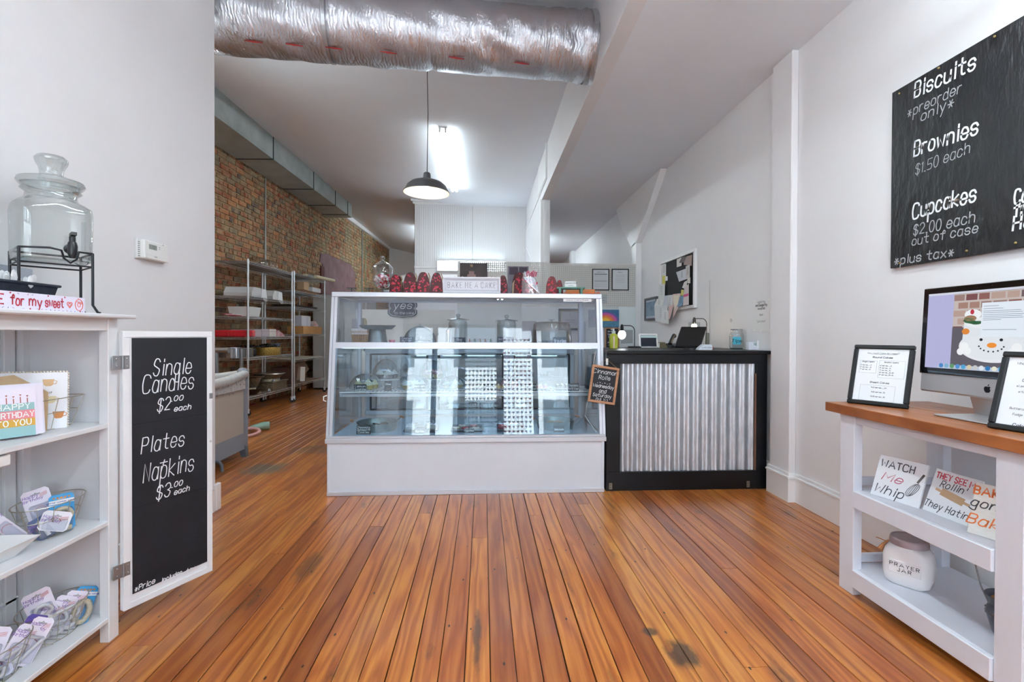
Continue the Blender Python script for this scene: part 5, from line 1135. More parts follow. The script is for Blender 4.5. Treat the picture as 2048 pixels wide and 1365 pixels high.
# frames on the table
def tent_frame(label, bl, br, h, lean, build):
    bl = Vector(bl); br = Vector(br); d_ = br-bl; t = thing('framed_chart', label, 'picture frame', tuple(bl), rot=(-lean, 0, math.atan2(d_.y, d_.x)), group=None)
    w_ = d_.length; m = MB(); frame_box(m, 0, w_, .0, h, .017, -.012, .006, .003); obj('frame', m, P('frame_black_wood', '#07090e', .55, bump=(80, .1)), t)
    obj('sheet', MB().box(.014, w_-.014, -.004, .0, .014, h-.014), P('frame_sheet', '#dcdfe2', .6), t); obj('easel_back', MB().bar((w_/2, .006, h*.7), (w_/2, .10, .03+.0), .05, .003), P('easel', '#1c1d21', .7), t)
    m = MB(); build(m, w_, h); obj('lettering', m, ink, t); return t
def fa(m, w_, h):
    y_ = -.0046; c = w_/2
    write(m, 'How Much Cake do I need?', .0062, .0008, c, h-.038, y_, slant=.15, wide=.85); m.box(c-.045, c+.045, y_, y_+.0003, h-.040, h-.0395)
    write(m, 'Round Cakes', .0068, .0014, c, h-.056, y_, slant=.1)
    for x0_, x1_, z0_, z1_ in ((.028, .090, h-.122, h-.068), (.098, w_-.026, h-.140, h-.066), (.04, w_-.05, .018, .085)): frame_box(m, x0_, x1_, z0_, z1_, .0004, y_, y_+.0002, 0)
    write(m, 'Single Layers', .005, .001, .058, h-.075, y_, wide=.8); write(m, 'Double Layers', .005, .001, .14, h-.075, y_, wide=.85)
    for i, s_ in enumerate(('6" serves......5', '8" serves......8', '9" serves....12')): write(m, s_, .0048, .0008, .031, h-.09-i*.0095, y_, align='l', wide=.72)
    for i, s_ in enumerate(('6" serves......8', '8" serves....12', '9" serves....15', '10" serves...25-30', '12" serves...35-40')): write(m, s_, .0048, .0008, .102, h-.09-i*.0098, y_, align='l', wide=.72)
    write(m, 'Sheet Cakes', .0066, .0013, c, .094, y_, slant=.1)
    for i, s_ in enumerate(('9x13 serves......24', '11x15 serves...35', '12x18 serves...48')): write(m, s_, .005, .0009, c, .073-i*.019, y_, wide=.75)
tent_frame('black framed cake serving chart standing at the aisle corner of the table', tuple(at(1695, 806, Z=TZ)), tuple(at(1817, 819, Z=TZ)), .258, .29, fa)
def fb(m, w_, h):
    y_ = -.0046
    for i, (s_, c_, l_) in enumerate((('What flavors do we have?', .007, .001), ('', 0, 0), ('', 0, 0), ('Classic Flavors', .008, .0015), ('*Lemon Chocolate Vanilla', .006, .0009), ('*Italian Cream Carrot', .006, .0009), ('', 0, 0), ('Icings', .009, .0018), ('Buttercream Cream Cheese', .006, .0009), ('Fudge - Whipped Cream', .006, .0009), ('', 0, 0), ('Cake Fillings', .010, .0018))):
        if s_: write(m, s_, c_, l_, w_/2, h-.04-i*.0178, y_, slant=.12, wide=.85)
tent_frame('black framed flavour list standing in front of the computer at the near table end', tuple(at(1977, 856, Z=TZ)), tuple(at(1977, 856, Z=TZ)+Vector((.045, -.2, 0))), .25, .30, fb)

# all-in-one computer
T = thing('desktop_computer', 'slim all-in-one desktop computer showing a snowman cake photo', 'computer', (1.738, 1.590, TZ+.0005), rot=(0, 0, math.radians(-90)))
W2 = .264; zb0, zt0 = .072, .475
tl = math.radians(3)
alu = P('aluminium_body', '#c9c9cc', .35, .6)
HD = Matrix.Translation((0, 0, 0)) @ Matrix.Rotation(-tl, 4, 'X')
obj('housing', MB().box(-W2, W2, -.008, .012, zb0, zt0, .006).move(HD), alu, T)
obj('bezel', MB().box(-W2, W2, -.012, -.007, .142, zt0, .003).move(HD), P('bezel_black', '#08090c', .12, coat=.5), T)
scr = (-.24, .24, .166, .452)
def scrb(n_, a, b, c, d, k, col, e_=.9, poly=None):
    m = MB(); 
    if poly: m.prism(poly, -.0125-k*.0003, -.0122-k*.0003)
    else: m.box(a, b, -.0125-k*.0003, -.0122-k*.0003, c, d)
    return obj(n_, m.move(HD), P('scr_'+col[1:]+str(e_), '#0a0a0c', .3, emit=(col, e_)), T)
E_ = .46
scrb('screen', *scr, 0, '#6e6a72', E_); scrb('screen_sidebar', -.24, -.135, .166, .452, 1, '#b4b4dc', E_); scrb('menu_bar', -.24, .24, .444, .452, 2, '#d5d8e6', E_)
Rs = random.Random(12)
for r_ in range(5):
    x_ = -.135+(.018 if r_ % 2 else 0); z_ = .418-r_*.029
    while x_ < .235:
        w_ = Rs.uniform(.04, .052); scrb('screen_brick', max(x_, -.134), min(x_+w_-.006, .24), z_, z_+.022, 3, Rs.choice(['#8d5f5a', '#a58274', '#7a4d50', '#b79d92', '#6d5a60', '#9b7d78']), E_); x_ += w_
el = lambda cx, cz, rx, rz, n=32: [(cx+rx*math.cos(2*PI*i/n), cz+rz*math.sin(2*PI*i/n)) for i in range(n)]
scrb('screen_mortar', -.135, .24, .27, .443, 2, '#c4b9b5', E_); scrb('screen_table', -.135, .24, .175, .32, 4, '#605c66', E_)
scrb('cake_drum', 0, 0, 0, 0, 5, '#e8ebf0', E_, el(.012, .252, .118, .055)); scrb('cake_side', 0, 0, 0, 0, 6, '#dfe6ec', E_, [(-.095, .25), (.115, .25), (.108, .345), (-.09, .345)]); scrb('cake_top', 0, 0, 0, 0, 7, '#e9eef2', E_, el(.01, .335, .098, .022))
scrb('cake_side', 0, 0, 0, 0, 7, '#e2e8ee', E_, el(.01, .250, .105, .042))
for x_, z_, r_ in ((-.085, .25, .016), (-.072, .235, .013), (-.098, .232, .013), (.09, .25, .016), (.10, .233, .014), (.075, .235, .012)): scrb('snowball', 0, 0, 0, 0, 8, '#f2f5f8', E_, el(x_, z_, r_, r_))
for i in range(7): scrb('leaf', 0, 0, 0, 0, 9, Rs.choice(['#2c5a3a', '#3b6d49']), E_, el(-.085+Rs.random()*.05, .33+Rs.random()*.02, .018, .005))
scrb('pine_cone', 0, 0, 0, 0, 9, '#a07c62', E_, el(-.068, .352, .022, .011)); scrb('orange_flower', 0, 0, 0, 0, 10, '#e08a3a', E_, el(-.082, .305, .014, .011))
for x_, z_ in ((.113, .35), (.11, .335), (-.062, .375), (.118, .328)): scrb('berry', 0, 0, 0, 0, 10, '#c03048', E_, el(x_, z_, .007, .009))
scrb('snow_tuft', 0, 0, 0, 0, 8, '#eef2f6', E_, el(-.06, .366, .03, .018))
for x_ in (-.025, .042): scrb('eye', 0, 0, 0, 0, 11, '#23252e', E_, el(x_, .276, .0055, .005))
scrb('carrot_nose', 0, 0, 0, 0, 11, '#ef9437', E_, el(.012, .257, .016, .009))
for i in range(8): a_ = PI+PI*(i+.5)/8; scrb('mouth_dot', 0, 0, 0, 0, 11, '#2b2d33', E_, el(.010+.042*math.cos(a_), .257+.022*math.sin(a_), .003, .0028))
scrb('open_window', -.028, .112, .286, .405, 13, '#e3edf8', E_)
for i, (w_, z_) in enumerate(((.05, .392), (.065, .383), (.12, .375), (.125, .369), (.13, .362), (.125, .356), (.128, .35), (.06, .344), (.11, .31))): scrb('text_line', -.022, -.022+w_, z_, z_+.0016, 14, '#8490a3', E_)
scrb('dock', 0, 0, 0, 0, 13, '#b9c6da', E_, [(-.185, .167), (.19, .167), (.182, .181), (-.178, .181)])
for i in range(17): scrb('dock_icon', 0, 0, 0, 0, 14, ['#4a86c8', '#7fb0d0', '#5c9a6a', '#4f90d4', '#4fa4d4', '#d8c8a8', '#c8c8c8', '#dfe6ee', '#2d78b8', '#e6e6d0', '#4aa2d8', '#e8e8f0', '#3b6ea8', '#d8404a', '#48a0e0', '#b8b8c0', '#5a92c8'][i], E_, el(-.168+i*.0215, .177, .0085, .0085, 14))
ap = MB(); cz = .107
prof = [(0, -.014), (-.006, -.0135), (-.011, -.006), (-.012, .001), (-.0095, .0065), (-.005, .008), (0, .0062), (.005, .008), (.0095, .0062), (.0075, .003), (.0072, -.001), (.0105, -.0045), (.008, -.0105), (.005, -.0135)]
ap.prism([(x, cz+z) for x, z in prof], -.0086, -.008).prism([(0, cz+.009), (.0005, cz+.013), (.005, cz+.0165), (.0045, cz+.012)], -.0086, -.008)
obj('apple_emblem', ap.move(HD), P('emblem_black', '#0b0b0d', .3), T)
obj('stand_neck', MB().prism([(-.06, .19), (-.045, .19), (.02, .004), (-.0, .0)], -.10, .10, 'yz').move(Matrix.Translation((0, .06, 0)) @ Matrix.Scale(1, 4)), alu, T)
obj('stand_foot', MB().box(-.102, .102, -.10, .085, 0, .005, .002), alu, T)
obj('camera_dot', MB().sph((0, -.0125, .464), .002, 8, 4).move(HD), ink, T)

# signs leaning on the table's upper shelf
def shelf_sign(label, bl, br, h, lean, lines, extra=None, z=.433, mat=None):
    bl = Vector((*bl, z)); br = Vector((*br, z)); d_ = br-bl; w_ = d_.length; t = thing('block_sign', label, 'sign', tuple(bl), rot=(-lean, 0, math.atan2(d_.y, d_.x)))
    obj('plaque', MB().box(0, w_, 0, .010, 0, h, .0015), mat or P('plaque_white', '#e6e9ee', .6, var=(60, '#d6dae2', .4, (1, 1, 8))), t)
    for i, (s_, c_, l_, x_, z_, col, sl, wd_) in enumerate(lines): m = MB(); write(m, s_, c_, l_, x_*w_, z_*h, -.0006, slant=sl, wide=wd_); obj('lettering', m, P('let_'+col[1:], col, .6), t)
    if extra: extra(t, w_, h)
    return t
def whisk(t, w_, h):
    c = Vector((w_*.76, -.0006, h*.36)); m = MB()
    for r_ in (.018, .012, .006): m.tube([c+Vector((r_*math.sin(a)+.010*(1-math.cos(a)), 0, -.026*math.cos(a)+.006*math.sin(a)))for a in [i*2*PI/20 for i in range(20)]], .0009, 4, closed=True)
    obj('whisk_print', m, P('whisk_grey', '#5b5e66', .6), t); obj('whisk_handle', MB().bar(c+Vector((.02, 0, .03)), c+Vector((.036, 0, .066)), .008, .0006, up=(0, 1, 0)), P('whisk_handle', '#5e5a58', .6), t)
def pin(t, w_, h):
    q = MB(); A = Vector((w_*.14, -.0006, h*.55)); Bq = Vector((w_*.92, -.0006, h*.42)); q.bar(A.lerp(Bq, .17), A.lerp(Bq, .83), .0006, .026, up=(0, 0, 1)).bar(A, Bq, .0007, .009, up=(0, 0, 1)); obj('rolling_pin_print', q, P('pin_tan', '#b39474', .6), t)
def pl(px, py): p = at(px, py, Z=.433); return (p.x, p.y)
shelf_sign('white plaque lettered watch me whip with a whisk', pl(1740, 988), pl(1836, 1018), .165, .35, (('WATCH', .026, .0042, .42, .73, '#4a4d56', 0, .85), ('Me', .030, .0034, .36, .42, '#b9556f', .3, 1.2), ('Whip', .032, .0036, .36, .10, '#3b3e46', .25, .95)), whisk)
shelf_sign('white plaque lettered they see me rollin with a rolling pin', pl(1844, 1019), pl(1934, 1054), .160, .36, (('THEY SEE ME', .020, .0040, .52, .80, '#c63a4e', 0, .75), ("Rollin'", .023, .0028, .48, .62, '#34363c', .25, .85), ("They Hatin'", .023, .0028, .50, .12, '#34363c', .25, .78)), pin)
shelf_sign('pale plaque with orange bake lettering beside the table leg', pl(1933, 1065), (1.60, 1.375), .165, .30, (('BAKERS', .024, .005, .5, .78, '#e0763a', 0, .85), ('gonna', .026, .0036, .44, .54, '#3b3d43', .25, .95), ('Bake', .030, .0040, .40, .20, '#e0763a', .25, 1.0)), lambda t, w_, h: obj('cupcake_print', MB().prism([(w_*.72, .02), (w_*.9, .02), (w_*.94, .06), (w_*.68, .06)], -.0008, 0).sph((w_*.81, -.0004, .068), .018, 10, 6, sy=.03), P('cup_print_tan', '#c9a04a', .6), t), mat=P('plaque_cream', '#e2e0dc', .6, var=(30, '#d2cfc9', .6, (1, 1, 8))))

# prayer jar
p = at(1836, 1150, Z=.103); T = thing('ceramic_jar', 'white ceramic jar reading prayer jar with a dusty pink screw lid', 'jar', (1.645, 1.795, .1095), rotz=math.radians(-55))
secs = [(sq(.001, pw=4, sy=.75), 0), (sq(.058, pw=4, sy=.78), .0), (sq(.072, pw=4, sy=.78), .012), (sq(.078, pw=3.6, sy=.78), .04), (sq(.078, pw=3.6, sy=.78), .105), (sq(.073, pw=3, sy=.8), .128), (blend(.063, .6, .85), .143), (blend(.056, 1), .149), (circ(.056), .156)]
obj('body', loft(MB(), secs), P('glazed_white', '#e4e4e6', .18, coat=.3), T, smooth=True)
obj('lid', MB().lathe([(.057, .150), (.062, .152), (.061, .158), (.062, .162), (.060, .166), (.061, .171), (.059, .176), (.057, .179), (.052, .179), (.050, .1765), (.0001, .1765)], 40), P('lid_pink', '#a99aa0', .35, .3, var=(9, '#8d7c76', .6)), T, smooth=True, sharp=50)
lb = loft(MB(), [([(x, z) for x, z in []], 0)]) if False else MB()
lb.box(-.05, .05, -.0625, -.058, .050, .098, .003); obj('raised_label', lb, P('glazed_white', '#e4e4e6', .18, coat=.3), T)
m = MB(); write(m, 'PRAYER', .0125, .0020, 0, .077, -.0632, wide=1.05, gap=.5); write(m, 'JAR', .0125, .0020, 0, .059, -.0632, wide=1.05, gap=.5); obj('lettering', m, ink_black, T)
tg = MB().tube([(-.060, -.01, .150), (-.072, -.016, .145), (-.085, -.02, .150), (-.10, -.024, .153)], .0018, 6).tube([(-.062, -.01, .150), (-.078, -.016, .13), (-.087, -.02, .11)], [.003, .006, .010], 7); obj('raffia_bow', tg, P('raffia', '#b1784e', .8), T)
# dark pot with cord
T = thing('ceramic_pot', 'dark grey glazed warmer pot behind the near table leg', 'pot', (1.665, 1.45, .1095))
obj('pot_body', MB().lathe([(.0001, 0), (.035, 0), (.036, .006), (.040, .012), (.05, .05), (.056, .075), (.052, .09), (.047, .095)], 32), P('pot_glaze', '#3d434f', .35, var=(30, '#565c68', .6)), T, smooth=True); obj('pot_dish', MB().lathe([(.047, .095), (.044, .1), (.052, .12), (.058, .13), (.056, .131), (.040, .112), (.0001, .11)], 32), P('dish_glaze', '#3a3f4a', .3), T, smooth=True)
obj('wax', MB().lathe([(.0001, .116), (.045, .116)], 24), P('amber_wax', '#a06a2a', .3), T); m = MB(); Rq = random.Random(2)
for i in range(40): a_ = 2*PI*i/40; m.sph((.053*math.cos(a_), .053*math.sin(a_), .075+.006*math.sin(i*1.9)), .0045, 6, 4)
obj('relief_band', m, P('relief', '#5c5a5c', .5), T); obj('power_cord', MB().tube([(.0, .05, .06), (-.02, .07, .13), (-.035, .075, .2), (-.03, .09, .3)], .003, 6), P('cord_grey', '#8a8d92', .5), T)
# ================================================================ cakes, jars and cards in the display case
ZD, ZM, ZU = .386, .664, .9905
def q_(px, Y, Z): p = at(px, 700, Y=Y); return (p.x, p.y, Z)
cookie_dark = P('cookie_dark', '#2f2325', .8, var=(40, '#46332f', .7)); cookie_tan = P('cookie_tan', '#b08a66', .8, var=(30, '#8f6a4a', .6)); galvp = P('galvanized_pan', '#8f9c9e', .4, .7, var=(20, '#737f82', .8))
# two galvanized trays with wooden handles
def round_pan(label, c, rot, r=.14):
    t = thing('round_tray', label, 'tray', c, rot)
    obj('tray_body', MB().lathe([(.0001, .002), (r*.93, .002), (r, .055), (r+.003, .058), (r+.003, .054), (r*.94, 0), (.0001, 0)], 40), galvp, t, smooth=True, sharp=50)
    for s_ in (-1, 1):
        h = obj('handle', MB().tube([(s_*(r-.003), -.025, .045), (s_*(r+.035), -.02, .075), (s_*(r+.035), .02, .075), (s_*(r-.003), .025, .045)], .0025, 6), steel, t, smooth=True)
        obj('wooden_grip', MB().tube([(s_*(r+.036), -.024, .076), (s_*(r+.036), .024, .076)], .009, 10), wood_frame, h, smooth=True)
    return t
c1 = q_(755, 3.53, ZD); round_pan('galvanized round tray of dark cookies at the left end of the case floor', c1, math.radians(25))
c2 = q_(1111, 3.55, ZD); round_pan('galvanized round tray of pale cookies at the counter end of the case floor', c2, math.radians(12), .135)
Rk = random.Random(8)
def cookie(c, r, mat, label, group, tilt):
    t = obj('cookie', MB().lathe([(.0001, 0), (r*.95, .001), (r, .006), (r*.9, .011), (.0001, .0135)], 16, wob=lambda a, z: .05*math.sin(3*a)+.04*math.sin(7*a+1)), mat, loc=c, rot=tilt, smooth=True); tag(t, label, 'cookie', group); return t
for i in range(9): a = i*2.4; rr = .03+.0085*i; cookie((c1[0]+rr*math.cos(a), c1[1]+rr*math.sin(a)*.9, ZD+.006+.006*(i % 4)), .032, cookie_dark, 'dark chocolate oatmeal cookie in the galvanized tray', 'dark cookies in the round tray', (Rk.uniform(-.3, .3), Rk.uniform(-.3, .3), 0))
for i in range(9): a = i*2.4; rr = .03+.0085*i; cookie((c2[0]+rr*math.cos(a), c2[1]+rr*math.sin(a)*.9, ZD+.010+.006*(i % 4)), .036, cookie_tan, 'pale cinnamon cookie in the galvanized tray', 'pale cookies in the round tray', (Rk.uniform(-.35, .35), Rk.uniform(-.35, .35), 0))
chalk_card(q_(727, 3.365, ZD), .095, .055, ('Chocolate', 'Oatmeal PB', 'Cookies'), 'card lettered chocolate oatmeal cookies before the dark cookie tray', .012)
chalk_card(q_(1119, 3.375, ZD), .075, .045, ('Snickerdoodles',), 'card lettered snickerdoodles before the pale cookie tray', .013)
# flat boxes / trays of packaged cookies
foilt = P('foil_tray', '#5f6470', .3, .7); film = G('film', '#f2f5fa', .16, .8, rough=.08, power=2)
def treat_tray(label, px, wd, items):
    c = q_(px, 3.50, ZD); t = thing('treat_tray', label, 'tray', c)
    obj('tray_body', loaf(MB(), wd*.46, .10, wd*.5, .115, .016), foilt, t)
    for k, (dx, dy, col, knd) in enumerate(items):
        if knd == 'bag':
            b_ = thing('cookie_bag', 'cellophane bag of iced cookies on the %s' % label.split(' of ')[0], 'bag', (c[0]+dx, c[1]+dy, ZD+.012), rotz=Rk.uniform(-.3, .3), group='cookie bags on the foil trays')
            obj('contents', MB().box(-.032, .032, -.02, .02, 0, .03, .008), P('icing_'+col[1:], col, .6), b_); obj('film', MB().box(-.036, .036, -.023, .023, 0, .045, .01), film, b_)
        else:
            o = obj('iced_cookie', MB().prism(heart(0, 0, .028, 18), 0, .009, 'xy'), P('icing_'+col[1:], col, .5), loc=(c[0]+dx, c[1]+dy, ZD+.016), rot=(.15, 0, Rk.uniform(-.4, .4))); tag(o, 'heart shaped iced cookie lying on a foil tray', 'cookie', 'heart cookies on the foil trays')
    return t
treat_tray('dark foil tray of bagged brown cookies beside the dark cookie tray', 845, .235, ((-.075, -.05, '#e5e0dc', 'bag'), (0, -.05, '#5b4b48', 'bag'), (.07, -.05, '#e8e4dc', 'bag'), (-.04, .04, '#8a6a55', 'bag'), (.045, .04, '#d8d2cb', 'bag')))
treat_tray('foil tray of heart cookies in the middle of the case floor', 935, .225, ((-.075, -.05, '#d8c9b8', 'heart'), (-.01, -.055, '#a03040', 'heart'), (.06, -.05, '#e0d6d0', 'heart'), (-.04, .03, '#e6e0dc', 'heart'), (.045, .03, '#c04a55', 'heart')))
treat_tray('foil tray of bagged white and red cookies beside the pale cookie tray', 1022, .205, ((-.06, -.05, '#c24b55', 'bag'), (.02, -.05, '#e9e7e4', 'bag'), (-.02, .04, '#dcd8d8', 'bag'), (.06, .03, '#6b4b48', 'bag')))
chalk_card(q_(839, 3.37, ZD), .07, .032, ('Turtle',), 'low card before the bagged brown cookies', .011); chalk_card(q_(938, 3.375, ZD), .07, .03, ('Valentine',), 'low card before the heart cookies', .010)
# domes with cupcakes on the wire shelf
dome_g = G('dome_glass', '#e6eff3', .08, .9, power=1.7)
def dome(label, c, r, h):
    t = thing('cake_dome', label, 'cake dome', c)
    pr = [(r, .006), (r, .02)]+[(r*math.cos(math.radians(a)), .02+(h-.02)*math.sin(math.radians(a))) for a in range(10, 90, 10)]+[(.0001, h)]
    obj('dome', MB().lathe(pr, 36), dome_g, t, smooth=True); obj('knob', MB().sph((0, 0, h+.008), .009, 12, 8), jar_glass, t, smooth=True)
    obj('plate', MB().lathe([(.0001, 0), (r*1.12, 0), (r*1.16, .006), (r*1.1, .005), (.0001, .005)], 36), P('plate_white', '#e2e6ec', .25), t, smooth=True); return t
def cupcake(c, cup, icing, label, group, s=1.0):
    t = thing('cupcake', label, 'cupcake', c, group=group)
    obj('paper_cup', MB().lathe([(.0001, 0), (.020*s, 0), (.027*s, .030*s), (.0001, .031*s)], 24, wob=lambda a, z: .04*math.sin(12*a)), cup, t, smooth=True)
    pr = [(.0001, .028*s)]+[(.028*s*(1-i/11)**.8*(1+.13*math.cos(i*PI)), (.030+.0035*i)*s) for i in range(11)]+[(.0001, .072*s)]
    obj('icing', MB().lathe(pr, 18, wob=lambda a, z: .07*math.sin(6*a+z*160)), icing, t, smooth=True); return t
yel = P('cup_yellow', '#d4ae4a', .6); icy = P('icing_lemon', '#ece5bd', .5); icw = P('icing_vanilla', '#ece9e4', .5); tanc = P('cup_tan', '#c9a878', .6); pinki = P('icing_pink', '#d9a3a8', .5); choc = P('icing_choc', '#5a4038', .5); dkc = P('cup_dark', '#3c2f2e', .6)
DL = [(732, 3.60, .115, .115, 'glass dome over lemon cupcakes at the left end of the wire shelf', yel, icy, 'yellow lemon cupcake under the leftmost glass dome', 'lemon cupcakes'),
      (773, 3.86, .105, .15, 'taller glass dome behind the lemon cupcakes', dkc, icw, 'dark cupcake under the second dome on the wire shelf', 'dark cupcakes'),
      (826, 3.60, .118, .11, 'glass dome over vanilla cupcakes near the middle card', tanc, icw, 'vanilla cupcake under the glass dome by the vanilla card', 'vanilla cupcakes'),
      (865, 3.87, .10, .14, 'glass dome at the back of the shelf behind the vanilla cupcakes', tanc, pinki, 'pink iced cupcake under the back glass dome', 'pink cupcakes')]
for px, Y, r_, h_, lb, cu, ic, l2, g_ in DL:
    z_ = ZM+.002; c = q_(px, Y-.02 if Y < 3.7 else Y-.12, z_)
    if Y > 3.7:
        s_ = thing('cake_stand', 'low white cake stand raising the %s' % ('second dome' if px < 800 else 'back dome'), 'cake stand', (c[0], c[1], z_)); obj('stand_body', MB().lathe([(.0001, 0), (.05, 0), (.045, .006), (.015, .02), (.014, .05), (.06, .056), (r_*1.1, .058), (r_*1.1, .062), (.0001, .062)], 30), P('plate_white', '#e2e6ec', .25), s_, smooth=True); c = (c[0], c[1], z_+.0625)
    dome(lb, c, r_, h_)
    for k in range(5):
        a = k*2*PI/5+.3; cupcake((c[0]+r_*.55*math.cos(a), c[1]+r_*.55*math.sin(a), c[2]+.006), cu, ic, l2, g_, .95)
chalk_card(q_(720, 3.462, ZM), .085, .05, ('Lemon', 'Sunshine'), 'card lettered lemon sunshine on the wire shelf', .014); chalk_card(q_(838, 3.462, ZM), .085, .05, ('Heaven', '+Vanilla'), 'card lettered heaven vanilla on the wire shelf', .013)
chalk_card(q_(776, 3.50, ZM), .05, .07, ('Choc', '. . .'), 'dark card between the lemon and vanilla domes', .01)
for px, lb, lines, l2, ic in ((1062, 'card lettered strawberry petit four on the wire shelf', ('Strawberry', 'Petit Four'), 'strawberry petit four square on the white plate', pinki), (1147, 'card lettered chocolate petit four near the end of the wire shelf', ('.Chocolate.', 'Petit Four'), 'chocolate petit four square on the white plate', choc), (978, 'card lettered caramel on the wire shelf behind the reflections', ('Caramel',), 'caramel cake square on the white plate', tanc)):
    chalk_card(q_(px, 3.463, ZM), .083, .052, lines, lb, .014)
    c = q_(px+(20 if px < 1100 else -22), 3.56, ZM+.002); t = thing('cake_plate', 'white plate of small cake squares behind the %s' % lb.split(' on ')[0].split(' near ')[0], 'plate', c); obj('plate_body', MB().lathe([(.0001, 0), (.05, 0), (.085, .012), (.083, .014), (.05, .004), (.0001, .004)], 30), P('plate_white', '#e2e6ec', .25), t, smooth=True)
    for k in range(6):
        o = thing('petit_four', l2, 'cake', (c[0]-.035+(k % 3)*.034, c[1]-.02+(k//3)*.04, c[2]+.0055), rotz=Rk.uniform(-.2, .2), group=l2.split(' on ')[0]+'s'); obj('cake_cube', MB().box(-.014, .014, -.014, .014, 0, .024, .003), ic, o); obj('icing_rosette', MB().sph((0, 0, .027), .007, 10, 6), icw, o, smooth=True)
c = q_(905, 3.60, ZM+.002); dome('glass dome over pale pastries in the middle of the wire shelf', c, .10, .10)
for k in range(5): a = k*2*PI/5; cupcake((c[0]+.055*math.cos(a), c[1]+.055*math.sin(a), c[2]+.006), tanc, icw, 'pale cupcake under the dome in the middle of the wire shelf', 'pale cupcakes', .9)
c = q_(1020, 3.60, ZM+.002); dome('glass dome over red cupcakes behind the strawberry card', c, .09, .095)
for k in range(4): a = k*PI/2+.4; cupcake((c[0]+.048*math.cos(a), c[1]+.048*math.sin(a), c[2]+.006), P('cup_red', '#a8323e', .6), pinki, 'red cupcake under the dome behind the strawberry card', 'red cupcakes', .9)

# upper deck
c = q_(722, 3.56, ZU); T = thing('wicker_basket', 'small wicker basket with a white cloth lining on the top deck', 'basket', c)
m = MB()
for i in range(44): 
    k = i/44*4; sd = int(k); u = k-sd; cs = [(-1, -1), (1, -1), (1, 1), (-1, 1), (-1, -1)]; x_ = cs[sd][0]+(cs[sd+1][0]-cs[sd][0])*u; y_ = cs[sd][1]+(cs[sd+1][1]-cs[sd][1])*u
    m.tube([(x_*.044+Rk.uniform(-.001, .001), y_*.036, 0), (x_*.05, y_*.042, .05), (x_*.056, y_*.046, .095)], .0036, 5)
obj('wicker', m, P('wicker', '#b98c5e', .7, var=(40, '#8f6a44', .6)), T); obj('cloth_lining', MB().lathe([(.078, .070), (.080, .072), (.078, .112), (.072, .113)], 4, a0=PI/4, sy=.84), P('cloth_cream', '#dcd8d4', .9), T)
obj('floor', MB().box(-.043, .043, -.035, .035, .002, .006), P('wicker', '#b98c5e', .7), T)
c = q_(755, 3.58, ZU); T = thing('metal_cake_stand', 'galvanized pedestal cake stand with fluted rim on the top deck', 'cake stand', c)
obj('pedestal', MB().lathe([(.075, 0), (.075, .004), (.066, .03), (.060, .08), (.056, .108), (.0001, .108)], 32), galvp, T, smooth=True)
obj('fluted_plate', MB().lathe([(.0001, .108), (.10, .108), (.128, .136), (.126, .137), (.098, .112), (.0001, .112)], 64, wob=lambda a, z: .02*math.sin(20*a) if z > .12 else 0), galvp, T, smooth=True)
for i in range(5): o = obj('glass_cloche', MB().lathe([(.022, 0)]+[(.022*math.cos(math.radians(a)), .024*math.sin(math.radians(a))) for a in range(15, 90, 15)]+[(.0001, .024)], 16), P('macaron', '#d3dcdf', .4), loc=(c[0]-.07+i*.034, c[1]+(-.01 if i % 2 else .02), ZU+.1125), smooth=True); tag(o, 'small pale round sweet on the galvanized cake stand', 'sweet', 'pale sweets on the galvanized stand')
c = q_(784, 3.52, ZU); T = thing('ribbon_cup', 'small pink cup beside the galvanized stand', 'cup', c); obj('cup_body', MB().lathe([(.0001, 0), (.016, 0), (.023, .034), (.021, .034), (.015, .004), (.0001, .003)], 20), P('cup_pink', '#cf6a86', .5), T, smooth=True); obj('sugar', MB().lathe([(.0001, .046), (.012, .042), (.021, .034)], 16), P('sugar', '#e8d9d4', .8), T, smooth=True)
chalk_card(q_(813, 3.47, ZU), .094, .056, ('Peanut', 'Butter', 'Cups'), 'faded grey price card left of the small glass dome', .012, mat=P('faded_board', '#5b6270', .6))
c = q_(840, 3.62, ZU); dome('clear glass dome with a small bottle under it on the top deck', c, .118, .135)
T = thing('small_bottle', 'tiny clear bottle under the glass dome on the top deck', 'bottle', (c[0]-.02, c[1]-.03, ZU+.007)); obj('bottle_body', MB().lathe([(.0001, 0), (.02, 0), (.021, .04), (.012, .052), (.008, .06), (.011, .062), (.011, .072), (.0001, .073)], 20), jar_glass, T, smooth=True)
def canister(label, px, Y, r_, h_):
    c = q_(px, Y, ZU); t = thing('glass_canister', label, 'jar', c)
    obj('glass_body', MB().lathe([(.0001, .004), (r_*.9, .003), (r_, .01), (r_, h_*.78), (r_*.93, h_*.84), (r_*.95, h_*.88)], 36), jar_glass, t, smooth=True); obj('base_ring', MB().lathe([(r_*.8, .0), (r_*1.03, 0), (r_*1.03, .012), (r_*.8, .012)], 36), jar_glass, t, smooth=True)
    obj('lid', MB().lathe([(r_*.9, h_*.88), (r_*1.18, h_*.885), (r_*1.18, h_*.91), (r_*.6, h_*.94), (.012, h_*.96), (.01, h_), (.017, h_*1.04), (.015, h_*1.1), (.0001, h_*1.12)], 36), jar_glass, t, smooth=True); return t, c
t, c = canister('glass canister with lid beside the grey cards on the top deck', 916, 3.60, .068, .20)
for k in range(5): o = obj('biscotti', MB().box(-.012, .012, -.03, .03, 0, .014, .004), P('biscotti', '#7a5a48', .8), loc=(c[0]-.03+.014*k, c[1]-.01, ZU+.008+.0*k), rot=(0, .0, .3*k)); tag(o, 'brown biscotti lying in the first glass canister', 'cookie', 'biscotti in the canister')
t, c = canister('glass canister behind the soft baked cookie card', 1013, 3.60, .070, .195)
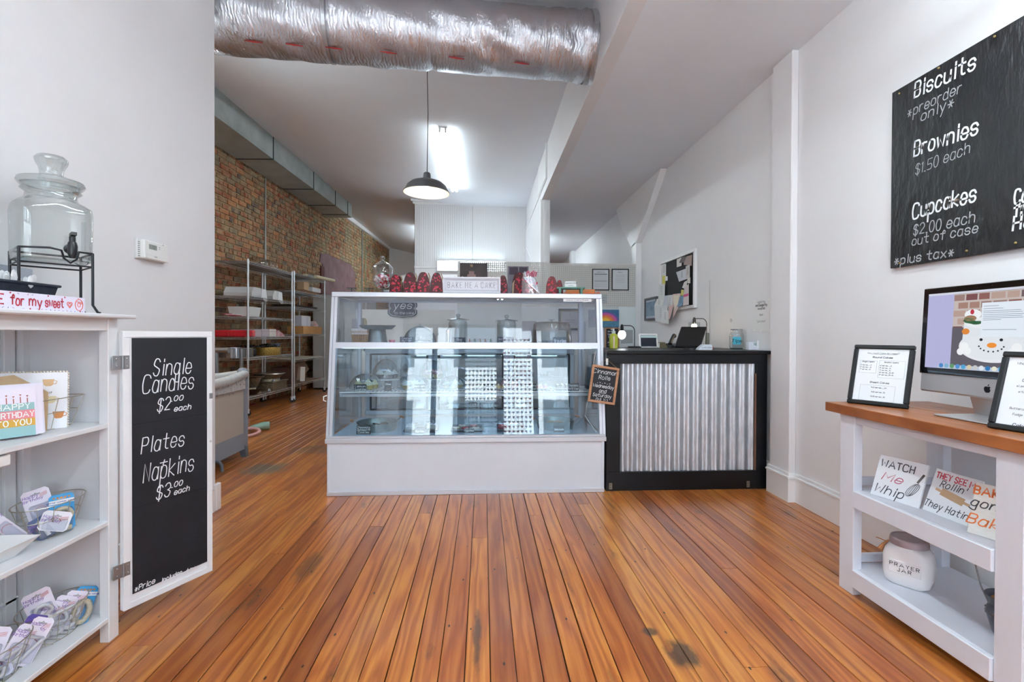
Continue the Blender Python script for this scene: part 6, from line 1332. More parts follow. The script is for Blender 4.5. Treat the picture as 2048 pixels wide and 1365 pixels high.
chalk_card(q_(918, 3.485, ZU), .09, .052, ('Dog', 'Bones'), 'dark price card before the first glass canister', .014, mat=P('slate_card', '#2c3442', .6)); chalk_card(q_(1011, 3.475, ZU), .112, .058, ('Soft Baked', 'Chocolate Chip'), 'grey card lettered soft baked chocolate chip', .013, mat=P('faded_board2', '#454d5a', .6))
c = q_(1103, 3.66, ZU); T = thing('cake_cover', 'big smoky plastic cake cover over brownies on the top deck', 'cake dome', c)
smoke = G('smoky_plastic', '#c9c6bf', .10, .7, power=2.0, rough=.08)
obj('cover', MB().lathe([(.150, .006), (.150, .02), (.146, .10), (.138, .150), (.128, .166), (.05, .172), (.0001, .172)], 48), smoke, T, smooth=True, sharp=60); obj('plate', MB().lathe([(.0001, 0), (.155, 0), (.158, .006), (.0001, .006)], 48), P('smoke_plate', '#9a9a9c', .3, .3), T); obj('knob', MB().lathe([(.01, .172), (.008, .18), (.026, .184), (.026, .188), (.0001, .189)], 20), jar_glass, T, smooth=True)
for k in range(7): o = obj('brownie', MB().box(-.022, .022, -.022, .022, 0, .022, .004), cookie_dark, loc=(c[0]-.07+.045*(k % 4), c[1]-.04+.06*(k//4), ZU+.0065), rot=(0, 0, .2*k)); tag(o, 'square dark brownie under the smoky cake cover', 'brownie', 'brownies under the smoky cover')
chalk_card(q_(1120, 3.485, ZU), .094, .058, ('Brownies',), 'dark card lettered brownies before the smoky cake cover', .024, mat=P('slate_card2', '#1f2631', .6), lw=.003)

# seen through the upper glass, standing on the back worktop
ZW = .8755
def bk(px, Y): p = at(px, 700, Y=Y); return (p.x, p.y, ZW)
# hung yes sign on the splash panel
a = at(775, 600, Y=6.02); b = at(834, 634, Y=6.02); T = thing('chalkboard_sign', 'scalloped chalkboard sign lettered yes behind the case', 'sign', (a.x, 6.04, b.z-.012)); w_ = b.x-a.x; h_ = a.z-b.z+.02
def plaque(w_, h_, k=1.0):
    o = []
    for (x, z) in [(-.5, -.28), (-.5, -.1), (-.43, .0), (-.5, .1), (-.5, .28), (-.42, .40), (-.30, .44), (-.12, .47), (0, .5), (.12, .47), (.30, .44), (.42, .40), (.5, .28), (.5, .1), (.43, 0), (.5, -.1), (.5, -.28), (.42, -.40), (.30, -.44), (.12, -.47), (0, -.5), (-.12, -.47), (-.30, -.44), (-.42, -.40)]: o.append((w_/2+x*w_*k, h_/2+z*h_*k))
    return o
obj('backing', MB().prism(plaque(w_, h_), -.010, 0), P('sign_charcoal', '#4f5560', .7), T); m = MB(); m.tube([(x, -.011, z) for x, z in plaque(w_, h_, .9)], .003, 5, closed=True); write(m, 'yes', h_*.36, .008, w_/2, h_*.5, -.0112, slant=.25); write(m, 'to the cake', h_*.12, .003, w_*.55, h_*.2, -.0112, slant=.2, wide=.9); obj('lettering', m, chalk, T)
for i, (px, Y, w_, h_, col) in enumerate(((706, 5.62, .16, .40, '#c9c5be'), (718, 5.5, .13, .36, '#7d7a78'))):
    c = bk(px, Y); T = thing('paper_bag', ['pale paper bag standing behind the case', 'grey brown paper bag standing behind the wicker basket'][i], 'bag', c); obj('bag_body', MB().prism([(-w_/2, 0), (w_/2, 0), (w_*.46, h_), (-w_*.5, h_*.97)], -.05, .05), P('bag_'+col[1:], col, .8, bump=(8, .2)), T); obj('side_fold', MB().prism([(w_*.46, h_*.4), (w_*.62, h_*.45), (w_*.6, h_*.92), (w_*.46, h_)], -.03, .03), P('bag_tan', '#b5a987', .8), T)
T = thing('cake_machine', 'cream coloured countertop printer behind the case', 'machine', bk(842, 5.7)); obj('shell', MB().box(-.14, .1, -.12, .12, 0, .12, .01), P('machine_cream', '#cfccc5', .5), T); obj('upper_tray', MB().prism([(-.12, .12), (.12, .12), (.2, .19), (-.16, .19)], -.12, .12), P('machine_cream', '#cfccc5', .5), T); obj('slot', MB().box(-.1, .06, -.122, -.118, .05, .07), ink, T)
for i, (px, r_, h_, lb) in enumerate(((900, .05, .28, 'steel pump pitcher'), (1055, .06, .26, 'dark upright speaker box'))):
    c = bk(px, 5.6); T = thing('tall_canister' if i == 0 else 'grey_panel_box', ['shiny steel canister behind the glass canister', 'flat grey board standing behind the smoky cover'][i], 'canister' if i == 0 else 'board', c)
    if i == 0: obj('body', MB().lathe([(.0001, 0), (r_, 0), (r_, h_*.8), (r_*.5, h_*.92), (.012, h_), (.0001, h_)], 28), chrome, T, smooth=True)
    else: obj('board', MB().box(-.06, .10, 0, .03, 0, .34), P('board_grey', '#8d9099', .6), T)
T = thing('cardboard_tray', 'low dark box of bottles at the back of the worktop', 'box', bk(955, 5.65)); obj('box_body', loaf(MB(), .22, .08, .24, .09, .09), P('box_dark', '#45464e', .6), T)
for i in range(6): o = obj('small_bottle', MB().lathe([(.0001, 0), (.014, 0), (.014, .09), (.006, .105), (.006, .125), (.0001, .126)], 10), P('btl%d' % (i % 3), ['#a98a78', '#c08080', '#6f8a70'][i % 3], .4), loc=(T.location.x-.15+.06*i, T.location.y, ZW+.01), smooth=True); tag(o, 'small decorating bottle in the dark box behind the case', 'bottle', 'decorating bottles in the dark box')

# ================================================================ on top of the case
ZO = 1.3525
def tp(px, Y): p = at(px, 590, Y=Y); return (p.x, p.y, ZO)
c = tp(765, 3.50); T = thing('candy_jar', 'footed glass apothecary jar of red and pink candy on the case', 'jar', c); JH = .255
obj('foot', MB().lathe([(.0001, 0), (.034, 0), (.035, .003), (.012, .008), (.008, .02), (.012, .03)], 32), jar_glass, T, smooth=True)
obj('bowl', MB().lathe([(.008, .028), (.035, .04), (.058, .065), (.068, .10), (.070, .17), (.069, .172)], 40), jar_glass, T, smooth=True); obj('lid', MB().lathe([(.074, .170), (.074, .174), (.066, .19), (.045, .208), (.022, .222), (.010, .228), (.009, .236), (.016, .244), (.015, .256), (.006, .262), (.0001, .262)], 40), jar_glass, T, smooth=True)
cand = [P('candy_red', '#b4182e', .3, coat=.3), P('candy_white', '#efe6ea', .3), P('candy_pink', '#e39ab8', .3), P('candy_rose', '#e6bfc8', .3)]
for k in range(150):
    for _ in range(20):
        a = Rk.random()*2*PI; rr = math.sqrt(Rk.random())*.060; z_ = Rk.uniform(.042, .125)
        lim = .062 if z_ > .085 else .026+(z_-.04)*.75
        if rr < lim and (z_ < .105 or rr < .05): break
    big = z_ > .105; o = obj('candy', MB().sph((0, 0, 0), Rk.uniform(.008, .011) if big else Rk.uniform(.005, .0085), 8, 5), cand[2 if big and k % 2 else Rk.choice([0, 0, 0, 1, 1, 3])], loc=(c[0]+rr*math.cos(a), c[1]+rr*math.sin(a), ZO+z_), smooth=True); tag(o, 'round red, white or pink candy inside the footed glass jar', 'candy', 'candies in the footed jar')
# favour boxes
bx_red = P('favor_box_base', '#470b14', .55); hrt = P('favor_heart', '#b91a35', .5); hrt2 = P('favor_heart_pink', '#b8405a', .5)
def box_outline(w_, h_):
    return [(-w_*.5, 0), (w_*.5, 0), (w_*.47, h_*.50), (w_*.36, h_*.78), (w_*.26, h_*.93), (w_*.12, h_), (-w_*.12, h_), (-w_*.26, h_*.93), (-w_*.36, h_*.78), (-w_*.47, h_*.50)]
def favor_box(label, c, rotz, w_=.088, h_=.145, ear=True, seed=1, base=None, h2=None):
    t = thing('favor_box', label, 'gift box', c, rotz, group=None); o_ = box_outline(w_, h_)
    obj('front_panel', MB().prism(o_, -.028, -.026), base or bx_red, t); obj('back_panel', MB().prism([(x*.98, z*.985) for x, z in o_], .022, .024), base or bx_red, t)
    obj('box_body', MB().prism([(-w_*.48, 0), (w_*.48, 0), (w_*.45, h_*.5), (w_*.28, h_*.66), (-w_*.28, h_*.66), (-w_*.45, h_*.5)], -.025, .022), P('favor_inner', '#b59a80', .7), t)
    if ear: obj('handle_strip', MB().tube([(w_*.40, 0, h_*.55), (w_*.47, 0, h_*.8), (w_*.36, 0, h_*.98)], .004, 6), kraft, t)
    rr = random.Random(seed); m = MB(); m2 = MB()
    for k in range(34):
        x_, z_ = rr.uniform(-w_*.45, w_*.45), rr.uniform(h_*.03, h_*.96)
        s_ = rr.uniform(.0055, .0095)
        if all(inside((x_+dx, z_+dz), o_) for dx, dz in ((-s_, 0), (s_, 0), (0, s_), (0, -s_))): (m if k % 4 else m2).prism(heart(x_, z_, s_, 10, rr.uniform(-.8, .8)), -.0286-k*.00003, -.028)
    obj('heart_print', m, h2 or hrt, t); obj('heart_print', m2, hrt2, t); return t
FB = [(793, 3.47, .086, .125, 'red heart patterned favor box next to the candy jar'), (821, 3.46, .092, .140, 'second favor box from the candy jar, pinkish sheen'), (847, 3.46, .092, .143, 'third favor box from the candy jar'), (873, 3.465, .088, .140, 'fourth favor box, half hidden by the bake me a cake sign')]
for i, (px, Y, w_, h_, lb) in enumerate(FB): favor_box(lb, tp(px, Y), .12*(i-1.5)*.6, w_, h_, True, i+1)
FR = [(1006, 3.56, .07, .138, 'favor box just behind the end of the bake me a cake sign'), (1037, 3.50, .088, .155, 'tall favor box beside the cellophane bag'), (1060, 3.60, .088, .150, 'favor box standing behind the cellophane bag'), (1103, 3.62, .085, .142, 'bright red favor box near the green riser'), (1118, 3.72, .058, .125, 'small slim favor box behind the green riser')]
brr = P('favor_bright', '#640a12', .5)
for i, (px, Y, w_, h_, lb) in enumerate(FR): favor_box(lb, tp(px, Y), .25 if i == 1 else -.05, w_, h_, i == 1, i+11, brr if i > 2 else None, P('favor_heart_bright', '#d01224', .5) if i > 2 else None)
# cellophane bag: thin crinkled clear film with cookies in it
c = tp(1062, 3.44); T = thing('cellophane_bag', 'glossy clear cellophane bag of heart cookies on the case', 'bag', c)
celo = G('cellophane', '#f4e6ef', .30, .85, rough=.12, power=1.5)
m = MB(); nn = 12; v = []; 
for j in range(nn+1):
    z_ = .155*j/nn; ww = .062*(1-.55*(j/nn)**2.2)
    for i in range(nn+1): u = i/nn*2-1; v.append((ww*u+.008*(j/nn)-.03*(j/nn), -.028*(1-u*u)*(1-j/nn*.7)+.004*math.sin(u*9+j*1.7), z_))
m.add(v, [(j*(nn+1)+i, j*(nn+1)+i+1, (j+1)*(nn+1)+i+1, (j+1)*(nn+1)+i) for j in range(nn) for i in range(nn)]); obj('film_front', m, celo, T, smooth=True, sharp=80)
obj('film_shard', MB().add([(-.06, -.03, .115), (.02, -.035, .11), (.058, -.032, .0), (-.005, -.03, .05)], [(0, 1, 2, 3)]), celo, T)
for i, (dx, dz, s_) in enumerate(((-.025, .02, .02), (.018, .025, .022), (-.005, .06, .02), (.03, .07, .018), (-.03, .085, .016))): obj('heart_cookie', MB().prism(heart(dx, dz, s_, 16), -.012, -.004), P('cookie_pink%d' % (i % 2), ['#c94a66', '#b3243c'][i % 2], .5), T)
m = MB()
for i in range(6): m.tube([(-.03+i*.012, -.008, .12), (-.03+i*.013, -.010, .145+.004*(i % 2)), (-.02+i*.012, -.004, .160-.006*(i % 3))], .005, 6)
obj('ribbon_bow', m, P('ribbon_rose', '#b04a66', .4), T)
# sign BAKE ME A CAKE
a = tp(886, 3.425); b = tp(1001, 3.425); T = thing('framed_sign', 'white framed sign reading bake me a cake on top of the case', 'sign', (a[0], 3.432, ZO), rot=(-.06, 0, 0)); w_ = b[0]-a[0]; h_ = .112
fm = P('sign_white', '#dadbe4', .45); m = MB(); frame_box(m, 0, w_, 0, h_, .014, -.012, .006, .002); frame_box(m, .012, w_-.012, .012, h_-.012, .009, -.007, .004, .001); obj('frame', m, fm, T); obj('face', MB().box(.01, w_-.01, -.002, .003, .01, h_-.01), fm, T)
m = MB(); frame_box(m, .0135, w_-.0135, .0135, h_-.0135, .0012, -.0126, -.0118, 0); frame_box(m, .0205, w_-.0205, .0205, h_-.0205, .0012, -.0078, -.0068, 0); obj('frame_groove', m, P('groove2', '#7b7e88', .6), T)
m = MB(); write(m, 'BAKE ME A CAKE', .040, .0022, .033, .036, -.0026, align='l', wide=.46, gap=.75); obj('lettering', m, P('sign_ink', '#3a3d47', .6), T); m = MB(); write(m, 'As Fast as', .013, .0008, w_-.085, .06, -.0026, slant=.3, wide=1.1); write(m, 'You Can', .013, .0008, w_-.085, .037, -.0026, slant=.3, wide=1.1); obj('lettering', m, P('sign_ink_pale', '#9a9ca6', .6), T)
# tufts of cookie sticks behind the sign, tissue
for i in range(9):
    px = 905+i*11; c = tp(px, 3.60); T = thing('cookie_bag', 'twisted clear bag top poking up behind the bake me a cake sign', 'bag', c, rotz=Rk.uniform(-.5, .5), group='bag tops behind the sign')
    col = ['#c9a878', '#8f3a3f', '#d9c9a4', '#c98a8a'][i % 4]; obj('treat', MB().box(-.028, .028, -.015, .015, 0, .095, .012), P('treat_'+col[1:], col, .6), T); m = MB()
    for k in range(3): m.add([(-.006, 0, .093), (.006, 0, .093), (-.014+.014*k+.005, .002, .128+.006*((i+k) % 3)), (-.014+.014*k-.005, 0, .126)], [(0, 1, 2, 3)])
    obj('twisted_top', m, P('treat_'+col[1:], col, .6), T)
for i, px in enumerate((806, 812, 835, 861, 868)):
    c = tp(px, 3.58); T = thing('tissue_tuft', 'pointed white tissue leaf standing between the favor boxes', 'tissue', c, group='tissue leaves among the favor boxes'); m = MB()
    for k in range(2): x_ = -.004+.010*k; m.add([(x_-.006, 0, 0), (x_+.006, 0, 0), (x_+.013, .003, .085), (x_+.004+.006*k, .004, .15), (x_-.012, .003, .09)], [(0, 1, 2, 3, 4)])
    obj('leaf', m, P('tissue', '#e9ecec', .4), T)
# dark pasteboard note beside the jar
T = thing('note_card', 'white card with black writing tucked behind the candy jar', 'card', tp(775, 3.56)); obj('card', MB().box(-.03, .03, 0, .002, 0, .03), paper, T); m = MB(); write(m, 'treat', .014, .003, 0, .006, -.0005); obj('lettering', m, ink_black, T)
# wire plate easels behind the jar
for i, px in enumerate((703, 738)):
    c = tp(px, 3.7); T = thing('wire_plate_stand', ['thin dark wire stand at the case corner', 'thin dark wire stand just before the candy jar'][i], 'stand', c); m = MB().tube([(0, 0, 0), (0, 0, .05)], .003, 6).tube([(-.035, 0, .052), (.035, 0, .052)], .0025, 6).tube([(-.02, -.01, .04), (.02, .01, .04)], .002, 6).tube([(-.02, 0, 0), (0, 0, .01), (.02, 0, 0)], .0025, 6); obj('wire', m, P('dark_wire', '#4a5a56', .4, .5), T)
# green riser with business cards, orange crate behind
c = tp(1143, 3.56); T = thing('riser_bench', 'small weathered green wooden riser at the counter end of the case', 'riser', (c[0], c[1], ZO), rotz=math.radians(-8)); gm2 = P('sage_green', '#5d8a7c', .6, var=(12, '#7da394', .6)); 
obj('riser_top', MB().box(-.108, .095, -.045, .055, .046, .058, .002), gm2, T)
for x_, y_ in ((-.085, -.035), (.07, -.035), (-.085, .045), (.07, .045)): obj('leg', MB().lathe([(.010, 0), (.0105, .012), (.008, .02), (.012, .032), (.011, .046)], 12, (x_, y_, 0)), gm2, T, smooth=True)
c2_ = (c[0]+.0, c[1]-.0, ZO+.0585); T = thing('business_cards', 'upright white business cards on the green riser', 'card', (c2_[0]-.005, c2_[1]+.0, c2_[2])); 
for i in range(4): obj('card', MB().box(-.042, .038, .003*i, .003*i+.0015, 0, .045-.002*i), paper, T)
m = MB(); write(m, 'Cupcake Cafe', .008, .0012, 0, .028, -.0006, slant=.3); m.box(-.02, .018, -.0006, -.0003, .012, .0135); obj('lettering', m, ink_black, T); obj('holder', MB().box(-.046, -.042, -.003, .02, 0, .02), P('holder_teal', '#9fc0b8', .3), T)
c = tp(1163, 3.78); T = thing('orange_sign', 'weathered orange wooden sign board behind the green riser', 'sign', (c[0], c[1], ZO), rotz=-.05); obj('board', MB().box(-.12, .105, 0, .018, 0, .066, .002), P('orange_paint', '#c97a42', .6, var=(14, '#a86a3c', .8)), T); m = MB(); write(m, 'sweet shop', .03, .006, .0, .02, -.0006, slant=.1); obj('lettering', m, P('orange_deep', '#e2672c', .6), T)
T = thing('black_cloth', 'small folded black cloth under the green riser', 'cloth', tp(1130, 3.54)); obj('fold', MB().lathe([(.03, 0), (.034, .004), (.02, .008), (.0001, .009)], 14, wob=lambda a, z: .1*math.sin(3*a), sx=1.3), P('cloth_black', '#17181b', .9), T, smooth=True)
# ================================================================ chrome wire racks along the brick (local x along the wall, -y towards the shop)
def rack(label, Ya, Yb, zs, fx):
    o = Vector((fx+B_*Ya, Ya, 0)); t = thing('wire_rack', label, 'shelving', tuple(o), rotz=ROT, group=None); Ln = (Yb-Ya)/dirw.y; Dp = .455
    post = MB().tube([(0, 0, .13), (0, 0, zs[0]+.025)], .0127, 10).tube([(0, 0, zs[0]+.02), (0, 0, zs[0]+.03)], .0135, 10)
    for z in zs: post.tube([(0, 0, z-.03), (0, 0, z+.012)], .0165, 10)
    z_ = .2
    while z_ < zs[0]: post.tube([(0, 0, z_-.001), (0, 0, z_+.001)], .0132, 8); z_ += .0508
    pm = post.mesh('post', P('rack_chrome', '#d3d6d9', .38, .85), True)
    wh = MB().tube([(-.014, 0, .034), (.014, 0, .034)], .034, 16); cm = MB().bar((-.018, 0, .034), (-.018, -.0, .085), .004, .03, up=(0, 1, 0)).bar((.018, 0, .034), (.018, 0, .085), .004, .03, up=(0, 1, 0)).box(-.022, .022, -.02, .02, .08, .088).tube([(0, 0, .085), (0, 0, .13)], .010, 8)
    whm = wh.mesh('wheel', P('tyre_black', '#1a1a1c', .5), True, ); cmm = cm.mesh('caster_fork', P('rack_chrome', '#d3d6d9', .38, .85))
    for x_ in (0, Ln):
        for y_ in (0, Dp):
            obj('post', pm, None, t, loc=(x_, y_, 0)); c = obj('caster', cmm, None, t, loc=(x_, y_, 0), rot=(0, 0, .5 if y_ == 0 else 1.3)); obj('wheel', whm, None, c)
    s = MB()
    for y_ in (0, Dp):
        s.tube([(0, y_, 0), (Ln, y_, 0)], .004, 6, cap=False).tube([(0, y_, -.026), (Ln, y_, -.026)], .0035, 6, cap=False); n_ = 28
        s.tube([(Ln*i/n_, y_, -.026 if i % 2 else 0) for i in range(n_+1)], .0024, 4, cap=False)
    for x_ in (0, Ln):
        s.tube([(x_, 0, 0), (x_, Dp, 0)], .004, 6, cap=False).tube([(x_, 0, -.026), (x_, Dp, -.026)], .0035, 6, cap=False); s.tube([(x_, Dp*i/10, -.026 if i % 2 else 0) for i in range(11)], .0024, 4, cap=False)
    i = .02
    while i < Ln: s.tube([(i, 0, .003), (i, Dp, .003)], .0016, 4, cap=False); i += .0254
    for y_ in (.15, .3): s.tube([(0, y_, -.004), (Ln, y_, -.004)], .003, 5, cap=False)
    sm = s.mesh('wire_shelf', P('rack_chrome', '#d3d6d9', .38, .85))
    for z in zs: obj('wire_shelf', sm, None, t, loc=(0, 0, z))
    return t, Ln
Z1 = [1.99, 1.545, 1.28, 1.012, .742, .23]; Z2 = [2.01, 1.73, 1.478, 1.048, .643, .255]
FX = -3.3336
RK1, L1 = rack('chrome wire rack on casters, the nearer one along the brick wall', 6.474, 7.755, Z1, FX)
RK2, L2 = rack('chrome wire rack on casters at the far end, beside the white freezer', 7.827, 9.098, Z2, FX)
RM1, RM2 = RK1.matrix_world.copy(), RK2.matrix_world.copy()
def onr(which, x, y, z):
    o = RK1 if which == 1 else RK2; return tuple(Matrix.Translation(o.location) @ Matrix.Rotation(ROT, 4, 'Z') @ Vector((x, y, z+.005)))
def rthing(name, label, cat, w_, x, y, z, rz=0, group=None): return thing(name, label, cat, onr(w_, x, y, z), ROT+rz, group)
greyb = P('cardboard_white', '#c9c8c9', .8); kraftb = P('cardboard_brown', '#8c6f58', .85, var=(6, '#7a5f4a', .5))
# top shelf: sheet of cardboard and two clear domes
T = rthing('cardboard_sheet', 'flat brown cardboard lying on the top shelf of the nearer rack', 'cardboard', 1, .62, .23, Z1[0]); obj('sheet', MB().box(-.60, .58, -.21, .21, 0, .006), kraftb, T)
for i, x_ in enumerate((.72, 1.02)):
    t = rthing('clear_dome', ['clear plastic dome on the rack top, nearer one', 'clear plastic dome on the rack top, farther one'][i], 'dome', 1, x_, .25, Z1[0]+.007); obj('dome', MB().lathe([(.145, 0), (.145, .03)]+[(.145*math.cos(math.radians(a))**.6, .03+.12*math.sin(math.radians(a))) for a in (15, 30, 45, 60, 75)]+[(.0001, .15)], 32), G('dome_plastic', '#f2efe8', .08, .7, power=1.5), t, smooth=True)
# shelf 2: white boxes
for i, (x_, l_) in enumerate(((.33, .36), (.86, .26))):
    t = rthing('folded_box', ['stack of flattened white cake boxes on the second rack shelf, longer one', 'stack of flattened white cake boxes on the second rack shelf, shorter one'][i], 'box', 1, x_, .22, Z1[1])
    obj('box_body', MB().prism([(-l_/2, 0), (l_/2, 0), (l_/2, .12), (-l_/2+.05, .13), (-l_/2, .05)], -.19, .18), greyb, t); obj('box_flap', MB().prism([(l_/2-.13, 0), (l_/2-.02, -.05), (l_/2+.04, -.04), (l_/2, .12), (l_/2-.11, .12)], -.2, -.193), P('flap_white', '#e2e2e4', .8), t)
# shelf 3
t = rthing('plastic_tub', 'white plastic tub on the third shelf of the nearer rack', 'tub', 1, .30, .2, Z1[2]); obj('tub_body', loaf(MB(), .14, .12, .16, .14, .13), P('tub_white', '#d5d5d3', .5), t)
for i in range(6): t = rthing('candy_packet', 'flat red and white candy packet on the third rack shelf', 'packet', 1, -.0+.06*i if i > 2 else .03+.02*i, .18+.07*(i % 3), Z1[2]+.001+.012*(i % 3), group='red packets on the third rack shelf', rz=.4*i); obj('packet_body', MB().box(-.07, .07, -.05, .05, 0, .011, .004), P('packet%d' % (i % 2), ['#a63a46', '#d6c3c3'][i % 2], .4), t)
# shelf 4: red packs and pale boxes
for i in range(2):
    t = rthing('napkin_pack', ['red wrapped napkin pack at the near end of the fourth shelf', 'red wrapped napkin pack beside the pale boxes on the fourth shelf'][i], 'pack', 1, [-.0, .0][i]+.06, [.34, .13][i], Z1[3]); obj('wrap', MB().box(-.09, .10, -.11, .10, 0, .088, .012), P('pack_red', '#c4242f', .35, var=(9, '#a81b26', .6)), t)
t = rthing('napkin_pack', 'pinkish red wrapped pack behind the front post of the rack', 'pack', 1, .16, .09, Z1[3]); obj('wrap', MB().box(-.02, .05, -.08, .08, 0, .088, .01), P('pack_pink', '#cf5a5a', .4), t)
for i in range(3): t = rthing('pale_box', ['pale lilac box on the fourth rack shelf, first of three', 'pale lilac box on the fourth rack shelf, middle of three', 'cream box on the fourth rack shelf, last of three'][i], 'box', 1, .33+.21*i, .19, Z1[3]); obj('box_body', MB().box(-.1, .1, -.15, .16, 0, .095+.006*i, .004), [P('lilac_box', '#b3a9ae', .7), P('lilac_box', '#b3a9ae', .7), P('cream_box', '#d2cdc6', .7)][i], t); obj('lid_edge', MB().box(-.102, .102, -.153, .163, .07, .074), P('lid_line', '#8d858a', .7), t)
t = rthing('ribbon_bag', 'clear bag of red and white goods at the far end of the fourth shelf', 'bag', 1, 1.02, .2, Z1[3]); obj('bag_body', MB().prism([(-.14, 0), (.16, 0), (.12, .03), (-.04, .09), (-.14, .10)], -.14, .14), P('bag_redwhite', '#c9b3b3', .35, var=(6, '#b0404a', .8)), t)
# shelf 5: round cake drums and gold stand
t = rthing('mirror_stand', 'round mirrored cake stand on the fifth rack shelf', 'cake stand', 1, .15, .24, Z1[4]); obj('drum', MB().lathe([(.0001, .12), (.2, .12), (.2, 0), (.0001, 0)], 40), P('mirror', '#c9ccd0', .15, .95), t, sharp=40, smooth=True); m = MB()
for i in range(52): a = 2*PI*i/52; m.bar((.203*math.cos(a), .203*math.sin(a), .004), (.203*math.cos(a), .203*math.sin(a), .118), .007, .004, up=(math.cos(a), math.sin(a), 0)) if i % 13 > 3 else None
obj('crystal_bars', m, P('crystal_bar', '#5f5a55', .3, .6), t); obj('rim', MB().lathe([(.2, .118), (.206, .120), (.206, .126), (.2, .128)], 40), chrome, t, smooth=True)
t = rthing('gold_stand', 'round hammered gold cake stand on the fifth rack shelf', 'cake stand', 1, .87, .2, Z1[4]); obj('drum', MB().lathe([(.0001, .115), (.2, .115), (.205, .1), (.2, .0), (.0001, 0)], 40), P('gold', '#b08f4a', .35, .85, var=(60, '#6e5626', .8), bump=(60, .5)), t, smooth=True, sharp=40)
for i, (a_, y_, dz, col, w_) in enumerate(((.80, .16, .117, '#16171b', .13), (.45, .2, .0, '#191a1f', .12), (1.0, .12, .117, '#5e6b7c', .06))):
    t = rthing('ribbon_bundle', ['black crumpled ribbon lying on the gold stand', 'black crumpled ribbon piled between the two round stands', 'grey blue crumpled ribbon on the gold stand rim'][i], 'ribbon', 1, a_, y_, Z1[4]+dz); Rz = random.Random(i+3); m = MB()
    if i == 1: m.box(-.06, .06, -.06, .06, 0, .11, .02)
    for k in range(7): p_ = [(Rz.uniform(-w_, w_), Rz.uniform(-.06, .06), (.11 if i == 1 else 0)+Rz.uniform(.006, .045)) for _ in range(4)]; m.tube(p_, .009, 6)
    obj('ribbon', m, P('ribbon'+col[1:], col, .5), t)
# bottom shelf: silver trays and stands
sil = P('silver_ornate', '#a69c86', .3, .9, var=(50, '#5d5444', .8), bump=(50, .6))
t = rthing('silver_box_stand', 'ornate square silver cake stand on the bottom rack shelf', 'cake stand', 1, .93, .16, Z1[5]); obj('box_body', MB().box(-.23, .23, -.14, .16, .012, .125, .004), sil, t); obj('rim', MB().box(-.245, .245, -.155, .175, .118, .134, .005).box(-.245, .245, -.155, .175, 0, .014, .004), sil, t)
t = rthing('silver_round_stand', 'round silver plateau on top of the square stand', 'cake stand', 1, .88, .18, Z1[5]+.17); obj('plate', MB().lathe([(.0001, .06), (.22, .06), (.24, .072), (.235, .08), (.0001, .078)], 36), P('silver_smooth', '#b0a79a', .25, .95), t, smooth=True); obj('foot', MB().lathe([(.05, -.035), (.17, -.034), (.16, .0), (.21, .06), (.05, .06)], 36), sil, t, smooth=True)
t = rthing('silver_round_stand', 'round silver plateau with copper tint beside the tilted platter', 'cake stand', 1, .48, .24, Z1[5]+.12); obj('plate', MB().lathe([(.0001, .10), (.19, .10), (.2, .112), (.0001, .116)], 36), P('silver_smooth', '#b0a79a', .25, .95), t, smooth=True); obj('foot', MB().lathe([(.05, -.12), (.15, -.12), (.10, -.04), (.16, .10), (.05, .10)], 36), sil, t, smooth=True)
t = rthing('tilted_platter', 'ornate silver platter propped on edge on the bottom rack shelf', 'platter', 1, .20, .12, Z1[5]+.012); t.rotation_euler = (math.radians(-55), math.radians(20), ROT+.4)
obj('platter_body', MB().lathe([(.0001, 0), (.12, .0), (.17, .02), (.172, .024), (.12, .008), (.0001, .006)], 32, (0, .15, 0), wob=lambda a, z: .03*math.sin(12*a)), sil, t, smooth=True); obj('dark_center', MB().lathe([(.0001, .0085), (.115, .0095)], 32, (0, .15, 0)), P('dark_velvet', '#191b20', .7), t)
t = rthing('dark_bowl', 'dark wide bowl on the bottom rack shelf', 'bowl', 1, .33, .14, Z1[5]); obj('bowl_body', MB().lathe([(.0001, 0), (.08, 0), (.15, .08), (.155, .084), (.148, .082), (.07, .01), (.0001, .01)], 32), P('bowl_bronze', '#3b332c', .35, .7), t, smooth=True)
for i in range(3): t = rthing('bottle_cap_stand', 'small faceted glass foot on the bottom rack shelf', 'ornament', 1, .62+.13*i, .03, Z1[5]+.128 if i > 0 else Z1[5], group='faceted glass feet on the bottom rack shelf'); obj('facets', MB().lathe([(.0001, 0), (.018, 0), (.026, .02), (.012, .04), (.0001, .048)], 6), P('crystal', '#b9bcc0', .1, .5), t)
# far rack
t = rthing('cardboard_sheet', 'rolled grey paper and flat board on top of the far rack', 'cardboard', 2, .55, .22, Z2[0]); obj('sheet', MB().box(-.5, .5, -.2, .2, 0, .01), P('board_dark', '#7e7a74', .8), t); obj('roll', MB().tube([(.2, -.16, .03), (.62, -.12, .035)], .03, 14), P('roll_grey', '#8f9294', .6), t, smooth=True)
t = rthing('paper_tube', 'cream rolled paper tube jutting off the far rack top', 'tube', 2, .85, .0, Z2[0]+.032); obj('tube', MB().tube([(0, 0, 0), (.75, -.05, .01)], .032, 18), P('tube_cream', '#c9c0a2', .7), t, smooth=True)
t = rthing('paper_tube', 'short cream paper tube beside the jutting one', 'tube', 2, .72, .14, Z2[0]+.04); obj('tube', MB().tube([(0, 0, 0), (.28, .0, .0)], .03, 16), P('tube_cream', '#c9c0a2', .7), t, smooth=True)
for i in range(4): t = rthing('cake_board', 'brown cake board stacked on the second shelf of the far rack', 'board', 2, .5+.06*i, .2, Z2[1]+.0+.012*i, group='cake boards on the far rack', rz=.04*i); obj('board', MB().box(-.4, .36, -.19, .19, 0, .010), kraftb, t)
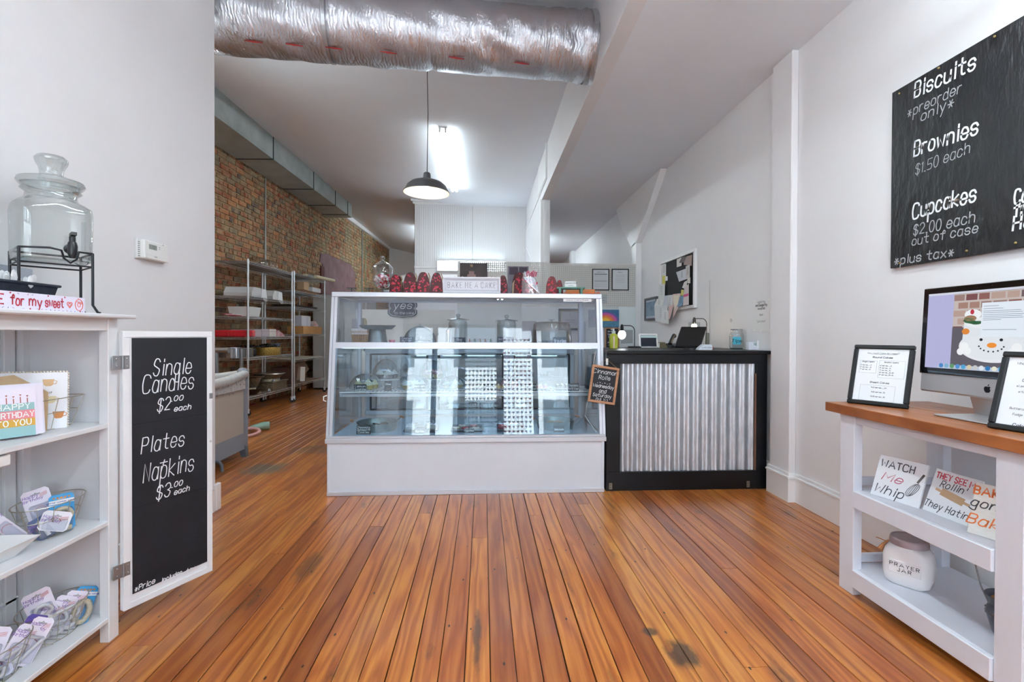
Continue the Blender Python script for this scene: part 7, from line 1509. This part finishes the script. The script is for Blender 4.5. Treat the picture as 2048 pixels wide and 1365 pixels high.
t = rthing('white_carton', 'low white carton on the second shelf of the far rack', 'box', 2, 1.0, .17, Z2[1]+.052); obj('carton', MB().box(-.2, .18, -.14, .12, 0, .075, .003), greyb, t)
t = rthing('wood_frame_box', 'small tan wooden box on the second shelf of the far rack', 'box', 2, .62, .12, Z2[1]+.052); obj('box_body', MB().box(-.1, .1, -.06, .06, 0, .14, .004), P('tan_wood', '#b39470', .7), t)
for i in range(3): t = rthing('baking_sheet', 'dark baking sheet lying on the third shelf of the far rack', 'baking sheet', 2, .55+.03*i, .22, Z2[2]+.014*i, group='baking sheets on the far rack', rz=.02*i); obj('pan', loaf(MB(), .46, .17, .48, .185, .013), P('sheet_pan_dark', '#6d655f', .5, .5), t)
t = rthing('drawer_box', 'open tan wooden drawer box on the far rack', 'box', 2, .72, .12, Z2[3]); obj('drawer', loaf(MB(), .40, .13, .40, .13, .13), P('tan_wood2', '#b58650', .6, var=(8, '#9a6d3e', .5)), t)
t = rthing('white_boxes', 'white upright folder box standing in the tan drawer', 'box', 2, .60, .12, Z2[3]+.005); obj('box_body', MB().box(-.2, .17, -.07, .08, 0, .30, .003).box(.02, .025, -.074, -.07, .0, .3), P('folder_lilac', '#c6c4cc', .7), t)
t = rthing('red_white_packet', 'crumpled red and white packet in the tan drawer', 'packet', 2, .95, .08, Z2[3]+.005); obj('packet_body', MB().prism([(-.1, 0), (.13, 0), (.1, .16), (-.03, .22), (-.1, .18)], -.05, .05), P('packet_rw', '#d9c9c6', .5, var=(12, '#b5434a', .7)), t)
t = rthing('cake_board', 'large pale cake board covering the fifth shelf of the far rack', 'board', 2, .6, .2, Z2[4]); obj('board', MB().box(-.62, .55, -.2, .2, 0, .012), P('board_pale', '#b5aa98', .8), t)
t = rthing('cardboard_sheet', 'brown cardboard sheet on the bottom shelf of the far rack', 'cardboard', 2, .6, .2, Z2[5]); obj('sheet', MB().box(-.58, .5, -.2, .2, 0, .008), kraftb, t)
t = rthing('leaning_board', 'tilted tan cardboard leaning on the bottom shelf of the far rack', 'cardboard', 2, .95, .25, Z2[5]+.06); t.rotation_euler = (math.radians(-20), math.radians(-22), ROT); obj('board', MB().box(-.26, .26, -.003, .003, -.0, .26), P('board_tan', '#a08a78', .8), t)
t = rthing('white_card', 'upright white card on the bottom shelf of the far rack', 'card', 2, .48, .06, Z2[5]+.009); obj('card', MB().box(-.11, .07, 0, .004, 0, .24).move(Matrix.Rotation(.08, 4, 'Y')), P('card_offwhite', '#d9d6d0', .8), t)
t = rthing('brown_box', 'dark brown open box at the near end of the far rack bottom shelf', 'box', 2, .12, .2, Z2[5]+.009); obj('box_body', loaf(MB(), .10, .14, .12, .16, .26), P('box_brown', '#5b3c30', .8), t)
# white freezer beside the far rack
T = thing('freezer', 'tall white freezer standing beside the far wire rack', 'freezer', (-3.22, 9.45, 0)); fw = P('freezer_white', '#b9b9b7', .45)
obj('cabinet', MB().box(0, .95, 0, .8, .03, 1.80, .012), fw, T); obj('door', MB().box(.955, 1.01, 0, .8, .05, 1.79, .012), fw, T); obj('foot_rail', MB().box(.02, .93, .02, .78, 0, .03), black_metal, T); obj('door_handle', MB().box(1.012, 1.03, .06, .09, .8, 1.3, .004), steel, T)
# ================================================================ travel cot
T = thing('travel_cot', 'grey and beige folding travel cot with mesh sides by the near wall', 'cot', (-2.055, 4.38, 0)); cg = P('cot_grey', '#8f949d', .8, bump=(120, .2)); cf = P('cot_star_fabric', '#c6c1bd', .9, var=(26, '#a3a3a6', .5)); cmesh = P('cot_mesh', '#c9bfb3', .9, alpha=.82)
X0, X1_, Y0_, Y1_ = -.72, 0, -.98, 0     # local box
def sidep(a, b, z0, z1, th, mat, name, label=None):
    a = Vector(a); b = Vector(b); d_ = (b-a).normalized(); n_ = Vector((-d_.y, d_.x, 0))*th/2; m = MB(); m.add([(*(a+n_).xy, z0), (*(b+n_).xy, z0), (*(b+n_).xy, z1), (*(a+n_).xy, z1), (*(a-n_).xy, z0), (*(b-n_).xy, z0), (*(b-n_).xy, z1), (*(a-n_).xy, z1)], [(0, 1, 2, 3), (7, 6, 5, 4), (0, 4, 5, 1), (3, 2, 6, 7), (0, 3, 7, 4), (1, 5, 6, 2)])
    return obj(name, m, mat, T, label=label)
cs = [(X0, Y0_), (X1_, Y0_), (X1_, Y1_), (X0, Y1_)]
for i in range(4):
    a, b = cs[i], cs[(i+1) % 4]; a3, b3 = Vector((*a, 0)), Vector((*b, 0)); d_ = (b3-a3).normalized()*.06
    sidep(a3+d_, b3-d_, .20, .62, .006, cmesh, 'mesh_side'); sidep(a3+d_*.8, b3-d_*.8, .07, .21, .012, cg, 'lower_band')
    mid_ = (a3+b3)/2; sag = .045
    obj('padded_rail', MB().tube([a3+d_*.5+Vector((0, 0, .715)), a3.lerp(b3, .3)+Vector((0, 0, .715-sag*.8)), mid_+Vector((0, 0, .715-sag)), a3.lerp(b3, .7)+Vector((0, 0, .715-sag*.8)), b3-d_*.5+Vector((0, 0, .715))], [.034, .042, .042, .042, .034], 14), cf, T, smooth=True)
    sidep(a3+d_, b3-d_, .59, .70, .04, cf, 'rail_skirt')
for x_, y_ in cs:
    sx_, sy_ = (1 if x_ == X0 else -1), (1 if y_ == Y0_ else -1)
    obj('corner_post', MB().box(x_-sx_*.012, x_+sx_*.05, y_-sy_*.012, y_+sy_*.05, .08, .75, .012).box(x_-sx_*.016, x_+sx_*.06, y_-sy_*.016, y_+sy_*.06, .66, .765, .02), cg, T)
    f_ = obj('foot', MB().prism([(-.03, .10), (.03, .10), (.035, .0), (-.005, .0), (-.02, .06)], -.025, .025).move(Matrix.Translation((x_+sx_*.02, y_+sy_*.02, 0))), P('cot_plastic', '#6b717c', .5), T)
obj('mattress', MB().box(X0+.02, X1_-.02, Y0_+.02, Y1_-.02, .2, .24, .01), cg, T); obj('centre_foot', MB().tube([(-.02, -.5, .08), (.03, -.5, .075), (.05, -.5, .05), (.052, -.5, .0)], .013, 10), P('cot_plastic', '#6b717c', .5), T, smooth=True)
m = MB(); Rt = random.Random(6)
for k in range(60): y_ = Rt.uniform(-.9, -.08); z_ = Rt.uniform(.59, .70); m.sph((.018 if z_ < .65 else .036, y_, z_-.02), .006, 6, 4, sx=.5)
obj('star_print', m, P('star_grey', '#8d8d92', .9), T)
# ================================================================ play things, tube trolley
p = at(500, 873, Z=.0); T = thing('toy_ring', 'pink and white plastic toy hoop lying on the floor by the cot', 'toy', (p.x-.05, p.y+.02, 0)); obj('hoop', MB().tube([(.13*math.cos(a*PI/8), .11*math.sin(a*PI/8), .035+.02*math.sin(a*PI/8)) for a in range(16)], .017, 10, closed=True), P('toy_pink', '#d3a3a0', .45), T, smooth=True)
p = at(513, 865, Z=.0); T = thing('toy_block', 'sage green plastic toy piece behind the pink hoop', 'toy', (p.x, p.y+.06, 0), rotz=.5); obj('toy_body', MB().tube([(-.11, 0, .03), (-.04, 0, .045), (.05, 0, .052), (.1, 0, .05)], [.018, .032, .045, .042], 12), P('toy_green', '#8fb3a0', .45), T, smooth=True)
p = at(427, 880, Z=.0); q0 = at(430, 703, Y=5.0); q1 = at(458, 701, Y=5.0)
T = thing('tube_trolley', 'silver tube framed trolley just behind the cot', 'trolley', (q1.x, 5.0, 0)); 
obj('handle_tube', MB().tube([(-.5, 0, q1.z), (0, 0, q1.z)], .028, 14), P('brushed_tube', '#9ea1a4', .3, .9), T, smooth=True)
for x_ in (-.12, -.46):
    obj('upright', MB().tube([(x_, .0, .06), (x_, 0, q1.z)], .02, 12), P('brushed_tube', '#9ea1a4', .3, .9), T, smooth=True)
    obj('upright', MB().tube([(x_, .5, .06), (x_, .5, q1.z)], .02, 12), P('brushed_tube', '#9ea1a4', .3, .9), T, smooth=True)
    for y_ in (0, .5): obj('wheel', MB().tube([(x_-.012, y_, .03), (x_+.012, y_, .03)], .03, 14), P('tyre_black', '#1a1a1c', .5), T, smooth=True)
obj('deck', MB().box(-.48, -.1, -.0, .5, .28, .30), P('brushed_tube', '#9ea1a4', .3, .9), T)
t = thing('power_strip', 'small red cable end on the floor behind the cot', 'cable', tuple(at(500, 812, Z=.0))); obj('cable', MB().tube([(0, 0, .01), (.03, .05, .02), (.02, .12, .01)], .008, 6), P('cable_red', '#b0303a', .5), t)
